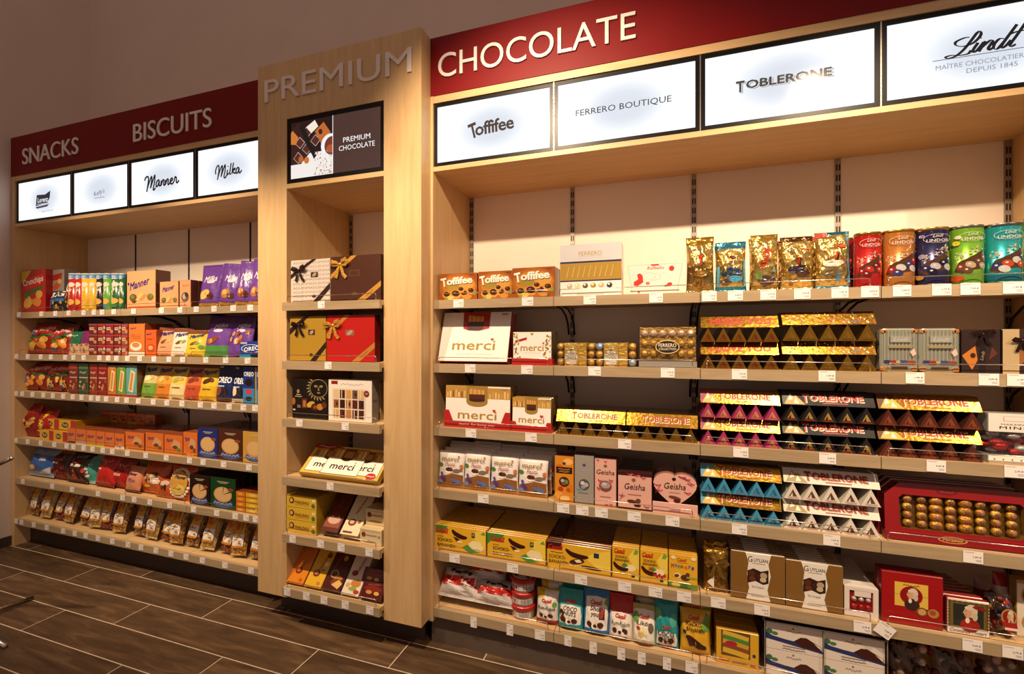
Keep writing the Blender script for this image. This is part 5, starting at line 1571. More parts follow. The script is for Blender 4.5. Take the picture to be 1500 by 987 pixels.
# ---------------------------------------------------------------- fifth shelf
r = Row('C', 4)
YEL = 'e2b02c'
def banana(wide=True, xl=False):
    if wide:
        return [P([(0.0, 0.98), (0.30, 0.98), (0.22, 0.66), (0.08, 0.70), (0.0, 0.52)], '3f8a34'), P([(0.74, 0.75), (0.84, 0.95), (0.99, 0.98), (0.99, 0.25), (0.86, 0.40)], 'f0d050'), P([(0.68, 0.40), (0.76, 0.55), (0.90, 0.52), (0.97, 0.18), (0.74, 0.14)], 'f2e2b0'), P([(0.56, 0.22), (0.66, 0.36), (0.78, 0.18), (0.90, 0.12), (0.70, 0.05)], '4a9038'), P([(0.90, 0.82), (0.96, 0.95), (0.99, 0.80)], '6a9c3a'),
                K([(0.38, 0.86), (0.44, 0.72), (0.56, 0.62), (0.66, 0.62)], lambda t, a, b: 0.004 + 0.020 * math.sin(math.pi * min(1, max(0, t))) ** 0.6, '3a1a12'), P([(0.40, 0.60), (0.48, 0.56), (0.56, 0.44), (0.46, 0.42)], '4a2014'), P([(0.47, 0.45), (0.55, 0.48), (0.57, 0.40), (0.49, 0.38)], 'f4e6c0'), R(0.74, 0.66, 0.80, 0.84, '25364c'), E_(0.77, 0.76, 0.018, 0.05, '8ab04a'),
                R(0.07, 0.68, 0.30, 0.70, 'c0261e'), T('Casali', 0.19, 0.80, 0.24, 0.20, 'c4221c', sh=0.25, b=0.03), T('ORIGINAL', 0.16, 0.555, 0.12, 0.045, '3a2a1a'), T('SCHOKO-', 0.25, 0.42, 0.29, 0.13, '33251a', b=0.012), T('BANANEN', 0.27, 0.22, 0.33, 0.12, '33251a', b=0.012)]
    it = [P([(0.60, 0.70), (0.80, 0.95), (0.99, 0.96), (0.99, 0.35), (0.75, 0.45)], 'f0d454'), E_(0.68, 0.38, 0.20, 0.10, 'f4e6b8'), P([(0.78, 0.80), (0.85, 0.97), (0.98, 0.92), (0.92, 0.80)], '7aa83c'), P([(0.34, 0.42), (0.46, 0.52), (0.60, 0.44), (0.46, 0.36)], '4a9038'), P([(0.72, 0.05), (0.78, 0.16), (0.98, 0.20), (0.98, 0.04)], 'efd24a'),
          K([(0.06, 0.50), (0.20, 0.36), (0.44, 0.30), (0.60, 0.34)], lambda t, a, b: 0.004 + 0.016 * math.sin(math.pi * t) ** 0.6, '3a1a12'), R(0.72, 0.10, 0.84, 0.20, '25364c'), R(0.08, 0.775, 0.46, 0.79, 'c0261e'), T('Casali', 0.28, 0.86, 0.40, 0.13, 'c4221c', sh=0.25, b=0.03), T('SCHOKO-', 0.36, 0.68, 0.46, 0.075, '33251a', b=0.01), T('BANANEN', 0.36, 0.58, 0.50, 0.075, '33251a', b=0.01)]
    if xl: it += [T('XL', 0.38, 0.46, 0.18, 0.10, 'b8241c', b=0.03, sh=0.2)] + [E_(0.52 + 0.09 * k, 0.30 - 0.04 * (k % 2), 0.05, 0.045, 'b8261c') for k in range(5)]
    return it
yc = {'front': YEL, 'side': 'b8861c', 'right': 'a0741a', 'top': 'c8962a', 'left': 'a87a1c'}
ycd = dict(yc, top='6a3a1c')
kw = dict(d=0.0155, gap=0.0060, name='sweet_carton', cat='carton', back=0.026)
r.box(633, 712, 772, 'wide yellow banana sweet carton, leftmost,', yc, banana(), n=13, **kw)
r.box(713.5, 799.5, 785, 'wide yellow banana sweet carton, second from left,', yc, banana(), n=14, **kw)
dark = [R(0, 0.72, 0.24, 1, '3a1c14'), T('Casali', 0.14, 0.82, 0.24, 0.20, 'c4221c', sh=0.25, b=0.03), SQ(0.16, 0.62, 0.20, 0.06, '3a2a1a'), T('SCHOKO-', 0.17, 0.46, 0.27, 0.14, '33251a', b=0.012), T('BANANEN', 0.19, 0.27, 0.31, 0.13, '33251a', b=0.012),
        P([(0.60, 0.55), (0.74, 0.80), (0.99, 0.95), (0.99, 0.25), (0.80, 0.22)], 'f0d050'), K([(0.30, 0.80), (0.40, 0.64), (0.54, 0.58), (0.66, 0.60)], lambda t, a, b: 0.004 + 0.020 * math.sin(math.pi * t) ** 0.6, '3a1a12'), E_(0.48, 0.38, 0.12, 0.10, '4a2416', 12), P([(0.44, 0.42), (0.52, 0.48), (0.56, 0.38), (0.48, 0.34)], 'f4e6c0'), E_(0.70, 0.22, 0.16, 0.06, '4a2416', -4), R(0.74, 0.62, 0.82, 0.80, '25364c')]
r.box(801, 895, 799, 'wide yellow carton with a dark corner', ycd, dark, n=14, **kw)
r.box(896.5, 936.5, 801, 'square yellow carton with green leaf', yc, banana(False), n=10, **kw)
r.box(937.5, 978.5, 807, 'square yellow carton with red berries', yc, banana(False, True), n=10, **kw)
mk = [T('Casali', 0.46, 0.85, 0.34, 0.10, 'c4221c', sh=0.25, b=0.03), R(0.3, 0.76, 0.66, 0.775, '8a6a2a')]
for i_, (ch_, cc_) in enumerate(zip('Monkeys', ['c8362a', '3a7ab0', '4a9a3c', 'c8362a', 'd0702c', '3a6ab0', '7a3a8a'])):
    mk.append(T(ch_, 0.14 + 0.115 * i_, 0.645 + 0.02 * (i_ % 2), 0.10, 0.10 if i_ else 0.14, cc_, b=0.04))
mk += [E_(0.30, 0.38, 0.13, 0.08, 'f0dca0', 20), E_(0.28, 0.37, 0.09, 0.05, '6a3a20', 20), E_(0.58, 0.34, 0.16, 0.09, '55301c'), E_(0.66, 0.44, 0.07, 0.06, '6a3a22'), R(0.62, 0.33, 0.98, 0.38, '8aa83a'), R(0.02, 0.02, 0.98, 0.17, '6a9434'), E_(0.25, 0.10, 0.15, 0.07, 'e8d060'), E_(0.55, 0.10, 0.12, 0.06, '4a7a2a'), E_(0.16, 0.90, 0.08, 0.05, 'f4e8c0'), E_(0.86, 0.92, 0.09, 0.05, 'f4e8c0')]
r.box(979.5, 1022, 813, 'square yellow carton with rainbow coloured lettering', yc, mk, n=9, **kw)

# gold gift bag with bow
def bowx(w, h, D):
    n_, me, s_ = ribbon_bow(0, 0, w * 0.42, 'd8b45c', FOILS)
    me.transform(Matrix.Translation((0, -D * 0.48, h * 0.66)))
    m = MB(); m.add([(w * 0.02, -D * 0.55, h * 0.40), (w * 0.16, -D * 0.55, h * 0.18), (w * 0.40, -D * 0.55, h * 0.34), (w * 0.20, -D * 0.55, h * 0.56)], [[0, 1, 2, 3]], C('b08a48'))
    m2 = MB(); m2.add([(-w * 0.36, -D * 0.55, h * 0.24), (-w * 0.10, -D * 0.55, h * 0.12), (-w * 0.10, -D * 0.55, h * 0.38)], [[0, 1, 2]], C('e8dccc'))
    return [(n_, me, s_), ('gift_tag', m.mesh('gift_tag', FOILS), []), ('paper_corner', m2.mesh('paper_corner', CARTON), [])]
r.bag(1031, 1069, 803, 'gold cellophane gift bag with bow', [(0, '9a7430'), (0.85, 'b08838')], [T('G', 0.66, 0.33, 0.12, 0.07, '6a4a1c')], D=0.05, lean=2, kind='flat', mat=FOIL, name='gift_bag', n=1, step=0.06, extra=bowx, wr=2.0)
gl = lambda: [P([(0, 0), (0.28, 0), (0.34, 0.25), (0.30, 0.55), (0.33, 0.80), (0.27, 1), (0, 1)], '7d5a2a'), P([(1, 0), (0.74, 0), (0.68, 0.25), (0.74, 0.55), (0.70, 0.80), (0.75, 1), (1, 1)], '7d5a2a'),
              T('G', 0.36, 0.87, 0.085, 0.12, '2a2220'), T('UYLIAN', 0.56, 0.86, 0.26, 0.075, '2a2220', b=0.006), R(0.40, 0.785, 0.64, 0.795, '8a8078'), P([(0.31, 0.62), (0.42, 0.68), (0.56, 0.63), (0.70, 0.68), (0.70, 0.40), (0.60, 0.36), (0.46, 0.42), (0.31, 0.36)], '33201a'),
              E_(0.39, 0.57, 0.06, 0.06, '5a2a1c'), E_(0.61, 0.55, 0.065, 0.065, 'b09a80'), E_(0.40, 0.46, 0.06, 0.05, '6a3422'), E_(0.60, 0.46, 0.06, 0.05, 'c4b090'), E_(0.50, 0.52, 0.04, 0.05, '43231a'), T('The Original', 0.5, 0.29, 0.22, 0.055, '8a8078'), R(0.38, 0.10, 0.62, 0.11, 'b0a89c')]
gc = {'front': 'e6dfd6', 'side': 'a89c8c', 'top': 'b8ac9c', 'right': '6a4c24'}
r.box(1071, 1150, 811, 'left bronze and white box of chocolate shells', gc, gl(), d=0.012, n=7, gap=0.010, back=0.028)
r.box(1151.5, 1235, 825, 'right bronze and white box of chocolate shells', gc, gl(), d=0.012, n=7, gap=0.010, back=0.028)
# white windowed boxes
def winbox(row, x0, x1, yt, label, d=0.03):
    X0, X1, h, Y = row.dims(x0, x1, yt, 0.028)
    w = X1 - X0
    m = MB()
    fz, t = 'ded4cc', w * 0.15
    m.box(-w / 2, w / 2, 0.006, d, 0, h, {'front': '8a1a1c', 'side': 'cfc6be', 'top': 'd8d0c8'})
    m.box(-w / 2, -w / 2 + t, 0, 0.006, 0, h, fz); m.box(w / 2 - t, w / 2, 0, 0.006, 0, h, fz); m.box(-w / 2 + t, w / 2 - t, 0, 0.006, 0, h * 0.2, fz); m.box(-w / 2 + t, w / 2 - t, 0, 0.006, h * 0.88, h, fz); m.box(-w * 0.2, w * 0.28, 0, 0.006, h * 0.70, h * 0.9, fz)
    p = [('carton', m.mesh('carton', GLOSSY), [])]
    for k in range(3):
        q = MB(); q.ball(((k - 1) * w * 0.21, 0.004, h * 0.36), w * 0.085, 'a01c20', n=10, m=6); p.append(('wrapped_ball', q.mesh('wrapped_ball', FOILB, True), []))
        q = MB(); q.ball(((k - 1) * w * 0.21, 0.004, h * 0.60), w * 0.08, 'b8a8a4', n=10, m=6); p.append(('wrapped_ball', q.mesh('wrapped_ball', FOILB, True), []))
    row.add('sweet_box', label, 'box', p, (X0 + X1) / 2, Y)
    for k in range(8):
        row.add('sweet_box', None, 'box', [p[0]], (X0 + X1) / 2, Y + (d + 0.004) * (k + 1), group='white boxes behind the windowed box', full='white carton, %s back behind the windowed box of red balls' % ORD[k + 1])
winbox(r, 1237, 1287, 861, 'white windowed box of red balls')
def portrait(bx, bz, s, coat='a8281c', bg='2c2c28'):
    """plain bust in a wig and coat, facing left"""
    def e(x, z, rx, rz, c, rot=0): return E_(bx + x * s, bz + z * s, rx * s, rz * s, c, rot)
    return [e(0.02, -0.33, 0.20, 0.17, coat), e(-0.03, -0.21, 0.045, 0.07, 'e6dccc'), e(0.05, 0.03, 0.125, 0.165, 'cfc4ae'), e(0.12, -0.10, 0.055, 0.10, 'c4b8a0'), e(-0.025, -0.02, 0.085, 0.125, 'd3a17c'), e(-0.105, -0.02, 0.020, 0.025, 'd3a17c'), e(-0.06, 0.02, 0.014, 0.010, '4a342c'), e(-0.075, -0.08, 0.022, 0.008, '9a4a3c'), e(0.0, 0.10, 0.09, 0.05, 'd6ccb8')]
r.box(1291, 1382, 841, 'red box with yellow square and red oval', {'front': '9a1618', 'side': '6a1014', 'top': '7a1216', 'right': '5a0c10'}, [R(0.22, 0.36, 0.76, 0.82, 'dcb84c'), SQ(0.49, 0.77, 0.26, 0.04, '7a4a1c'), R(0.22, 0.58, 0.30, 0.585, '8a5a28'), R(0.68, 0.58, 0.76, 0.585, '8a5a28'), E_(0.49, 0.58, 0.185, 0.18, '8c1418')] + portrait(0.49, 0.61, 0.62, '3a2824') + [E_(0.66, 0.30, 0.095, 0.085, '7a4a2c'), E_(0.66, 0.30, 0.065, 0.06, 'c89a62'), E_(0.84, 0.30, 0.09, 0.085, 'b0803a'), E_(0.83, 0.31, 0.05, 0.05, '9a4a3a')], d=0.03, back=0.03, n=1)
fr_ = [R(0.04, 0.20, 0.96, 0.94, '6f5a2a'), R(0.15, 0.24, 0.86, 0.86, '2a2c26')] + portrait(0.52, 0.66, 1.15, '9a241c') + [E_(0.76, 0.80, 0.16, 0.05, '8c1c1c', -8), T('Constanze Mozart', 0.5, 0.10, 0.86, 0.10, '3a2c28', sh=0.35), E_(0.48, 0.24, 0.12, 0.035, 'a82c28')]
for a in range(8):
    fr_ += [E_(0.06 + 0.126 * a, 0.93, 0.05, 0.02, '55481f'), E_(0.05, 0.24 + 0.09 * a, 0.03, 0.035, '5a4a20'), E_(0.95, 0.24 + 0.09 * a, 0.03, 0.035, '5a4a20')]
r.box(1387, 1450, 879, 'white edged box with framed portrait of bewigged man', {'front': 'e4dace', 'side': '7a1c1c', 'top': '8a2420', 'right': '8a2420', 'left': '8a2420'}, fr_, d=0.022, n=7, gap=0.006, back=0.03, dxn=-0.004, behind='red sided portrait box')
# netted bag of balls and a gilt frame box at the right edge
X0, X1, h, Y = r.dims(1454, 1494, 880, 0.03)
w = X1 - X0
parts = []
rg = random.Random(21)
for k in range(46):
    q = MB()
    zz = h * (0.06 + 0.9 * rg.random())
    q.ball((rg.uniform(-0.46, 0.46) * w * (1.0 if zz < h * 0.6 else 0.75), rg.uniform(0.01, 0.06), zz), 0.0125, rg.choice(['5a2c20', 'a8402c', '7a5a34', '3a3a5a', '8a2420', '4a2a20']), n=8, m=6)
    parts.append(('wrapped_ball', q.mesh('wrapped_ball', FOILB, True), []))
fb = bag(w * 1.05, h * 1.02, 0.09, [(0, 'ffffff')], kind='pillow', mat=CLEAR, seed=4, name='clear_bag')
fb[0][1].transform(Matrix.Translation((0, 0.035, 0)))
parts += fb
parts += art_parts([E_(0.58, 0.62, 0.30, 0.20, 'b8863a'), E_(0.58, 0.62, 0.24, 0.16, '8c2420')] + portrait(0.60, 0.64, 0.8, 'a8281c') + [P([(0.34, 0.50), (0.40, 0.36), (0.90, 0.32), (0.86, 0.48)], 'a8261e'), R(0.42, 0.30, 0.92, 0.36, 'e6dccc')], w, h, lambda x, z, o: (x, -0.016 - o, z), mat=GLOSSY, pic_name='oval_label')
r.add('sweet_bag', 'clear bag of wrapped balls with oval portrait label', 'bag', parts, (X0 + X1) / 2, Y + 0.012)
r.box(1489, 1540, 852, 'white and gilt portrait box cut by the right edge', {'front': 'ded2c2', 'side': 'a88a4a'}, [E_(0.45, 0.74, 0.32, 0.17, 'b8863a'), E_(0.45, 0.74, 0.26, 0.14, '2c2820'), E_(0.45, 0.26, 0.30, 0.16, 'b8863a'), E_(0.45, 0.26, 0.24, 0.13, '4a2420'), R(0.0, 0.94, 1, 1, 'b8863a')], d=0.04, back=0.085)
r.bag(1462, 1484, 842, 'red and white bag standing behind the clear ball bag', [(0, 'a02420'), (0.5, 'c8b8b0'), (0.75, 'a02420')], D=0.04, lean=4, back=0.13, name='sweet_bag')
r.bag(1432, 1456, 845, 'pinkish bag standing behind the portrait box', [(0, '8a3430'), (0.6, 'c0a8a4')], D=0.04, lean=4, back=0.24, name='sweet_bag')
# the price card that came loose
sh5 = [o for o in unitC.children if o.name.startswith('shelf') and abs(max(b[2] for b in o.bound_box) - ZC[4]) < 1e-3 and o.bound_box[0][0] > 0.7][0]
price_tag(sh5, X_at(1301, YF), YF - 0.004, ZC[4] + 0.006, 3, 0.058, 0.050, math.radians(32))

# ---------------------------------------------------------------- lowest shelf
r = Row('C', 5)
def wbag(items=()):
    it = [P([(0.04, 0.30), (0.96, 0.34), (0.96, 0.62), (0.5, 0.56), (0.04, 0.60)], 'c0221c'), P([(0.04, 0.06), (0.96, 0.06), (0.96, 0.20), (0.04, 0.22)], 'cfc8c4'), E_(0.30, 0.74, 0.07, 0.06, '3a2420'), E_(0.46, 0.70, 0.08, 0.06, '4a2c24'), E_(0.62, 0.75, 0.09, 0.06, '55443c'), E_(0.76, 0.70, 0.07, 0.06, '3a2824'), SQ(0.26, 0.86, 0.30, 0.08, '2a2422')]
    return it
wb_ = [(0, 'b8b0ac'), (0.06, 'd8d2ce'), (0.94, 'b4acaa')]
r.bag(633, 692, 846, 'white and red sweet bag, left one at the bottom,', wb_, wbag(), D=0.12, lean=44, back=-0.01, name='sweet_bag', wr=2.0, z=0.012)
r.bag(688, 746, 868, 'white and red sweet bag, right one at the bottom,', wb_, wbag(), D=0.12, lean=44, back=-0.01, name='sweet_bag', wr=2.0, seed=31, z=0.012)
r.bag(676, 734, 841, 'white and red sweet bag lying on two others', wb_, wbag(), D=0.10, lean=42, back=0.08, name='sweet_bag', wr=2.0, z=0.075, seed=33)
# round red tubs, three high
X0, X1 = X_at(746, YF + 0.07), X_at(783, YF + 0.07)
rad = (X1 - X0) / 2
for k in range(3):
    zz = k * 0.068
    m = MB(); n = 28
    def lathe(mb, prof, col):
        vs = [(rr_ * math.cos(2 * math.pi * q / n), rr_ * math.sin(2 * math.pi * q / n), z_) for rr_, z_ in prof for q in range(n)]
        fs = [[i * n + q, i * n + (q + 1) % n, i * n + n + (q + 1) % n, i * n + n + q] for i in range(len(prof) - 1) for q in range(n)]
        fs += [list(range(n))[::-1], [(len(prof) - 1) * n + q for q in range(n)]]
        mb.add(vs, fs, C(col))
    lathe(m, [(rad * 0.86, 0), (rad * 0.93, 0.050)], '9c8a86')
    l = MB(); lathe(l, [(rad * 1.0, 0.048), (rad * 1.02, 0.052), (rad * 1.02, 0.064), (rad * 0.97, 0.067)], 'b01f1e')
    mpc = lambda x, z, o: ((rad * 0.91 + o) * math.sin(x / rad * 1.3), -(rad * 0.91 + o) * math.cos(x / rad * 1.3), z)
    p = [('tub', m.mesh('tub', PLASTIC), []), ('lid', l.mesh('lid', PLASTIC), [])]
    p += art_parts([R(0.06, 0.20, 0.94, 0.78, 'd8ccc6'), R(0.10, 0.30, 0.42, 0.66, 'a8302c'), R(0.55, 0.25, 0.90, 0.70, 'b8b0ac')] + [R(0.56 + 0.035 * q, 0.28, 0.57 + 0.035 * q, 0.66, '4a4442') for q in range(9)], 2 * rad, 0.048, mpc, mat=GLOSSY, fine=True, pic_name='paper_band')
    if k == 2:
        tp = MB()
        pic, let = art([E_(0.5, 0.5, 0.43, 0.43, 'e0d6ce'), SQ(0.52, 0.62, 0.45, 0.16, '3a3432'), SQ(0.55, 0.42, 0.45, 0.14, '3a3432'), E_(0.25, 0.42, 0.10, 0.12, '4a302a'), E_(0.72, 0.28, 0.08, 0.08, '5a4038')], 2 * rad, 2 * rad, lambda x, z, o: (x, z - rad, 0.067 + o))
        p += [('lid_label', pic.mesh('lid_label', GLOSSY), []), ('lid_lettering', let.mesh('lid_lettering', GLOSSY), [])]
    put('sweet_tub', 'round red lidded tub, %s of three stacked, lowest chocolate shelf' % ['bottom', 'middle', 'top'][k], 'tub', p, ((X0 + X1) / 2, YF + 0.035 + rad, r.z + zz + 0.0005), rz=-12 + 9 * k)
def casbag(base, mid, words, cols, extra=()):
    it = list(extra)
    it.append(T('Casali', 0.5, 0.70, 0.46, 0.10, 'c4221c', sh=0.25, b=0.03))
    for i_, (wd_, y_, s_) in enumerate(words):
        it.append(T(wd_, 0.5, y_, s_, 0.10, cols, b=0.012, sh=0.1))
    return it
white = lambda y0, y1: P([(0.08, y0), (0.92, y0), (0.96, (y0 + y1) / 2), (0.90, y1), (0.5, y1 + 0.03), (0.10, y1)], 'e6ded4')
nuts = lambda y, c='4a2418': [E_(0.25, y, 0.10, 0.06, c), E_(0.45, y - 0.03, 0.11, 0.065, 'efe6da'), E_(0.47, y - 0.03, 0.07, 0.04, c), E_(0.68, y + 0.01, 0.12, 0.06, c)]
cb = [(783.5, 816, 866, 'white and red sweet bag with yellow corner', [(0, 'a8201c'), (0.14, 'e0d8d0'), (0.95, 'c8a82c')], [white(0.16, 0.9), P([(0.05, 0.72), (0.40, 0.80), (0.35, 0.97), (0.05, 0.97)], 'd8b42c'), E_(0.85, 0.60, 0.10, 0.08, '6a9a3c')] + nuts(0.28) + casbag(0, 0, [('Rum-Kokos', 0.50, 0.80)], '3a2a22')),
      (816, 852, 866, 'teal coconut sweet bag beside the white bag', [(0, '1c8288'), (0.06, '26959a')], [white(0.16, 0.58), E_(0.15, 0.40, 0.10, 0.08, '4a2418'), E_(0.22, 0.26, 0.12, 0.08, '5a2c1c')] + nuts(0.24) + casbag(0, 0, [('COCO', 0.52, 0.56), ('NUTS', 0.41, 0.50)], '3a2a22')),
      (853.5, 891, 866, 'blue sweet bag with red phone picture', [(0, '2860a0'), (0.08, '2f74b8')], [white(0.14, 0.80), R(0.62, 0.36, 0.84, 0.60, '3a2430'), R(0.65, 0.39, 0.81, 0.57, 'a83a30'), P([(0.80, 0.70), (0.95, 0.90), (0.98, 0.62)], '6a9a3c')] + nuts(0.24) + casbag(0, 0, [('Shot', 0.58, 0.46), ('your', 0.44, 0.40)], '4a3a30')),
      (891.5, 926, 874, 'red topped sweet bag with white belly', [(0, 'd8d0c4'), (0.62, 'b0221c')], [white(0.12, 0.58), R(0.25, 0.03, 0.8, 0.09, 'b8403a')] + nuts(0.22) + [T('Casali', 0.5, 0.53, 0.46, 0.09, 'c4221c', sh=0.25, b=0.03), T('Rum-Kokos', 0.5, 0.38, 0.76, 0.09, '3a2a22', sh=0.1)]),
      (926.5, 960, 890, 'cream and green sweet bag', [(0, 'd2c8a8'), (0.86, 'b0a868')], [white(0.14, 0.86), E_(0.15, 0.65, 0.12, 0.16, '5f9a48'), E_(0.45, 0.36, 0.22, 0.10, 'e8d8a8'), E_(0.35, 0.26, 0.14, 0.07, 'd8b868'), E_(0.25, 0.42, 0.08, 0.05, 'b83a24'), E_(0.80, 0.45, 0.12, 0.12, '6a5a4a'), R(0.25, 0.02, 0.8, 0.08, 'b8403a')] + casbag(0, 0, [('Likör', 0.55, 0.60)], '5a4a38')),
      (958.5, 994, 880, 'second teal coconut sweet bag, beside the yellow bag', [(0, '1c8288'), (0.06, '26959a')], [E_(0.14, 0.68, 0.14, 0.12, '5fae7a'), E_(0.80, 0.60, 0.16, 0.14, '4fa89a'), white(0.08, 0.34), R(0.25, 0.02, 0.8, 0.08, 'b8403a')] + nuts(0.18) + [T('Casali', 0.5, 0.46, 0.40, 0.08, 'c4221c', sh=0.25, b=0.03), T('COCO', 0.48, 0.32, 0.70, 0.10, '2a2422', b=0.012), T('NUTS', 0.56, 0.21, 0.55, 0.09, '2a2422', b=0.012)]),
      (996.5, 1042, 897, 'yellow banana sweet bag', [(0, 'c8962a'), (0.05, 'dba92c')], [P([(0.66, 0.6), (0.85, 0.95), (0.97, 0.9), (0.97, 0.55)], '6a9a3c'), K([(0.18, 0.42), (0.40, 0.34), (0.66, 0.22), (0.86, 0.20)], lambda t, a, b: 0.006 + 0.022 * math.sin(math.pi * t) ** 0.6, '3a1a12'), P([(0.22, 0.34), (0.36, 0.34), (0.46, 0.22), (0.30, 0.20)], '4a2416'), R(0.08, 0.46, 0.18, 0.54, '25364c'), T('Casali', 0.46, 0.84, 0.36, 0.10, 'c4221c', sh=0.25, b=0.03), T('SCHOKO-', 0.45, 0.70, 0.56, 0.085, '33251a', b=0.012), T('BANANEN', 0.5, 0.58, 0.60, 0.085, '33251a', b=0.012)])]
for x0, x1, yt, ds, bands, its in cb:
    r.bag(x0, x1, yt, ds, bands, its, D=0.055, lean=8, kind='stand' if 'yellow' not in ds else 'flat', name='sweet_bag', n=2, step=0.05, back=0.03, wr=1.2, rise=0.022, dxn=0.008)
# yellow carton with window beside it
r.box(1049, 1112, 925, 'yellow carton with window of banana sweets', {'front': 'dba92c', 'side': 'a87a1c', 'top': 'b88a24'}, [R(0.12, 0.25, 0.80, 0.98, '6a4a20')] + [K([(0.16, 0.90 - 0.12 * k), (0.45, 0.86 - 0.12 * k), (0.76, 0.80 - 0.12 * k)], 0.022, ['d8b43c', '4a8a3a', 'c8a034', '8a4a24', 'd8b43c'][k]) for k in range(5)] + [E_(0.36, 0.62, 0.14, 0.08, 'a8283a'), R(0.85, 0.33, 0.92, 0.42, '25364c'), T('Casali', 0.20, 0.13, 0.28, 0.09, 'c4221c', sh=0.25, b=0.03), T('BANANEN', 0.55, 0.10, 0.34, 0.06, '33251a'), T('XL', 0.86, 0.09, 0.15, 0.08, 'b8241c', b=0.03)], d=0.05, back=0.035, name='sweet_carton', cat='carton', n=3)
# wire divider basket with navy and cream cartons, three high in two columns
navy = [R(0, 0.0, 1, 1, 'e0d6cc'), P([(0.0, 0.62), (0.12, 0.50), (0.34, 0.44), (0.60, 0.40), (1, 0.20), (1, 0.12), (0, 0.36)], '2a3468'), P([(0.50, 0.42), (0.62, 0.60), (0.72, 0.62), (0.98, 0.36), (0.99, 0.20), (0.62, 0.26)], '3f1c16'), P([(0.85, 0.46), (0.97, 0.36), (0.98, 0.24)], 'e8dccc'), E_(0.06, 0.66, 0.06, 0.10, '3c6a44'), E_(0.16, 0.60, 0.06, 0.07, '4a7a4c'), E_(0.49, 0.88, 0.02, 0.04, '8a7a5c'), SQ(0.50, 0.76, 0.26, 0.11, '9a8a70'), R(0.30, 0.16, 0.70, 0.20, '8a7e78'), SQ(0.5, 0.08, 0.40, 0.05, '6a5e58')]
X0, X1, X2 = X_at(1122, YF + 0.03), X_at(1205, YF + 0.03), X_at(1296, YF + 0.03)
for c_, (a, b) in enumerate(((X0, X1), (X1 + 0.003, X2))):
    hh = 0.108
    p = carton(b - a, hh, 0.03, {'front': 'e0d6cc', 'side': '1e2748', 'top': '1e2748'}, navy)
    for l_ in range(2):
        for k in range(4):
            put('chocolate_carton', ('navy and cream carton, %s column, %s layer, lowest chocolate shelf' % (['left', 'right'][c_], ['lower', 'upper'][l_])) if k == 0 else 'navy topped carton, %s column, %s layer, %s back in its file' % (['left', 'right'][c_], ['lower', 'upper'][l_], ORD[k]), 'carton', p, ((a + b) / 2, YF + 0.03 + 0.034 * k, r.z + 0.0005 + l_ * (hh + 0.001)), group='navy and cream cartons')
m = MB()
yy, zt_ = YF + 0.022, r.z + 0.225
for x in (X0 - 0.006, X1 + 0.0015, X2 + 0.006):
    m.tube([(x, yy, r.z), (x, yy, zt_)], 0.0022, n=6)
m.tube([(X0 - 0.006, yy, zt_), (X2 + 0.006, yy, zt_)], 0.0022, n=6)
m.tube([(X0 - 0.006, yy, zt_), (X0 - 0.006, YB - 0.05, zt_)], 0.0022, n=6)
m.tube([(X2 + 0.006, yy, zt_), (X2 + 0.006, YB - 0.05, zt_)], 0.0022, n=6)
e = empty('wire_rack', ((X0 + X2) / 2, yy, r.z), 'chrome wire rack around the navy and cream cartons', 'rack')
o = m.build('wires', CHROME, e, smooth=True)
o.location = (-(X0 + X2) / 2, -yy, -r.z)
# clear bags of dark sweets at the right end
for k, (x0, x1) in enumerate(((1304, 1372), (1374, 1446), (1448, 1520))):
    Y = YF + 0.04
    X0, X1 = X_at(x0, Y), X_at(x1, Y)
    w, h = X1 - X0, 0.22
    rg = random.Random(40 + k)
    parts = []
    for q in range(40):
        b_ = MB(); b_.ball((rg.uniform(-0.42, 0.42) * w, rg.uniform(-0.025, 0.025), h * rg.uniform(0.10, 0.86)), 0.016, rg.choice(['4a2018', '8a2a20', '6a4a34', '3a1c18', 'b8a090', '55201c']), n=8, m=6)
        parts.append(('wrapped_sweet', b_.mesh('wrapped_sweet', FOILB, True), []))
    parts += bag(w, h, 0.085, [(0, 'ffffff')], kind='pillow', mat=CLEAR, seed=50 + k, name='clear_bag', wr=2)
    r.add('sweet_bag', 'clear bag of dark wrapped sweets, %s of three' % ['left', 'middle', 'right'][k], 'bag', parts, (X0 + X1) / 2, Y + 0.05, lean=10)

# ================================================================== GOODS ON THE PREMIUM COLUMN
def corner_ribbon(c, edge=None):
    return [P([(0, 0.56), (0, 0.66), (0.55, 1), (0.66, 1)] if edge is None else [(0, 0.58), (0, 0.72), (0.42, 1), (0.55, 1)], c), P([(0.56, 0), (0.72, 0), (1, 0.30), (1, 0.44)], c)]
def bowat(u, v, s, c):
    def f(w, h, d):
        n_, me, q = ribbon_bow((u - 0.5) * w, v * h, s * w, c, FOILB)
        return [(n_, me, q)]
    return f
emb = lambda c: [R(0.52, 0.58, 0.70, 0.70, c), E_(0.61, 0.64, 0.06, 0.04, 'a09080', 30), E_(0.60, 0.14, 0.05, 0.035, c)]
r = Row('P', 0)
wt = []
for k in range(10):
    wt.append(T('ADLENMADLENMA', 0.53, 0.93 - 0.098 * k, 0.94, 0.050, 'a89a94' if k % 2 else '97898a'))
r.box(426, 483.5, 380, 'silver white lettered gift box with dark bow', {'front': 'd2c6bc', 'side': 'a8988c', 'top': 'c8bcb0'}, wt + emb('3a2824') + corner_ribbon('33201a'), d=0.05, back=0.035, extra=bowat(0.24, 0.76, 0.17, '33201a'), name='gift_box')
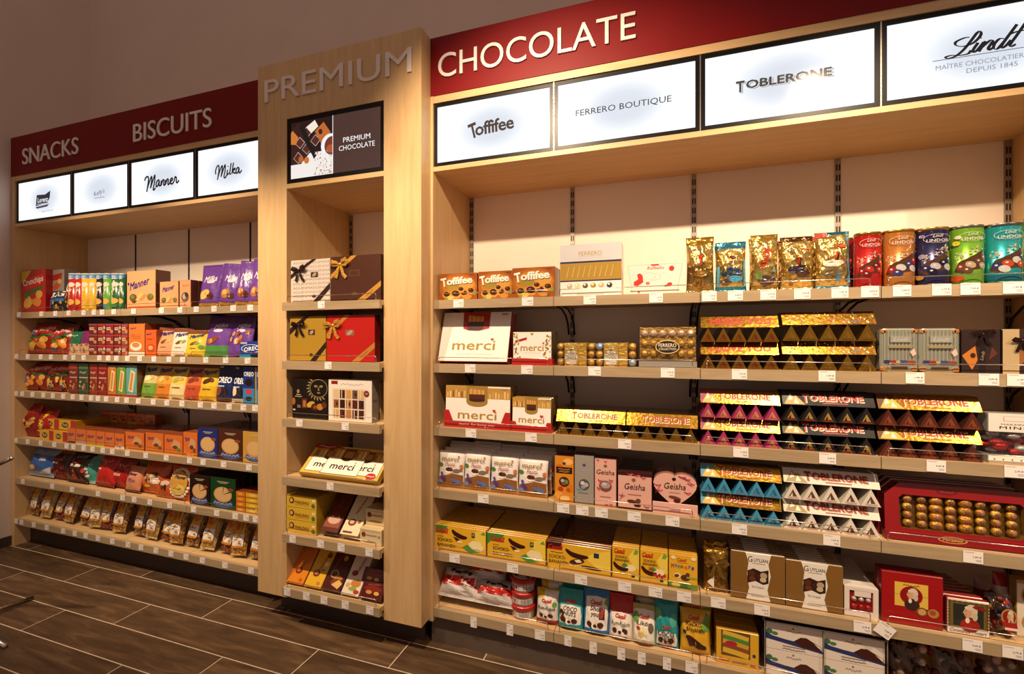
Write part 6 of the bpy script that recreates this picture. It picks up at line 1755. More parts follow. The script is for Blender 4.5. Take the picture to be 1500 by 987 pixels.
r.box(484.5, 558, 374, 'dark brown gift box with golden bow', {'front': '47291f', 'side': '2c1813', 'top': '3a2018'}, [R(0.38, 0.55, 0.58, 0.68, '6a4a2a'), R(0.39, 0.56, 0.57, 0.67, '4a2c22'), E_(0.48, 0.16, 0.05, 0.035, '6a4a2a')] + [P([(0, 0.50), (0, 0.60), (0.42, 1), (0.53, 1)], 'b8863a'), P([(0.52, 0), (0.68, 0), (1, 0.30), (1, 0.42)], 'b8863a'), T('MADLEN', 0.78, 0.16, 0.18, 0.04, '6a3a1c', rot=38)], d=0.05, back=0.035, extra=bowat(0.21, 0.82, 0.17, 'dba545'), name='gift_box')
r = Row('P', 1)
r.box(424.5, 477.5, 463, 'gold gift box with dark bow', {'front': 'a8842c', 'side': '7a5c1c', 'top': '8f7024'}, emb('3a2418') + corner_ribbon('2c1a16', 1), d=0.05, back=0.035, extra=bowat(0.28, 0.80, 0.18, '2c1a16'), name='gift_box')
r.box(478.5, 549, 461, 'red gift box with golden bow', {'front': 'b01c18', 'side': '6a0f10', 'top': '8a1414'}, [R(0.40, 0.56, 0.58, 0.68, '8a5a4c'), E_(0.49, 0.62, 0.07, 0.04, 'a89080', 30), E_(0.48, 0.12, 0.05, 0.035, '8a3a34'), P([(0, 0.50), (0, 0.60), (0.40, 1), (0.50, 1)], 'b07a34'), P([(0.52, 0), (0.68, 0), (1, 0.30), (1, 0.42)], 'b07a34'), T('MADLEN', 0.78, 0.16, 0.18, 0.04, '5a2a1c', rot=38)], d=0.05, back=0.035, extra=bowat(0.15, 0.78, 0.17, 'dba545'), name='gift_box')
r = Row('P', 2)
sun = []
for k in range(22):
    a = 2 * math.pi * k / 22
    cx, cz, q = 0.76, 0.76, 1.0
    p = [(cx + 0.27 * math.cos(a - 0.10), cz + 0.24 * math.sin(a - 0.10)), (cx + 0.27 * math.cos(a + 0.10), cz + 0.24 * math.sin(a + 0.10)), (cx + 0.36 * math.cos(a + 0.08), cz + 0.32 * math.sin(a + 0.08))]
    if all(0.01 < x < 0.99 and 0.01 < z < 0.99 for x, z in p): sun.append(P(p, 'a08c5a'))
ring = [(0.76 + 0.24 * math.cos(2 * math.pi * k / 24), 0.76 + 0.215 * math.sin(2 * math.pi * k / 24)) for k in range(25)]
bb = sun + [K(ring, 0.003, 'a08c5a'), E_(0.68, 0.81, 0.05, 0.03, '8a7a50'), E_(0.83, 0.81, 0.05, 0.03, '8a7a50'), P([(0.75, 0.80), (0.77, 0.80), (0.79, 0.70), (0.73, 0.70)], '7a6a44'), E_(0.76, 0.65, 0.05, 0.018, '8a7a50'), E_(0.18, 0.67, 0.04, 0.05, '9a845a'), SQ(0.19, 0.585, 0.12, 0.035, 'c8b890'), SQ(0.19, 0.54, 0.20, 0.03, 'c8b890'), R(0.13, 0.28, 0.26, 0.50, '1a1412'), T('22', 0.20, 0.30, 0.09, 0.06, 'd0c8b8'),
            E_(0.05, 0.42, 0.05, 0.09, 'a8602c'), R(0.28, 0.26, 0.44, 0.50, '5a2a18'), R(0.32, 0.29, 0.40, 0.45, 'a8703c'), E_(0.54, 0.36, 0.12, 0.07, 'c8a03c', 20), E_(0.66, 0.30, 0.11, 0.09, '4a2214'), E_(0.66, 0.30, 0.05, 0.04, '8a4a20'), E_(0.80, 0.31, 0.09, 0.08, 'b87a34'), E_(0.92, 0.36, 0.07, 0.08, '5a3020'), R(0.03, 0.20, 0.10, 0.23, 'd8d0c8')]
r.box(428, 479.5, 554, 'black box with golden sun face', {'front': '17110f', 'side': '100c0b', 'top': '241c19'}, bb, d=0.045, back=0.035, name='gift_box')
gr_ = [R(0.07, 0.88, 0.22, 0.96, '8a1c1c'), SQ(0.55, 0.88, 0.50, 0.06, 'a89c90'), R(0.10, 0.05, 0.86, 0.78, 'd8ccbc')]
for a in range(5):
    for b in range(3):
        x0, z0 = 0.13 + 0.144 * a, 0.08 + 0.235 * b
        c1 = [['c8a064', '5a2818', 'b87a3c', '5a2a1c', '4a2014'], ['8a5428', '38180f', 'a86a34', '55241a', '43201a'], ['d8bc8c', '4a2016', 'd0984c', '6a4a3c', 'cfae74']][b][a]
        gr_ += [R(x0, z0, x0 + 0.115, z0 + 0.20, c1), R(x0 + 0.035, z0, x0 + 0.05, z0 + 0.20, 'e8d8bc' if (a + b) % 3 == 0 else c1), E_(x0 + 0.075, z0 + 0.10, 0.018, 0.05, '2c140e' if (a + b) % 2 else c1)]
gr_ += [E_(0.88, 0.68, 0.06, 0.075, '7a2c1c'), T('50', 0.88, 0.68, 0.05, 0.04, 'e8d8c8')]
r.box(481, 545, 556, 'white box with grid of fifteen chocolates', {'front': 'e8e0d6', 'side': '8a8074', 'right': '857b70', 'top': 'd0c6ba'}, gr_, d=0.06, back=0.035, name='gift_box', side=[SQ(0.5, 0.5, 0.70, 0.10, '5a5048')])
r.box(532, 557.5, 560, 'cream carton standing behind the white chocolate box', {'front': 'd8c8a8', 'side': 'b09a70', 'top': 'c8b48c'}, [R(0, 0, 1, 0.2, 'b07c2c')], d=0.05, back=0.14, name='gift_box')
# leaning flat boxes
r = Row('P', 3)
def panel(x0, x1, z0, z1):
    W_, H_ = x1 - x0, z1 - z0
    q = lambda a, b, c_, d, col: R(x0 + a * W_, z0 + b * H_, x0 + c_ * W_, z0 + d * H_, col)
    it = [q(-0.012, -0.02, 1.012, 1.02, '4a3018'), q(0, 0, 1, 1, 'efe6da'), q(0, 0.62, 1, 1, 'b8883c')]
    for k in range(9):
        it.append(q(0.03 + 0.107 * k, 0.66, 0.09 + 0.107 * k, 0.90 + 0.02 * (k % 3), ['8a5a2a', 'd8b068', 'e6c88c'][k % 3]))
    it += [q(0.34, 0.56, 0.66, 1.0, '6e4420'), E_(x0 + 0.5 * W_, z0 + 0.60 * H_, 0.13 * W_, 0.09 * H_, '3a1a10')]
    for k in range(6):
        it.append(q(0.385 + 0.04 * k, 0.64, 0.412 + 0.04 * k, 0.90, ['b8803c', 'd0a058'][k % 2]))
    return it + [T('merci', x0 + 0.5 * W_, z0 + 0.30 * H_, 0.66 * W_, 0.24 * H_, '33241a', b=0.015), H(x0 + 0.80 * W_, z0 + 0.48 * H_, 0.005, 'b8382c')]
big = [P([(0.0, 0.92), (0.40, 0.92), (0.34, 0.99), (0.0, 0.99)], '9c1c20')] + panel(0.05, 0.50, 0.12, 0.88) + panel(0.52, 0.97, 0.12, 0.88) + panel(0.27, 0.73, 0.08, 0.92) + [R(0.0, 0.88, 0.30, 1.0, '9c1c20'), SQ(0.15, 0.94, 0.22, 0.07, 'e8d0c0'), E_(0.90, 0.12, 0.06, 0.10, 'b02a1c'), SQ(0.90, 0.12, 0.09, 0.04, 'f0dcc8')]
r.box(437, 552, 660, 'flat leaning yellow box printed with three overlapping packs', {'front': 'd6b24a', 'side': 'b8922f', 'top': 'c8a440'}, big, d=0.035, lean=50, back=0.02, name='flat_box')
# yellow cake cartons and bars
r = Row('P', 4)
X0, X1, h, Y = r.dims(418.5, 463.5, 726, 0.035)
hb = h / 3
ym_ = [E_(0.20, 0.55, 0.085, 0.26, '5a2418'), E_(0.19, 0.56, 0.05, 0.16, 'd8b068'), T('MARLENKA', 0.54, 0.46, 0.46, 0.24, '6a2c1c', b=0.02), R(0.32, 0.24, 0.76, 0.28, 'a8862a'), E_(0.90, 0.30, 0.06, 0.18, '4a7a3a'), R(0.86, 0.60, 0.96, 0.80, 'f0e0a0')]
yp = carton(X1 - X0, hb - 0.001, 0.17, {'front': 'd8b238', 'side': 'b08c28', 'top': 'b8942c'}, ym_)
for k in range(3):
    put('cake_carton', 'yellow cake carton, %s of three stacked on the fifth premium shelf' % ['bottom', 'middle', 'top'][k], 'carton', yp, ((X0 + X1) / 2, Y, r.z + 0.0005 + k * hb), group='yellow cake cartons')
r.box(468, 494, 722, 'brown cake box leaning back', {'front': '5a2418', 'side': '431a12', 'top': '6a3020', 'right': '38150f'}, [R(0.08, 0.10, 0.92, 0.34, '8a4a34'), E_(0.5, 0.28, 0.34, 0.10, 'c8a08a'), E_(0.5, 0.40, 0.2, 0.06, '6a2c20'), T('MARLENKA', 0.46, 0.66, 0.50, 0.055, '8a4630', rot=78)], d=0.05, lean=44, back=0.035, name='cake_carton', cat='carton')
r.box(497, 524, 724, 'cream cake box leaning back', {'front': 'e2d2ac', 'side': 'c4ae80', 'top': 'd0bc90', 'right': 'a8905f'}, [E_(0.40, 0.27, 0.22, 0.075, '6a2418'), E_(0.38, 0.28, 0.12, 0.045, 'd0a880'), T('MARLENKA', 0.52, 0.66, 0.86, 0.060, '7a2c20', rot=76, b=0.02), R(0.12, 0.04, 0.62, 0.08, '5a2c20'), E_(0.76, 0.30, 0.10, 0.04, '8a5a34')], d=0.05, lean=44, back=0.035, name='cake_carton', cat='carton')
cm = [E_(0.18, 0.62, 0.10, 0.16, '7a3a24'), T('MARLENKA', 0.54, 0.60, 0.48, 0.12, '7a3a24', b=0.02), E_(0.45, 0.22, 0.30, 0.07, '9a7a44'), E_(0.88, 0.56, 0.06, 0.09, '8a9a5a'), R(0.06, 0.84, 0.94, 0.87, 'b89a60')]
X0, X1 = X_at(527, YPS + 0.035), X_at(559, YPS + 0.035)
cp = carton(X1 - X0, 0.085, 0.10, {'front': 'dcc8a0', 'side': 'c4ae80', 'top': 'd4be92'}, cm)
for k, (zz, yy_) in enumerate(((0, 0), (0.086, 0.05))):
    put('cake_carton', 'small cream cake box, %s, at the right of fifth premium shelf' % ['lower in front', 'upper set back'][k], 'carton', cp, ((X0 + X1) / 2, YPS + 0.035 + yy_, r.z + 0.0005 + zz), group='small cream cake boxes')
r = Row('P', 5)
def barm(bg, acc, t, more=()):
    return [E_(0.42, 0.36, 0.20, 0.09, '6a2418'), E_(0.41, 0.37, 0.12, 0.055, acc), T('MARLENKA', 0.60, 0.70, 0.90, 0.085, t, rot=78, b=0.015), E_(0.74, 0.12, 0.10, 0.05, acc)] + list(more)
kw = dict(d=0.022, lean=42, back=0.03, name='cake_bar_box', cat='box', n=2, gap=0.002)
r.box(419, 443, 802, 'orange leaning cake bar box', {'front': 'd8801c', 'side': 'a85c14', 'top': 'b86a18'}, barm(0, 'b85a1c', '8a3a14', [P([(0, 0.5), (1, 0.62), (1, 1), (0, 1)], 'c8702a')]), **kw)
r.box(444.5, 469, 804, 'yellow leaning cake bar box', {'front': 'd8a828', 'side': 'a87c1c', 'top': 'b88c24'}, barm(0, 'b87a3c', '8a4a1c', [E_(0.75, 0.85, 0.14, 0.07, '6a4024'), E_(0.78, 0.62, 0.14, 0.06, 'e8d8a8'), E_(0.70, 0.46, 0.10, 0.03, '5a8a4a')]), **kw)
r.box(470.5, 497, 808, 'dark brown leaning cake bar box', {'front': '48160f', 'side': '2e0e0a', 'top': '3a120c'}, [E_(0.62, 0.84, 0.12, 0.07, 'a8884a'), E_(0.36, 0.42, 0.22, 0.10, 'b89a80'), E_(0.36, 0.42, 0.16, 0.075, '5a2418'), E_(0.62, 0.34, 0.24, 0.06, 'b87a34'), E_(0.62, 0.22, 0.30, 0.10, '7a3a1c'), P([(0.4, 0.16), (0.7, 0.30), (0.95, 0.22), (0.8, 0.08)], 'd8b068'), T('MARLENKA', 0.30, 0.74, 0.60, 0.07, '8a4a34', rot=74)], **kw)
r.box(498.5, 524, 814, 'white leaning cake bar box', {'front': 'dccdb8', 'side': 'b8a488', 'top': 'c8b498'}, [T('MARLENKA', 0.56, 0.76, 0.72, 0.09, '7a2820', rot=76, b=0.02), E_(0.36, 0.54, 0.18, 0.07, '7a2418'), E_(0.62, 0.30, 0.28, 0.10, 'b87a34'), E_(0.55, 0.16, 0.24, 0.05, '8a9a4a'), E_(0.80, 0.10, 0.16, 0.05, 'b02c20'), E_(0.22, 0.24, 0.12, 0.06, 'c8a060')], **kw)
for k, (yt, bk, zz) in enumerate(((853, 0.028, 0.0), (830, 0.075, 0.045))):
    r.box(526 + k * 1.5, 558, yt, ['small maroon cake bar in front', 'small maroon cake bar set back'][k], {'front': '4f1210', 'side': '360c0b', 'top': '431010'}, [E_(0.5, 0.60, 0.40, 0.16, '7a2418'), E_(0.35, 0.40, 0.14, 0.10, 'c88a3c'), E_(0.70, 0.38, 0.12, 0.10, 'd8a84c'), T('MARLENKA', 0.52, 0.84, 0.56, 0.10, 'a85a44', rot=6)], d=0.03, lean=32, back=bk, name='cake_bar_box', hh=0.085 + zz, z=zz)

# ================================================================== GOODS ON THE SNACK AND BISCUIT UNIT
ORA = 'd9722a'
def chips(base='b8281c', txt='Crunchips'):
    return [P([(0.08, 0.50), (0.92, 0.68), (0.92, 0.90), (0.10, 0.74)], 'c8322a'), T(txt, 0.5, 0.72, 0.84, 0.19, 'f4e8dc', rot=8, b=0.02), P([(0.10, 0.46), (0.92, 0.62), (0.92, 0.55), (0.30, 0.38)], '2f6a34'), E_(0.30, 0.24, 0.20, 0.13, 'e2b24a', 30), E_(0.62, 0.28, 0.22, 0.13, 'd88a34', -20), E_(0.50, 0.38, 0.13, 0.07, 'a8321c'), E_(0.75, 0.42, 0.14, 0.09, 'e0a848'), E_(0.22, 0.40, 0.09, 0.07, '3a7a3c')]
def nutmix(y=0.3, c=('c8923c', 'a86a28', 'd8a850'), n=14, s=1.0, seed=2):
    g_ = random.Random(seed)
    return [E_(g_.uniform(0.15, 0.85), y + g_.uniform(-0.18, 0.18), 0.07 * s, 0.05 * s, c[k % len(c)], g_.uniform(0, 180)) for k in range(n)]
MAN = lambda x, y, w_, h_, rot=8: [T('Manner', x, y, w_, h_, '1f2a78', sh=0.4, b=0.025, rot=rot)]
wafer = lambda y: [E_(0.22, y, 0.13, 0.10, '6a4a24'), E_(0.20, y + 0.02, 0.07, 0.05, '5a8a3c'), P([(0.30, y - 0.07), (0.48, y - 0.10), (0.66, y + 0.08), (0.46, y + 0.12)], 'd8b070'), P([(0.40, y - 0.08), (0.54, y - 0.09), (0.72, y + 0.06), (0.60, y + 0.09)], 'b88a4c'), E_(0.82, y, 0.11, 0.09, '7a5a2c'), E_(0.84, y + 0.03, 0.06, 0.05, '5a8a3c')]
PUR = '6a3f98'
def milka(pic='a0602c'):
    return [T('Milka', 0.5, 0.66, 0.62, 0.14, 'efe8f0', sh=0.3, b=0.02, rot=4), E_(0.55, 0.58, 0.18, 0.035, 'd8d0e0'), E_(0.40, 0.28, 0.24, 0.11, pic, 20), E_(0.36, 0.31, 0.13, 0.06, 'd8b070', 20), E_(0.66, 0.24, 0.14, 0.08, '5a2c1c'), R(0.05, 0.02, 0.95, 0.07, 'c8a040')]
oreo = lambda: [T('OREO', 0.5, 0.58, 0.86, 0.17, 'f0f2f8', b=0.03), R(0.06, 0.90, 0.30, 0.95, 'b0c0e0'), E_(0.66, 0.26, 0.16, 0.12, '2a1a16'), E_(0.30, 0.28, 0.16, 0.13, '7a3a20'), R(0.10, 0.40, 0.6, 0.43, 'c0cce8')]

# ---- top shelf
r = Row('L', 0)
r.box(31, 66.5, 395, 'red crisps carton with yellow corner', {'front': 'b5221c', 'side': '8a1814', 'top': '9a1c18'}, [P([(0.02, 0.98), (0.42, 0.98), (0.20, 0.78), (0.02, 0.70)], 'd8b42c')] + chips(), d=0.10, back=0.03, name='snack_carton', cat='carton')
r.box(67.5, 94, 395, 'silver grey snack carton behind the black pack', {'front': '8f867e', 'side': '6a625c', 'top': '7a726c'}, [P([(0.25, 0.86), (0.90, 0.92), (0.85, 0.76), (0.30, 0.74)], '9a2a24'), E_(0.6, 0.62, 0.22, 0.08, 'b0502c', 30), E_(0.75, 0.72, 0.12, 0.06, 'c8a04c')], d=0.08, back=0.075, name='snack_carton', cat='carton')
r.bag(68, 91, 426, 'black snack pack lettered BIG', [(0, '1c1a20'), (0.5, '2a2c34')], [T('BIG', 0.5, 0.82, 0.80, 0.28, 'f0f0ee', b=0.03, rot=4), P([(0.06, 0.58), (0.94, 0.62), (0.94, 0.48), (0.06, 0.44)], '2f6ab0')] + nutmix(0.26, ('c8923c', '3a6ab0', 'b88a3c'), 10), D=0.05, lean=4, back=0.022)
r.bag(91, 106, 400, 'tall red nut bag with pale ring', [(0, '7a3a1c'), (0.45, 'b0241c')], [E_(0.5, 0.60, 0.36, 0.11, 'e8dccc'), E_(0.5, 0.60, 0.22, 0.06, '8a3a2c')] + nutmix(0.26, ('c8862c', 'd89c3c', 'a8641c'), 16), D=0.05, lean=4)
pr = [(103.5, 114, 'b01c1c', '8a1414', 'red crisps tube, left of two,'), (114.5, 123, 'b01c1c', '8a1414', 'red crisps tube, right of two,'), (122.5, 133.5, 'd8a81c', 'e0c050', 'yellow crisps tube, left of two,'), (134, 144, 'd8ac24', 'e0c050', 'yellow crisps tube, right of two,'), (144.5, 154, '241c1c', '5a2a24', 'black crisps tube'), (154.5, 165, '5a9c34', '3f8ab0', 'light green crisps tube'), (165.5, 178.5, '1c5a30', '3a7a44', 'dark green crisps tube'), (179, 186, '1c5430', '3a7a44', 'narrowly seen dark green crisps tube')]
for x0, x1, bc, b2, ds in pr:
    X0, X1, h, Y = r.dims(x0, x1, 401, 0.06)
    w = X1 - X0
    p = can(w / 2 - 0.0005, w / 2 - 0.0005, h, bc, 'b8c4cc', [R(0.02, 0.87, 0.98, 0.96, '3f8ac0'), E_(0.5, 0.89, 0.30, 0.05, 'c8cdd4'), E_(0.62, 0.70, 0.20, 0.06, 'ece0d0'), T('Pringles', 0.50, 0.52, 1.6, 0.075, 'f2e6c8', rot=84, b=0.03), E_(0.5, 0.24, 0.30, 0.08, 'dcae54', 20), E_(0.45, 0.12, 0.28, 0.05, b2)], mat=GLOSSY, lid_h=0.010, pmat=GLOSSY)
    p[1] = ('lid', p[1][1], [])
    r.add('crisps_tube', ds, 'tube', p, (X0 + X1) / 2, YF + 0.03 + w / 2)
    r.add('crisps_tube', None, 'tube', p, (X0 + X1) / 2, YF + 0.035 + w * 1.5, group='crisps tubes behind the front row', full='%s standing behind the front one' % ds)
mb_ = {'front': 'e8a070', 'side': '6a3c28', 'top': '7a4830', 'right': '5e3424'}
r.box(186, 228, 396, 'large peach wafer carton', mb_, [E_(0.25, 0.24, 0.10, 0.09, '5a3a20')] + wafer(0.30) + MAN(0.44, 0.66, 0.72, 0.20, 12) + [E_(0.06, 0.66, 0.03, 0.04, '1f2a78'), R(0.02, 0.02, 0.98, 0.06, 'c8502c')], d=0.10, back=0.03, name='wafer_carton', cat='carton')
r.box(234, 261.5, 412, 'medium peach wafer carton', mb_, wafer(0.30) + MAN(0.46, 0.74, 0.66, 0.20, 12), d=0.05, back=0.03, n=4, name='wafer_carton', cat='carton')
r.box(263, 279.5, 410, 'narrow peach wafer carton with grey picture', mb_, [T('Manner', 0.55, 0.80, 0.6, 0.08, 'c05a3a', sh=0.3, rot=8), E_(0.5, 0.38, 0.34, 0.18, '6a564c'), E_(0.42, 0.40, 0.15, 0.10, 'b8a898'), E_(0.62, 0.46, 0.14, 0.09, '3f302c')], d=0.05, back=0.03, n=4, name='wafer_carton', cat='carton')
for k, (x0, x1, yt) in enumerate(((286, 316, 388), (317, 340, 386), (341, 361, 382), (360, 385, 379))):
    r.bag(x0, x1, yt, 'purple biscuit bag, %s of four' % ['first', 'second', 'third', 'last'][k], [(0, 'b8962c'), (0.05, PUR), (0.95, '5a3484')], milka(['e0c060', 'b87a34', 'a85a34', 'b0683c'][k]), D=0.07, lean=5, kind='stand', name='biscuit_bag', n=1, step=0.08, rz=[0, 14, 14, 4][k], back=0.03, wr=1.6, roll=[0, 4, 4, 2][k])

# ---- second shelf
r = Row('L', 1)
cbd = [(0, '8a1c16'), (0.62, 'b0241c'), (0.9, '8a3a34')]
r.bag(29.5, 67, 474, 'large red crisps bag, leftmost', cbd, [E_(0.25, 0.62, 0.14, 0.10, '3f6ab0')] + chips(), D=0.09, lean=14, back=0.03, wr=2)
r.bag(64, 95, 476, 'grey and red crisps bag beside it', [(0, '9a2a20'), (0.55, '6a4a44')], chips() + [E_(0.25, 0.12, 0.16, 0.06, '3a4a8a')], D=0.08, lean=14, back=0.03, wr=2, seed=77)
r.bag(96, 111.5, 486, 'small green and white nut bag', [(0, 'c8a888'), (0.45, '1f6a48')], nutmix(0.26, ('e0cdb0', 'c89a64', 'a8683a'), 10) + [SQ(0.5, 0.80, 0.6, 0.10, 'd8e0d0')], D=0.04, lean=8)
r.bag(112, 125, 485, 'small purple nut bag', [(0, 'c8a080'), (0.45, '7a2a64')], nutmix(0.26, ('d8bfa0', 'c0905c', 'a8683a'), 10), D=0.04, lean=8)
cols_ = [(130, 142.5), (143, 154.5), (155, 166.5), (167, 177.5), (178, 187.5)]
tcs = ['7a1c18', '8a2a20', '9a2018', '6a2824', 'a8502c']
for ci, (x0, x1) in enumerate(cols_):
    X0, X1, h, Y = r.dims(x0, x1, 474, 0.03)
    p = carton(X1 - X0 - 0.001, h / 3 - 0.0015, 0.06, {'front': tcs[ci], 'side': '4a1410', 'top': 'b0382c'}, [R(0, 0.86, 1, 1, 'b83a2e' if ci % 2 else '8a4a6a'), R(0.10, 0.40, 0.62, 0.66, 'd8c4b4'), SQ(0.38, 0.53, 0.40, 0.16, '6a1c18'), E_(0.75, 0.26, 0.18, 0.16, 'b8926a'), R(0.72, 0.50, 0.98, 0.76, 'c8b0a0' if ci % 2 else '8a2a20')])
    for l_ in range(3):
        put('snack_carton', 'small red snack carton, %s column, %s of its stack, second snack shelf' % (ORD[ci], ['bottom', 'middle', 'top'][l_]), 'carton', p, ((X0 + X1) / 2, Y, r.z + 0.0005 + l_ * h / 3), group='small red snack cartons')
r.box(188.5, 212, 474, 'orange cereal picture wafer carton', {'front': 'db7a38', 'side': '9a4a20', 'top': 'a8542a'}, MAN(0.30, 0.86, 0.4, 0.06) + [T('Müsli', 0.45, 0.60, 0.6, 0.16, 'b05a28', sh=0.2), E_(0.45, 0.30, 0.36, 0.14, 'efe4d4'), E_(0.45, 0.34, 0.24, 0.08, 'c88a48'), R(0, 0, 1, 0.12, 'e4d4c4')], d=0.06, back=0.03, name='wafer_carton', cat='carton', n=2)
r.box(213, 229, 483, 'plain orange wafer carton', {'front': 'd8602a', 'side': '943c1c', 'top': 'a04420'}, MAN(0.34, 0.84, 0.5, 0.08) + [SQ(0.40, 0.64, 0.5, 0.10, '8a341c'), E_(0.5, 0.30, 0.38, 0.16, 'c04a1c'), E_(0.48, 0.32, 0.22, 0.08, 'e0a870')], d=0.06, back=0.03, name='wafer_carton', cat='carton', n=1)
for k, (x0, x1, yt, b1, b2, ds) in enumerate(((225, 251, 479, 'd8946a', '7a4630', 'peach wafer pouch with brown top'), (247, 273, 481, 'e0d2c0', '7a4630', 'white wafer pouch with brown top'), (268, 295, 484, 'd8bc34', '7a4630', 'yellow wafer pouch with brown top'))):
    r.bag(x0, x1, yt, ds, [(0, b1), (0.86, b2)], MAN(0.5, 0.78, 0.74, 0.15, 10) + [E_(0.42, 0.48, 0.16, 0.06, '6a4424', 20), E_(0.62, 0.50, 0.14, 0.06, '8a9a4a' if k else 'c89a5c', 20), R(0.30, 0.28, 0.6, 0.30, '8a6a44')] + ([E_(0.82, 0.34, 0.12, 0.08, '5a9a3c')] if k == 2 else []), D=0.05, lean=8, kind='stand', name='wafer_pouch', rz=6)
for k, (x0, x1) in enumerate(((293, 328), (328, 361))):
    r.bag(x0, x1, 463, ['tall purple pouch with green foot', 'tall purple pouch with nut picture'][k], [(0, '4a8a44' if k == 0 else PUR), (0.25, PUR), (0.82, '4f2f6c')], [T('Milka', 0.55, 0.74, 0.55, 0.10, 'e6def0', sh=0.3, b=0.02, rot=6), E_(0.50, 0.62, 0.20, 0.04, 'e0d8ea')] + ([E_(0.40, 0.38, 0.22, 0.08, '8a4a24', 20), E_(0.30, 0.36, 0.10, 0.06, 'c8924c')] if k == 0 else nutmix(0.42, ('b8783c', 'd0985c', '8a4a2c'), 9, 1.2)), D=0.06, lean=10, kind='stand', name='biscuit_bag', n=1, step=0.07, wr=1.6)
r.box(351, 388, 500, 'blue biscuit carton at the column', {'front': '1f3f9a', 'side': '142a6a', 'top': '1a3480'}, [R(0.04, 0.84, 0.30, 0.96, 'c8b8c0'), E_(0.46, 0.56, 0.40, 0.26, 'e8ecf4'), E_(0.46, 0.56, 0.37, 0.23, '1f3f9a'), T('OREO', 0.48, 0.56, 0.62, 0.26, 'f0f2f8', b=0.03, rot=6), R(0, 0.0, 1, 0.18, '4aa0c4'), E_(0.62, 0.12, 0.20, 0.10, '2a1c18')], d=0.05, back=0.03, name='biscuit_carton', cat='carton')

# ---- third shelf
r = Row('L', 2)
for k, (x0, x1, yt, c1) in enumerate(((27, 45, 533, '8a2a20'), (36, 60, 531, 'a8241c'), (57, 80, 532, '9a2a20'), (74, 101, 530, 'a82c1c'))):
    r.bag(x0, x1, yt, 'red crisps bag, %s from the left' % ORD[k], [(0, '7a2018'), (0.6, c1), (0.92, '6a3a34')], chips()[:(8 if k < 2 else 4)] + (nutmix(0.24, ('d8a83c', '3a5a9a', 'e0b84c'), 12) if k > 1 else [E_(0.20, 0.34, 0.14, 0.12, '3f70b0')]), D=0.08, lean=16, back=0.03 + 0.012 * (k % 2), wr=2)
for k, (x0, x1, cc_, ds) in enumerate(((101, 114, '7a2018', 'narrow red nut carton, leftmost'), (114.5, 130, '2a4a34', 'dark green nut carton'), (131, 143, '8a2c1c', 'narrow brick red nut carton'), (143.5, 157, '8a1c1c', 'red nut carton with pale print'))):
    r.box(x0, x1, 532, ds, {'front': cc_, 'side': '3a1410', 'top': '4a1c18'}, [R(0.06, 0.82, 0.94, 0.94, 'b8382c' if k != 1 else '4a7a54'), SQ(0.45, 0.70, 0.6, 0.10, 'e0d0c4'), R(0.10, 0.52, 0.92, 0.56, 'c8a890')] + nutmix(0.28, ('b88a50', 'd0aa74', '8a5a34'), 8), d=0.06, back=0.03, name='snack_carton', cat='carton', n=1)
for k, (x0, x1, cc_, ds) in enumerate(((157.5, 170.5, 'c07828', 'orange upright wafer carton'), (171, 184, '5a9a34', 'green upright wafer carton'), (184.5, 200.5, '5fa8a8', 'pale teal upright wafer carton'))):
    r.box(x0, x1, 535, ds, {'front': cc_, 'side': '6a4a24', 'top': cc_}, [P([(0.2, 0.20), (0.62, 0.14), (0.86, 0.78), (0.46, 0.86)], 'e8d0a0'), P([(0.30, 0.22), (0.50, 0.20), (0.70, 0.74), (0.52, 0.78)], 'c88a44'), R(0, 0, 1, 0.07, 'b02820'), SQ(0.5, 0.92, 0.7, 0.06, 'f0e8d8')], d=0.05, back=0.03, name='wafer_carton', cat='carton', n=2)
fl_ = [(202, 223, 'c8b878', '6a9a3c', 'cream and green wafer bag'), (222, 245, 'd09a3c', 'c87a24', 'golden orange wafer bag'), (242, 267.5, 'd8c050', 'd8c890', 'yellow cream wafer bag'), (264, 290, 'c86a3c', 'b84a2c', 'terracotta wafer bag'), (286, 313, 'e0bc34', 'd8ac24', 'bright yellow wafer bag')]
for k, (x0, x1, c1, c2, ds) in enumerate(fl_):
    r.bag(x0, x1, 531 + k, ds, [(0, c2), (0.40, c1), (0.88, '7a4428')], MAN(0.5, 0.80, 0.80, 0.15, 8) + [E_(0.42, 0.54, 0.22, 0.07, ['e8dcb0', 'e8c070', 'a8a05a', '7a3020', '4a2418'][k], 20), E_(0.64, 0.58, 0.16, 0.06, ['c8b070', 'b8843c', 'c0a060', '8a3a24', '5a2c1c'][k], -20), R(0.3, 0.30, 0.7, 0.33, '7a5a34')], D=0.05, lean=8, kind='stand', name='wafer_pouch', n=1, step=0.06)
r.bag(312, 335, 534, 'navy biscuit bag with brown biscuits', [(0, '5a2c20'), (0.12, '17285e')], oreo(), D=0.05, lean=6, kind='stand', name='biscuit_bag')
r.bag(335.5, 356, 536, 'navy biscuit bag with cream biscuits', [(0, 'd8c8b0'), (0.12, '17285e')], oreo() + [E_(0.30, 0.30, 0.18, 0.13, 'e0d0b4')], D=0.05, lean=6, kind='stand', name='biscuit_bag')
r.box(356, 373, 537, 'blue upright biscuit carton', {'front': '1c3a8a', 'side': '12265a', 'top': '16306f'}, [T('OREO', 0.5, 0.80, 0.84, 0.12, 'f0f2f8', b=0.03), E_(0.5, 0.58, 0.34, 0.10, '241816'), R(0, 0.0, 1, 0.42, '3a8ac0'), E_(0.5, 0.33, 0.28, 0.07, 'c8405c'), E_(0.5, 0.14, 0.30, 0.06, '2a2420')], d=0.05, back=0.03, name='biscuit_carton', cat='carton')
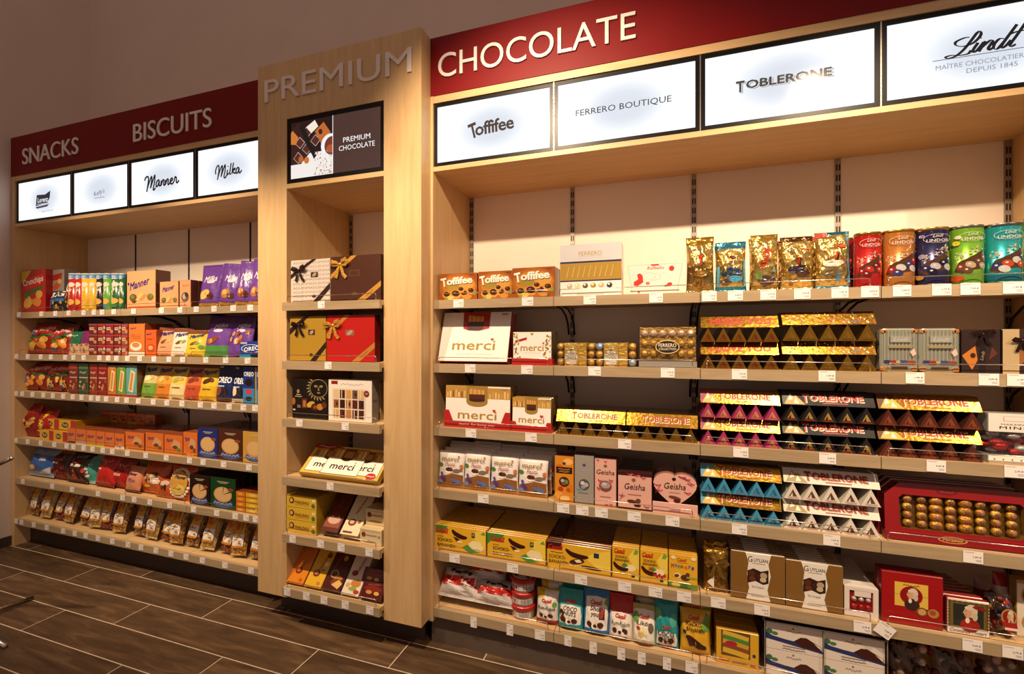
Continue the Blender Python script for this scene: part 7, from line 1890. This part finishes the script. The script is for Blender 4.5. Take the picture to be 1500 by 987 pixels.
r.box(373.8, 386, 538, 'second blue upright carton, partly behind the column', {'front': '1c3a8a', 'side': '12265a', 'top': '16306f'}, [R(0.0, 0.0, 0.16, 1, 'b8a83c'), T('OREO', 0.6, 0.80, 0.7, 0.12, 'f0f2f8', b=0.03), R(0.16, 0, 1, 0.4, '3a8ac0')], d=0.05, back=0.03, name='biscuit_carton', cat='carton')

# ---- fourth shelf
r = Row('L', 3)
r.bag(26, 44, 592, 'red peanut bag with peanut picture', [(0, '8a1c16'), (0.7, 'a0201a')], nutmix(0.38, ('c8923c', 'b87a2c', 'd8a850'), 22, 0.9), D=0.08, lean=10, wr=2)
r.bag(42, 66, 600, 'red bag with yellow vertical lettering', [(0, '8a1814'), (0.4, 'a81c18')], [T('NicNac', 0.5, 0.55, 0.80, 0.26, 'e0c030', rot=78, b=0.04)], D=0.08, lean=14, wr=2)
for l_, (xs_, z0, bk) in enumerate((((58, 78, 98), 0.0, 0.028), ((64.5, 86, 111), 0.078, 0.07))):
    for k in range(2):
        X0, X1 = X_at(xs_[k], YF + bk), X_at(xs_[k + 1], YF + bk)
        p = carton(X1 - X0 - 0.001, 0.075, 0.24, {'front': 'd8aa28', 'side': 'b8861c', 'top': 'c8982a'}, [R(0.70, 0, 1, 1, 'b0281c'), E_(0.38, 0.5, 0.20, 0.28, '3a2c24'), T('TUC', 0.38, 0.5, 0.30, 0.24, 'f0e0a0', b=0.02)])
        put('cracker_pack', 'long yellow cracker pack, %s pack of the %s layer, fourth snack shelf' % (['left', 'right'][k], ['lower', 'upper'][l_]), 'pack', p, ((X0 + X1) / 2, YF + bk, r.z + 0.0005 + z0), group='yellow cracker packs')
oc = {'front': 'd8702c', 'side': 'a8501c', 'top': '8a4a2c'}
tops = ['5a2c18', 'c8d0d8', 'd8c02c', 'd8c02c', 'd8702c', 'e0dcd4']
sm = [(99, 110.5), (111, 126), (126.5, 140.5), (141, 153.5), (154, 167.5), (168, 182)]
for k, (x0, x1) in enumerate(sm):
    r.box(x0, x1, 627 + k * 1.6, 'small orange wafer pack, %s in the low row' % ORD[k], oc, [T('Manner', 0.46, 0.60, 0.72, 0.26, '2a2f78', sh=0.4, b=0.02, rot=8), R(0, 0, 1, 0.14, tops[k]), E_(0.7, 0.28, 0.2, 0.12, 'b88a54')], d=0.05, back=0.026, n=4, name='wafer_pack', cat='pack', behind='small orange wafer pack, %s file' % ORD[k])
for k, (x0, x1) in enumerate(((148, 160), (160.5, 172), (172.5, 186), (186.5, 200), (200, 212), (212.5, 227))):
    X0, X1 = X_at(x0, YF + 0.30), X_at(x1, YF + 0.30)
    p = carton(X1 - X0 - 0.001, 0.085, 0.05, oc, [T('Manner', 0.5, 0.66, 0.72, 0.22, '2a2f78', sh=0.4, b=0.02, rot=8), R(0, 0, 1, 0.2, ['8fb0c8', 'c8b02c', 'd8702c', 'c8b02c', 'd8702c', '8a5a3c'][k]), E_(0.62, 0.34, 0.24, 0.12, '7a4a24')])
    r.add('wafer_pack', 'orange wafer pack raised at the back, %s from left' % ORD[k], 'pack', p, (X0 + X1) / 2, YF + 0.30, z=0.105)
    m_ = carton(X1 - X0 - 0.001, 0.102, 0.10, dict(oc, front='7a4024'), [])
    r.add('wafer_pack', 'brown shaded wafer pack carrying the raised one, %s from left' % ORD[k], 'pack', m_, (X0 + X1) / 2, YF + 0.29)
for k, (x0, x1, yt) in enumerate(((183.5, 211, 633), (213, 239.5, 634), (240.5, 267.5, 637), (268.5, 289, 633))):
    r.box(x0, x1, yt, 'broad orange wafer pack, %s of four' % ['first', 'second', 'third', 'last'][k], oc, [T('Manner', 0.30, 0.72, 0.36, 0.20, '2a2f78', sh=0.4, b=0.02, rot=8), P([(0.35, 0.40), (0.58, 0.78), (0.88, 0.60), (0.86, 0.32)], 'c8a070'), E_(0.60, 0.38, 0.14, 0.09, '6a3a20'), R(0, 0, 1, 0.14, 'd8842c'), E_(0.80, 0.26, 0.10, 0.10, '5a8a3c' if k == 2 else '7a4a2c')], d=0.06, back=0.026, n=4, name='wafer_pack', cat='pack', behind='broad orange wafer pack, %s file' % ORD[k])
def torte(c):
    ribb = [(0.14, 0.22), (0.30, 0.14), (0.5, 0.12), (0.7, 0.14), (0.88, 0.20)]
    return [E_(0.5, 0.46, 0.36, 0.25, 'c89a5c'), E_(0.5, 0.47, 0.32, 0.215, 'd8b078'), E_(0.80, 0.64, 0.12, 0.05, '8a4a24'), K(ribb, 0.030, '3f5a98'), SQ(0.5, 0.17, 0.72, 0.10, 'd8d8e0'), R(0.28, 0.86, 0.74, 0.88, 'c8b89a'), R(0.36, 0.82, 0.66, 0.84, 'b8a88a')]
for x0, x1, yt, c, ds in ((289.5, 319, 627, '1c2c7a', 'navy wafer cake carton'), (319.5, 355, 629, '4a2418', 'chocolate brown wafer cake carton'), (355.5, 390, 632, 'c89a44', 'cream yellow wafer cake carton')):
    r.box(x0, x1, yt, ds, {'front': c, 'side': '2c1a18', 'top': '2a1c1c'}, torte(c), d=0.045, back=0.03, n=5, name='wafer_carton', cat='carton')

# ---- fifth shelf
r = Row('L', 4)
fifth = [(29, 66, 655, 'large blue crisps bag', [(0, '8a96a8'), (0.14, '2f62b0'), (0.72, '8a98b0')], [E_(0.25, 0.26, 0.14, 0.08, 'd0aa6a'), P([(0.5, 0.10), (0.92, 0.12), (0.92, 0.34)], 'c8ccd4'), R(0.48, 0.50, 0.76, 0.60, 'c8d0e0'), SQ(0.5, 0.80, 0.6, 0.10, 'd0d8e8')], 0.10, 18),
         (64, 88, 659, 'dark red pretzel bag', [(0, '6a1c18'), (0.25, '3a1414'), (0.85, 'a8502c')], [T('nita', 0.42, 0.66, 0.6, 0.12, 'c8502c', b=0.03), R(0.05, 0.50, 0.5, 0.56, 'd0c0b4')] + nutmix(0.22, ('a8281c', '8a3a24', '6a2018'), 8), 0.08, 16),
         (86, 117, 662, 'dark brown bag with red berries', [(0, '3a1c18'), (0.65, '2a1614')], [T('ACUE', 0.58, 0.80, 0.5, 0.09, 'b0a8a4', rot=6), T('nita', 0.40, 0.64, 0.5, 0.12, 'b02c20', b=0.03, rot=6), R(0.22, 0.48, 0.66, 0.56, 'd8c8bc')] + nutmix(0.22, ('a8301c', '8a4a24', 'b04a2c'), 10), 0.09, 18),
         (107, 130, 664, 'pale teal snack bag', [(0, '8ab4a8'), (0.12, '3f9488'), (0.8, '8a9c98')], [R(0.3, 0.54, 0.72, 0.62, 'd8e0d8'), E_(0.52, 0.32, 0.30, 0.15, 'c8d0c0'), E_(0.52, 0.32, 0.18, 0.09, '5a3a54'), E_(0.20, 0.26, 0.12, 0.08, 'c8b83c')], 0.08, 18),
         (128.5, 156, 665, 'bright red snack bag, left of two,', [(0, '7a1814'), (0.10, 'b8241a'), (0.85, '8a4a40')], [SQ(0.45, 0.74, 0.7, 0.14, 'ecdcd4'), R(0.1, 0.48, 0.4, 0.53, 'e0c0b4')], 0.09, 18),
         (153, 180, 668, 'bright red snack bag, right of two,', [(0, '7a1814'), (0.08, 'a81f18'), (0.72, '8a3a28')], [SQ(0.5, 0.66, 0.6, 0.12, 'ecdcd4'), T('nita', 0.45, 0.50, 0.6, 0.10, '7a1410', b=0.02), R(0.2, 0.34, 0.6, 0.42, 'd8a898')], 0.09, 18),
         (176, 197, 684, 'small pale orange wafer bag', [(0, '4a2418'), (0.12, 'd08a64')], [T('Manner', 0.5, 0.70, 0.6, 0.12, '2a2f78', sh=0.4, b=0.02), T('Mio', 0.5, 0.46, 0.5, 0.16, '4a3a78', sh=0.2)], 0.06, 16),
         (196.5, 234, 674, 'large orange snack bag with bread picture', [(0, 'b8501c'), (0.1, 'c85a24'), (0.82, 'b0542c')], [SQ(0.5, 0.78, 0.6, 0.09, '5a2a1c'), E_(0.55, 0.42, 0.36, 0.15, 'e0d0bc'), E_(0.48, 0.46, 0.28, 0.12, '6a3a20', 20), E_(0.48, 0.48, 0.20, 0.06, 'c89a54', 20), E_(0.35, 0.20, 0.1, 0.04, 'c8a83c')], 0.09, 14),
         (221, 246, 700, 'small orange bag with dark balls', [(0, 'b8501c'), (0.75, 'a04420')], [E_(0.5, 0.66, 0.26, 0.14, 'c8a890')] + nutmix(0.5, ('3a1c14', '5a2c1c', '2c1410'), 6, 1.4), 0.06, 20)]
for k, (x0, x1, yt, ds, bands, its, D, ln) in enumerate(fifth):
    r.bag(x0, x1, yt, ds, bands, its, D=D, lean=ln, back=0.02 + 0.02 * (k % 2), wr=2)
r.bag(241, 277, 683, 'orange bag with scalloped oval window', [(0, 'c8501c')], [E_(0.5, 0.50, 0.42, 0.42, 'efe0cc')] + [E_(0.5 + 0.41 * math.cos(k * math.pi / 12), 0.50 + 0.41 * math.sin(k * math.pi / 12), 0.05, 0.04, 'efe0cc') for k in range(24)] + [E_(0.5, 0.50, 0.35, 0.35, 'c8963c'), E_(0.5, 0.32, 0.30, 0.16, 'd8b85c'), T('Manner', 0.55, 0.68, 0.46, 0.11, '1f2a58', sh=0.4, b=0.02), SQ(0.5, 0.34, 0.40, 0.10, '7a5a24')], D=0.05, lean=10, back=0.03, kind='flat')
for x0, x1, yt, c, ds in ((277.5, 307, 696, '241412', 'near black wafer cake carton'), (308, 345, 700, '16401f', 'dark green wafer cake carton')):
    r.box(x0, x1, yt, ds, {'front': c, 'side': '1c100e', 'top': '1c1412'}, torte(c) + [P([(0.49, 0.46), (0.52, 0.70), (0.55, 0.70)], c), P([(0.5, 0.46), (0.80, 0.60), (0.82, 0.56)], c)], d=0.05, back=0.03, n=4, name='wafer_carton', cat='carton')
for ci, (x0, x1) in enumerate(((345.5, 359, ), (359.5, 380))):
    X0, X1 = X_at(x0, YF + 0.028), X_at(x1, YF + 0.028)
    p = carton(X1 - X0 - 0.001, 0.031, 0.12, {'front': ['d8801c', 'd8ac24'][ci], 'side': 'a8601c', 'top': '7a3a20'}, [R(0, 0, 1, 0.12, 'b86418'), E_(0.5, 0.5, 0.25, 0.25, ['e8a84c', 'e8cc5c'][ci])])
    for l_ in range(4):
        put('wafer_bar', 'small %s wafer bar, %s in its stack, fifth snack shelf' % (['orange', 'yellow'][ci], ['lowest', 'second', 'third', 'topmost'][l_]), 'bar', p, ((X0 + X1) / 2, YF + 0.028, r.z + 0.0005 + l_ * 0.032), group='small wafer bars')

# ---- lowest shelf: clear bags of nuts and dried fruit with paper labels
r = Row('L', 5)
xs6 = [31, 46, 65, 82, 99, 120, 138, 152, 173, 200, 220, 240, 257, 277, 302, 328, 348, 372]
mixes = [('c8963c', 'a86c28', 'd8b060'), ('8a5a2c', 'b88a50', '6a3a1c'), ('d0a858', 'e0c890', 'b88a3c'), ('7a2c1c', '5a2418', 'a8542c')]
_nut = {}
def nutbag(k, lab):
    if (k, lab) in _nut: return _nut[k, lab]
    w, h, D = 0.120, 0.285, 0.075
    g_ = random.Random(60 + k)
    parts = []
    m = MB()
    prof, width, front = bag_shape(w * 0.92, h * 0.86, D * 0.86, 'pillow', 60 + k, 1.0)
    nx, nz = 12, 20
    vs, fs, cl = [], [], []
    for s_ in (-1, 1):
        for j in range(nz + 1):
            for i in range(nx + 1):
                u, v = -1 + 2 * i / nx, j / nz
                bump = 1 + g_.uniform(-0.10, 0.10)
                vs.append((u * w * 0.46 * width(v), s_ * D * 0.43 * prof(u, v) * bump, 0.006 + v * h * 0.86))
    N = (nx + 1) * (nz + 1)
    for s_ in (0, 1):
        for j in range(nz):
            for i in range(nx):
                a = s_ * N + j * (nx + 1) + i
                f = [a, a + 1, a + nx + 2, a + nx + 1]
                fs.append(f if s_ == 0 else f[::-1]); cl.append(C(g_.choice(mixes[k % 4])))
    m.add(vs, fs, cl)
    for q in range(150):
        u, v = g_.uniform(-0.85, 0.85), g_.uniform(0.06, 0.92)
        x, y, z = front(u * w * 0.46, v * h * 0.86, 0)
        m.ball((x, y + g_.uniform(0, 0.004), z + 0.006), g_.uniform(0.004, 0.0065), g_.choice(mixes[k % 4]), n=6, m=4, sq=(1.0, 0.8, 1.2))
    me = m.mesh('nut_filling', FOOD)
    parts.append(('nut_filling', me, []))
    b_ = bag(w, h, D, [(0, 'ffffff')], kind='pillow', mat=CLEAR, seed=60 + k, name='clear_bag', wr=1.5)
    parts += b_
    _, _, fr2 = bag_shape(w, h, D, 'pillow', 60 + k, 1.5)
    its = [R(0.16, 0.20, 0.84, 0.78, 'd8a030'), R(0.16, 0.22, 0.84, 0.46, 'efe6dc'), E_(0.5, 0.64, 0.26, 0.10, '8a9a3c'), E_(0.48, 0.62, 0.17, 0.075, 'cf5a24'), E_(0.60, 0.66, 0.10, 0.05, 'e08a34'), R(0.24, 0.39, 0.72, 0.405, '5a5450'), R(0.24, 0.35, 0.60, 0.36, '8a847e'), R(0.62, 0.26, 0.76, 0.29, '8a847e'), R(0.16, 0.18, 0.84, 0.22, 'd88a24')]
    parts += art_parts(its, w, h, fr2, mat=CARTON, fine=True, base=0.0035, step=0.0008, pic_name='paper_label')
    _nut[k, lab] = parts
    return parts
kindw = ['pale nut', 'brown nut', 'ivory kernel', 'dark dried fruit']
for k, px in enumerate(xs6):
    X = X_at(px, YF + 0.06)
    rg = random.Random(90 + k)
    put('nut_bag', 'clear bag of %ss, %s bag from left, lowest snack shelf' % (kindw[k % 4], ORD[k]), 'bag', nutbag(k % 4, 0), (X, YF + 0.062 + 0.012 * (k % 2), r.z + 0.014), lean=20 + rg.uniform(-4, 4), rz=rg.uniform(-4, 10), group='clear nut bags', roll=rg.uniform(-3, 6))
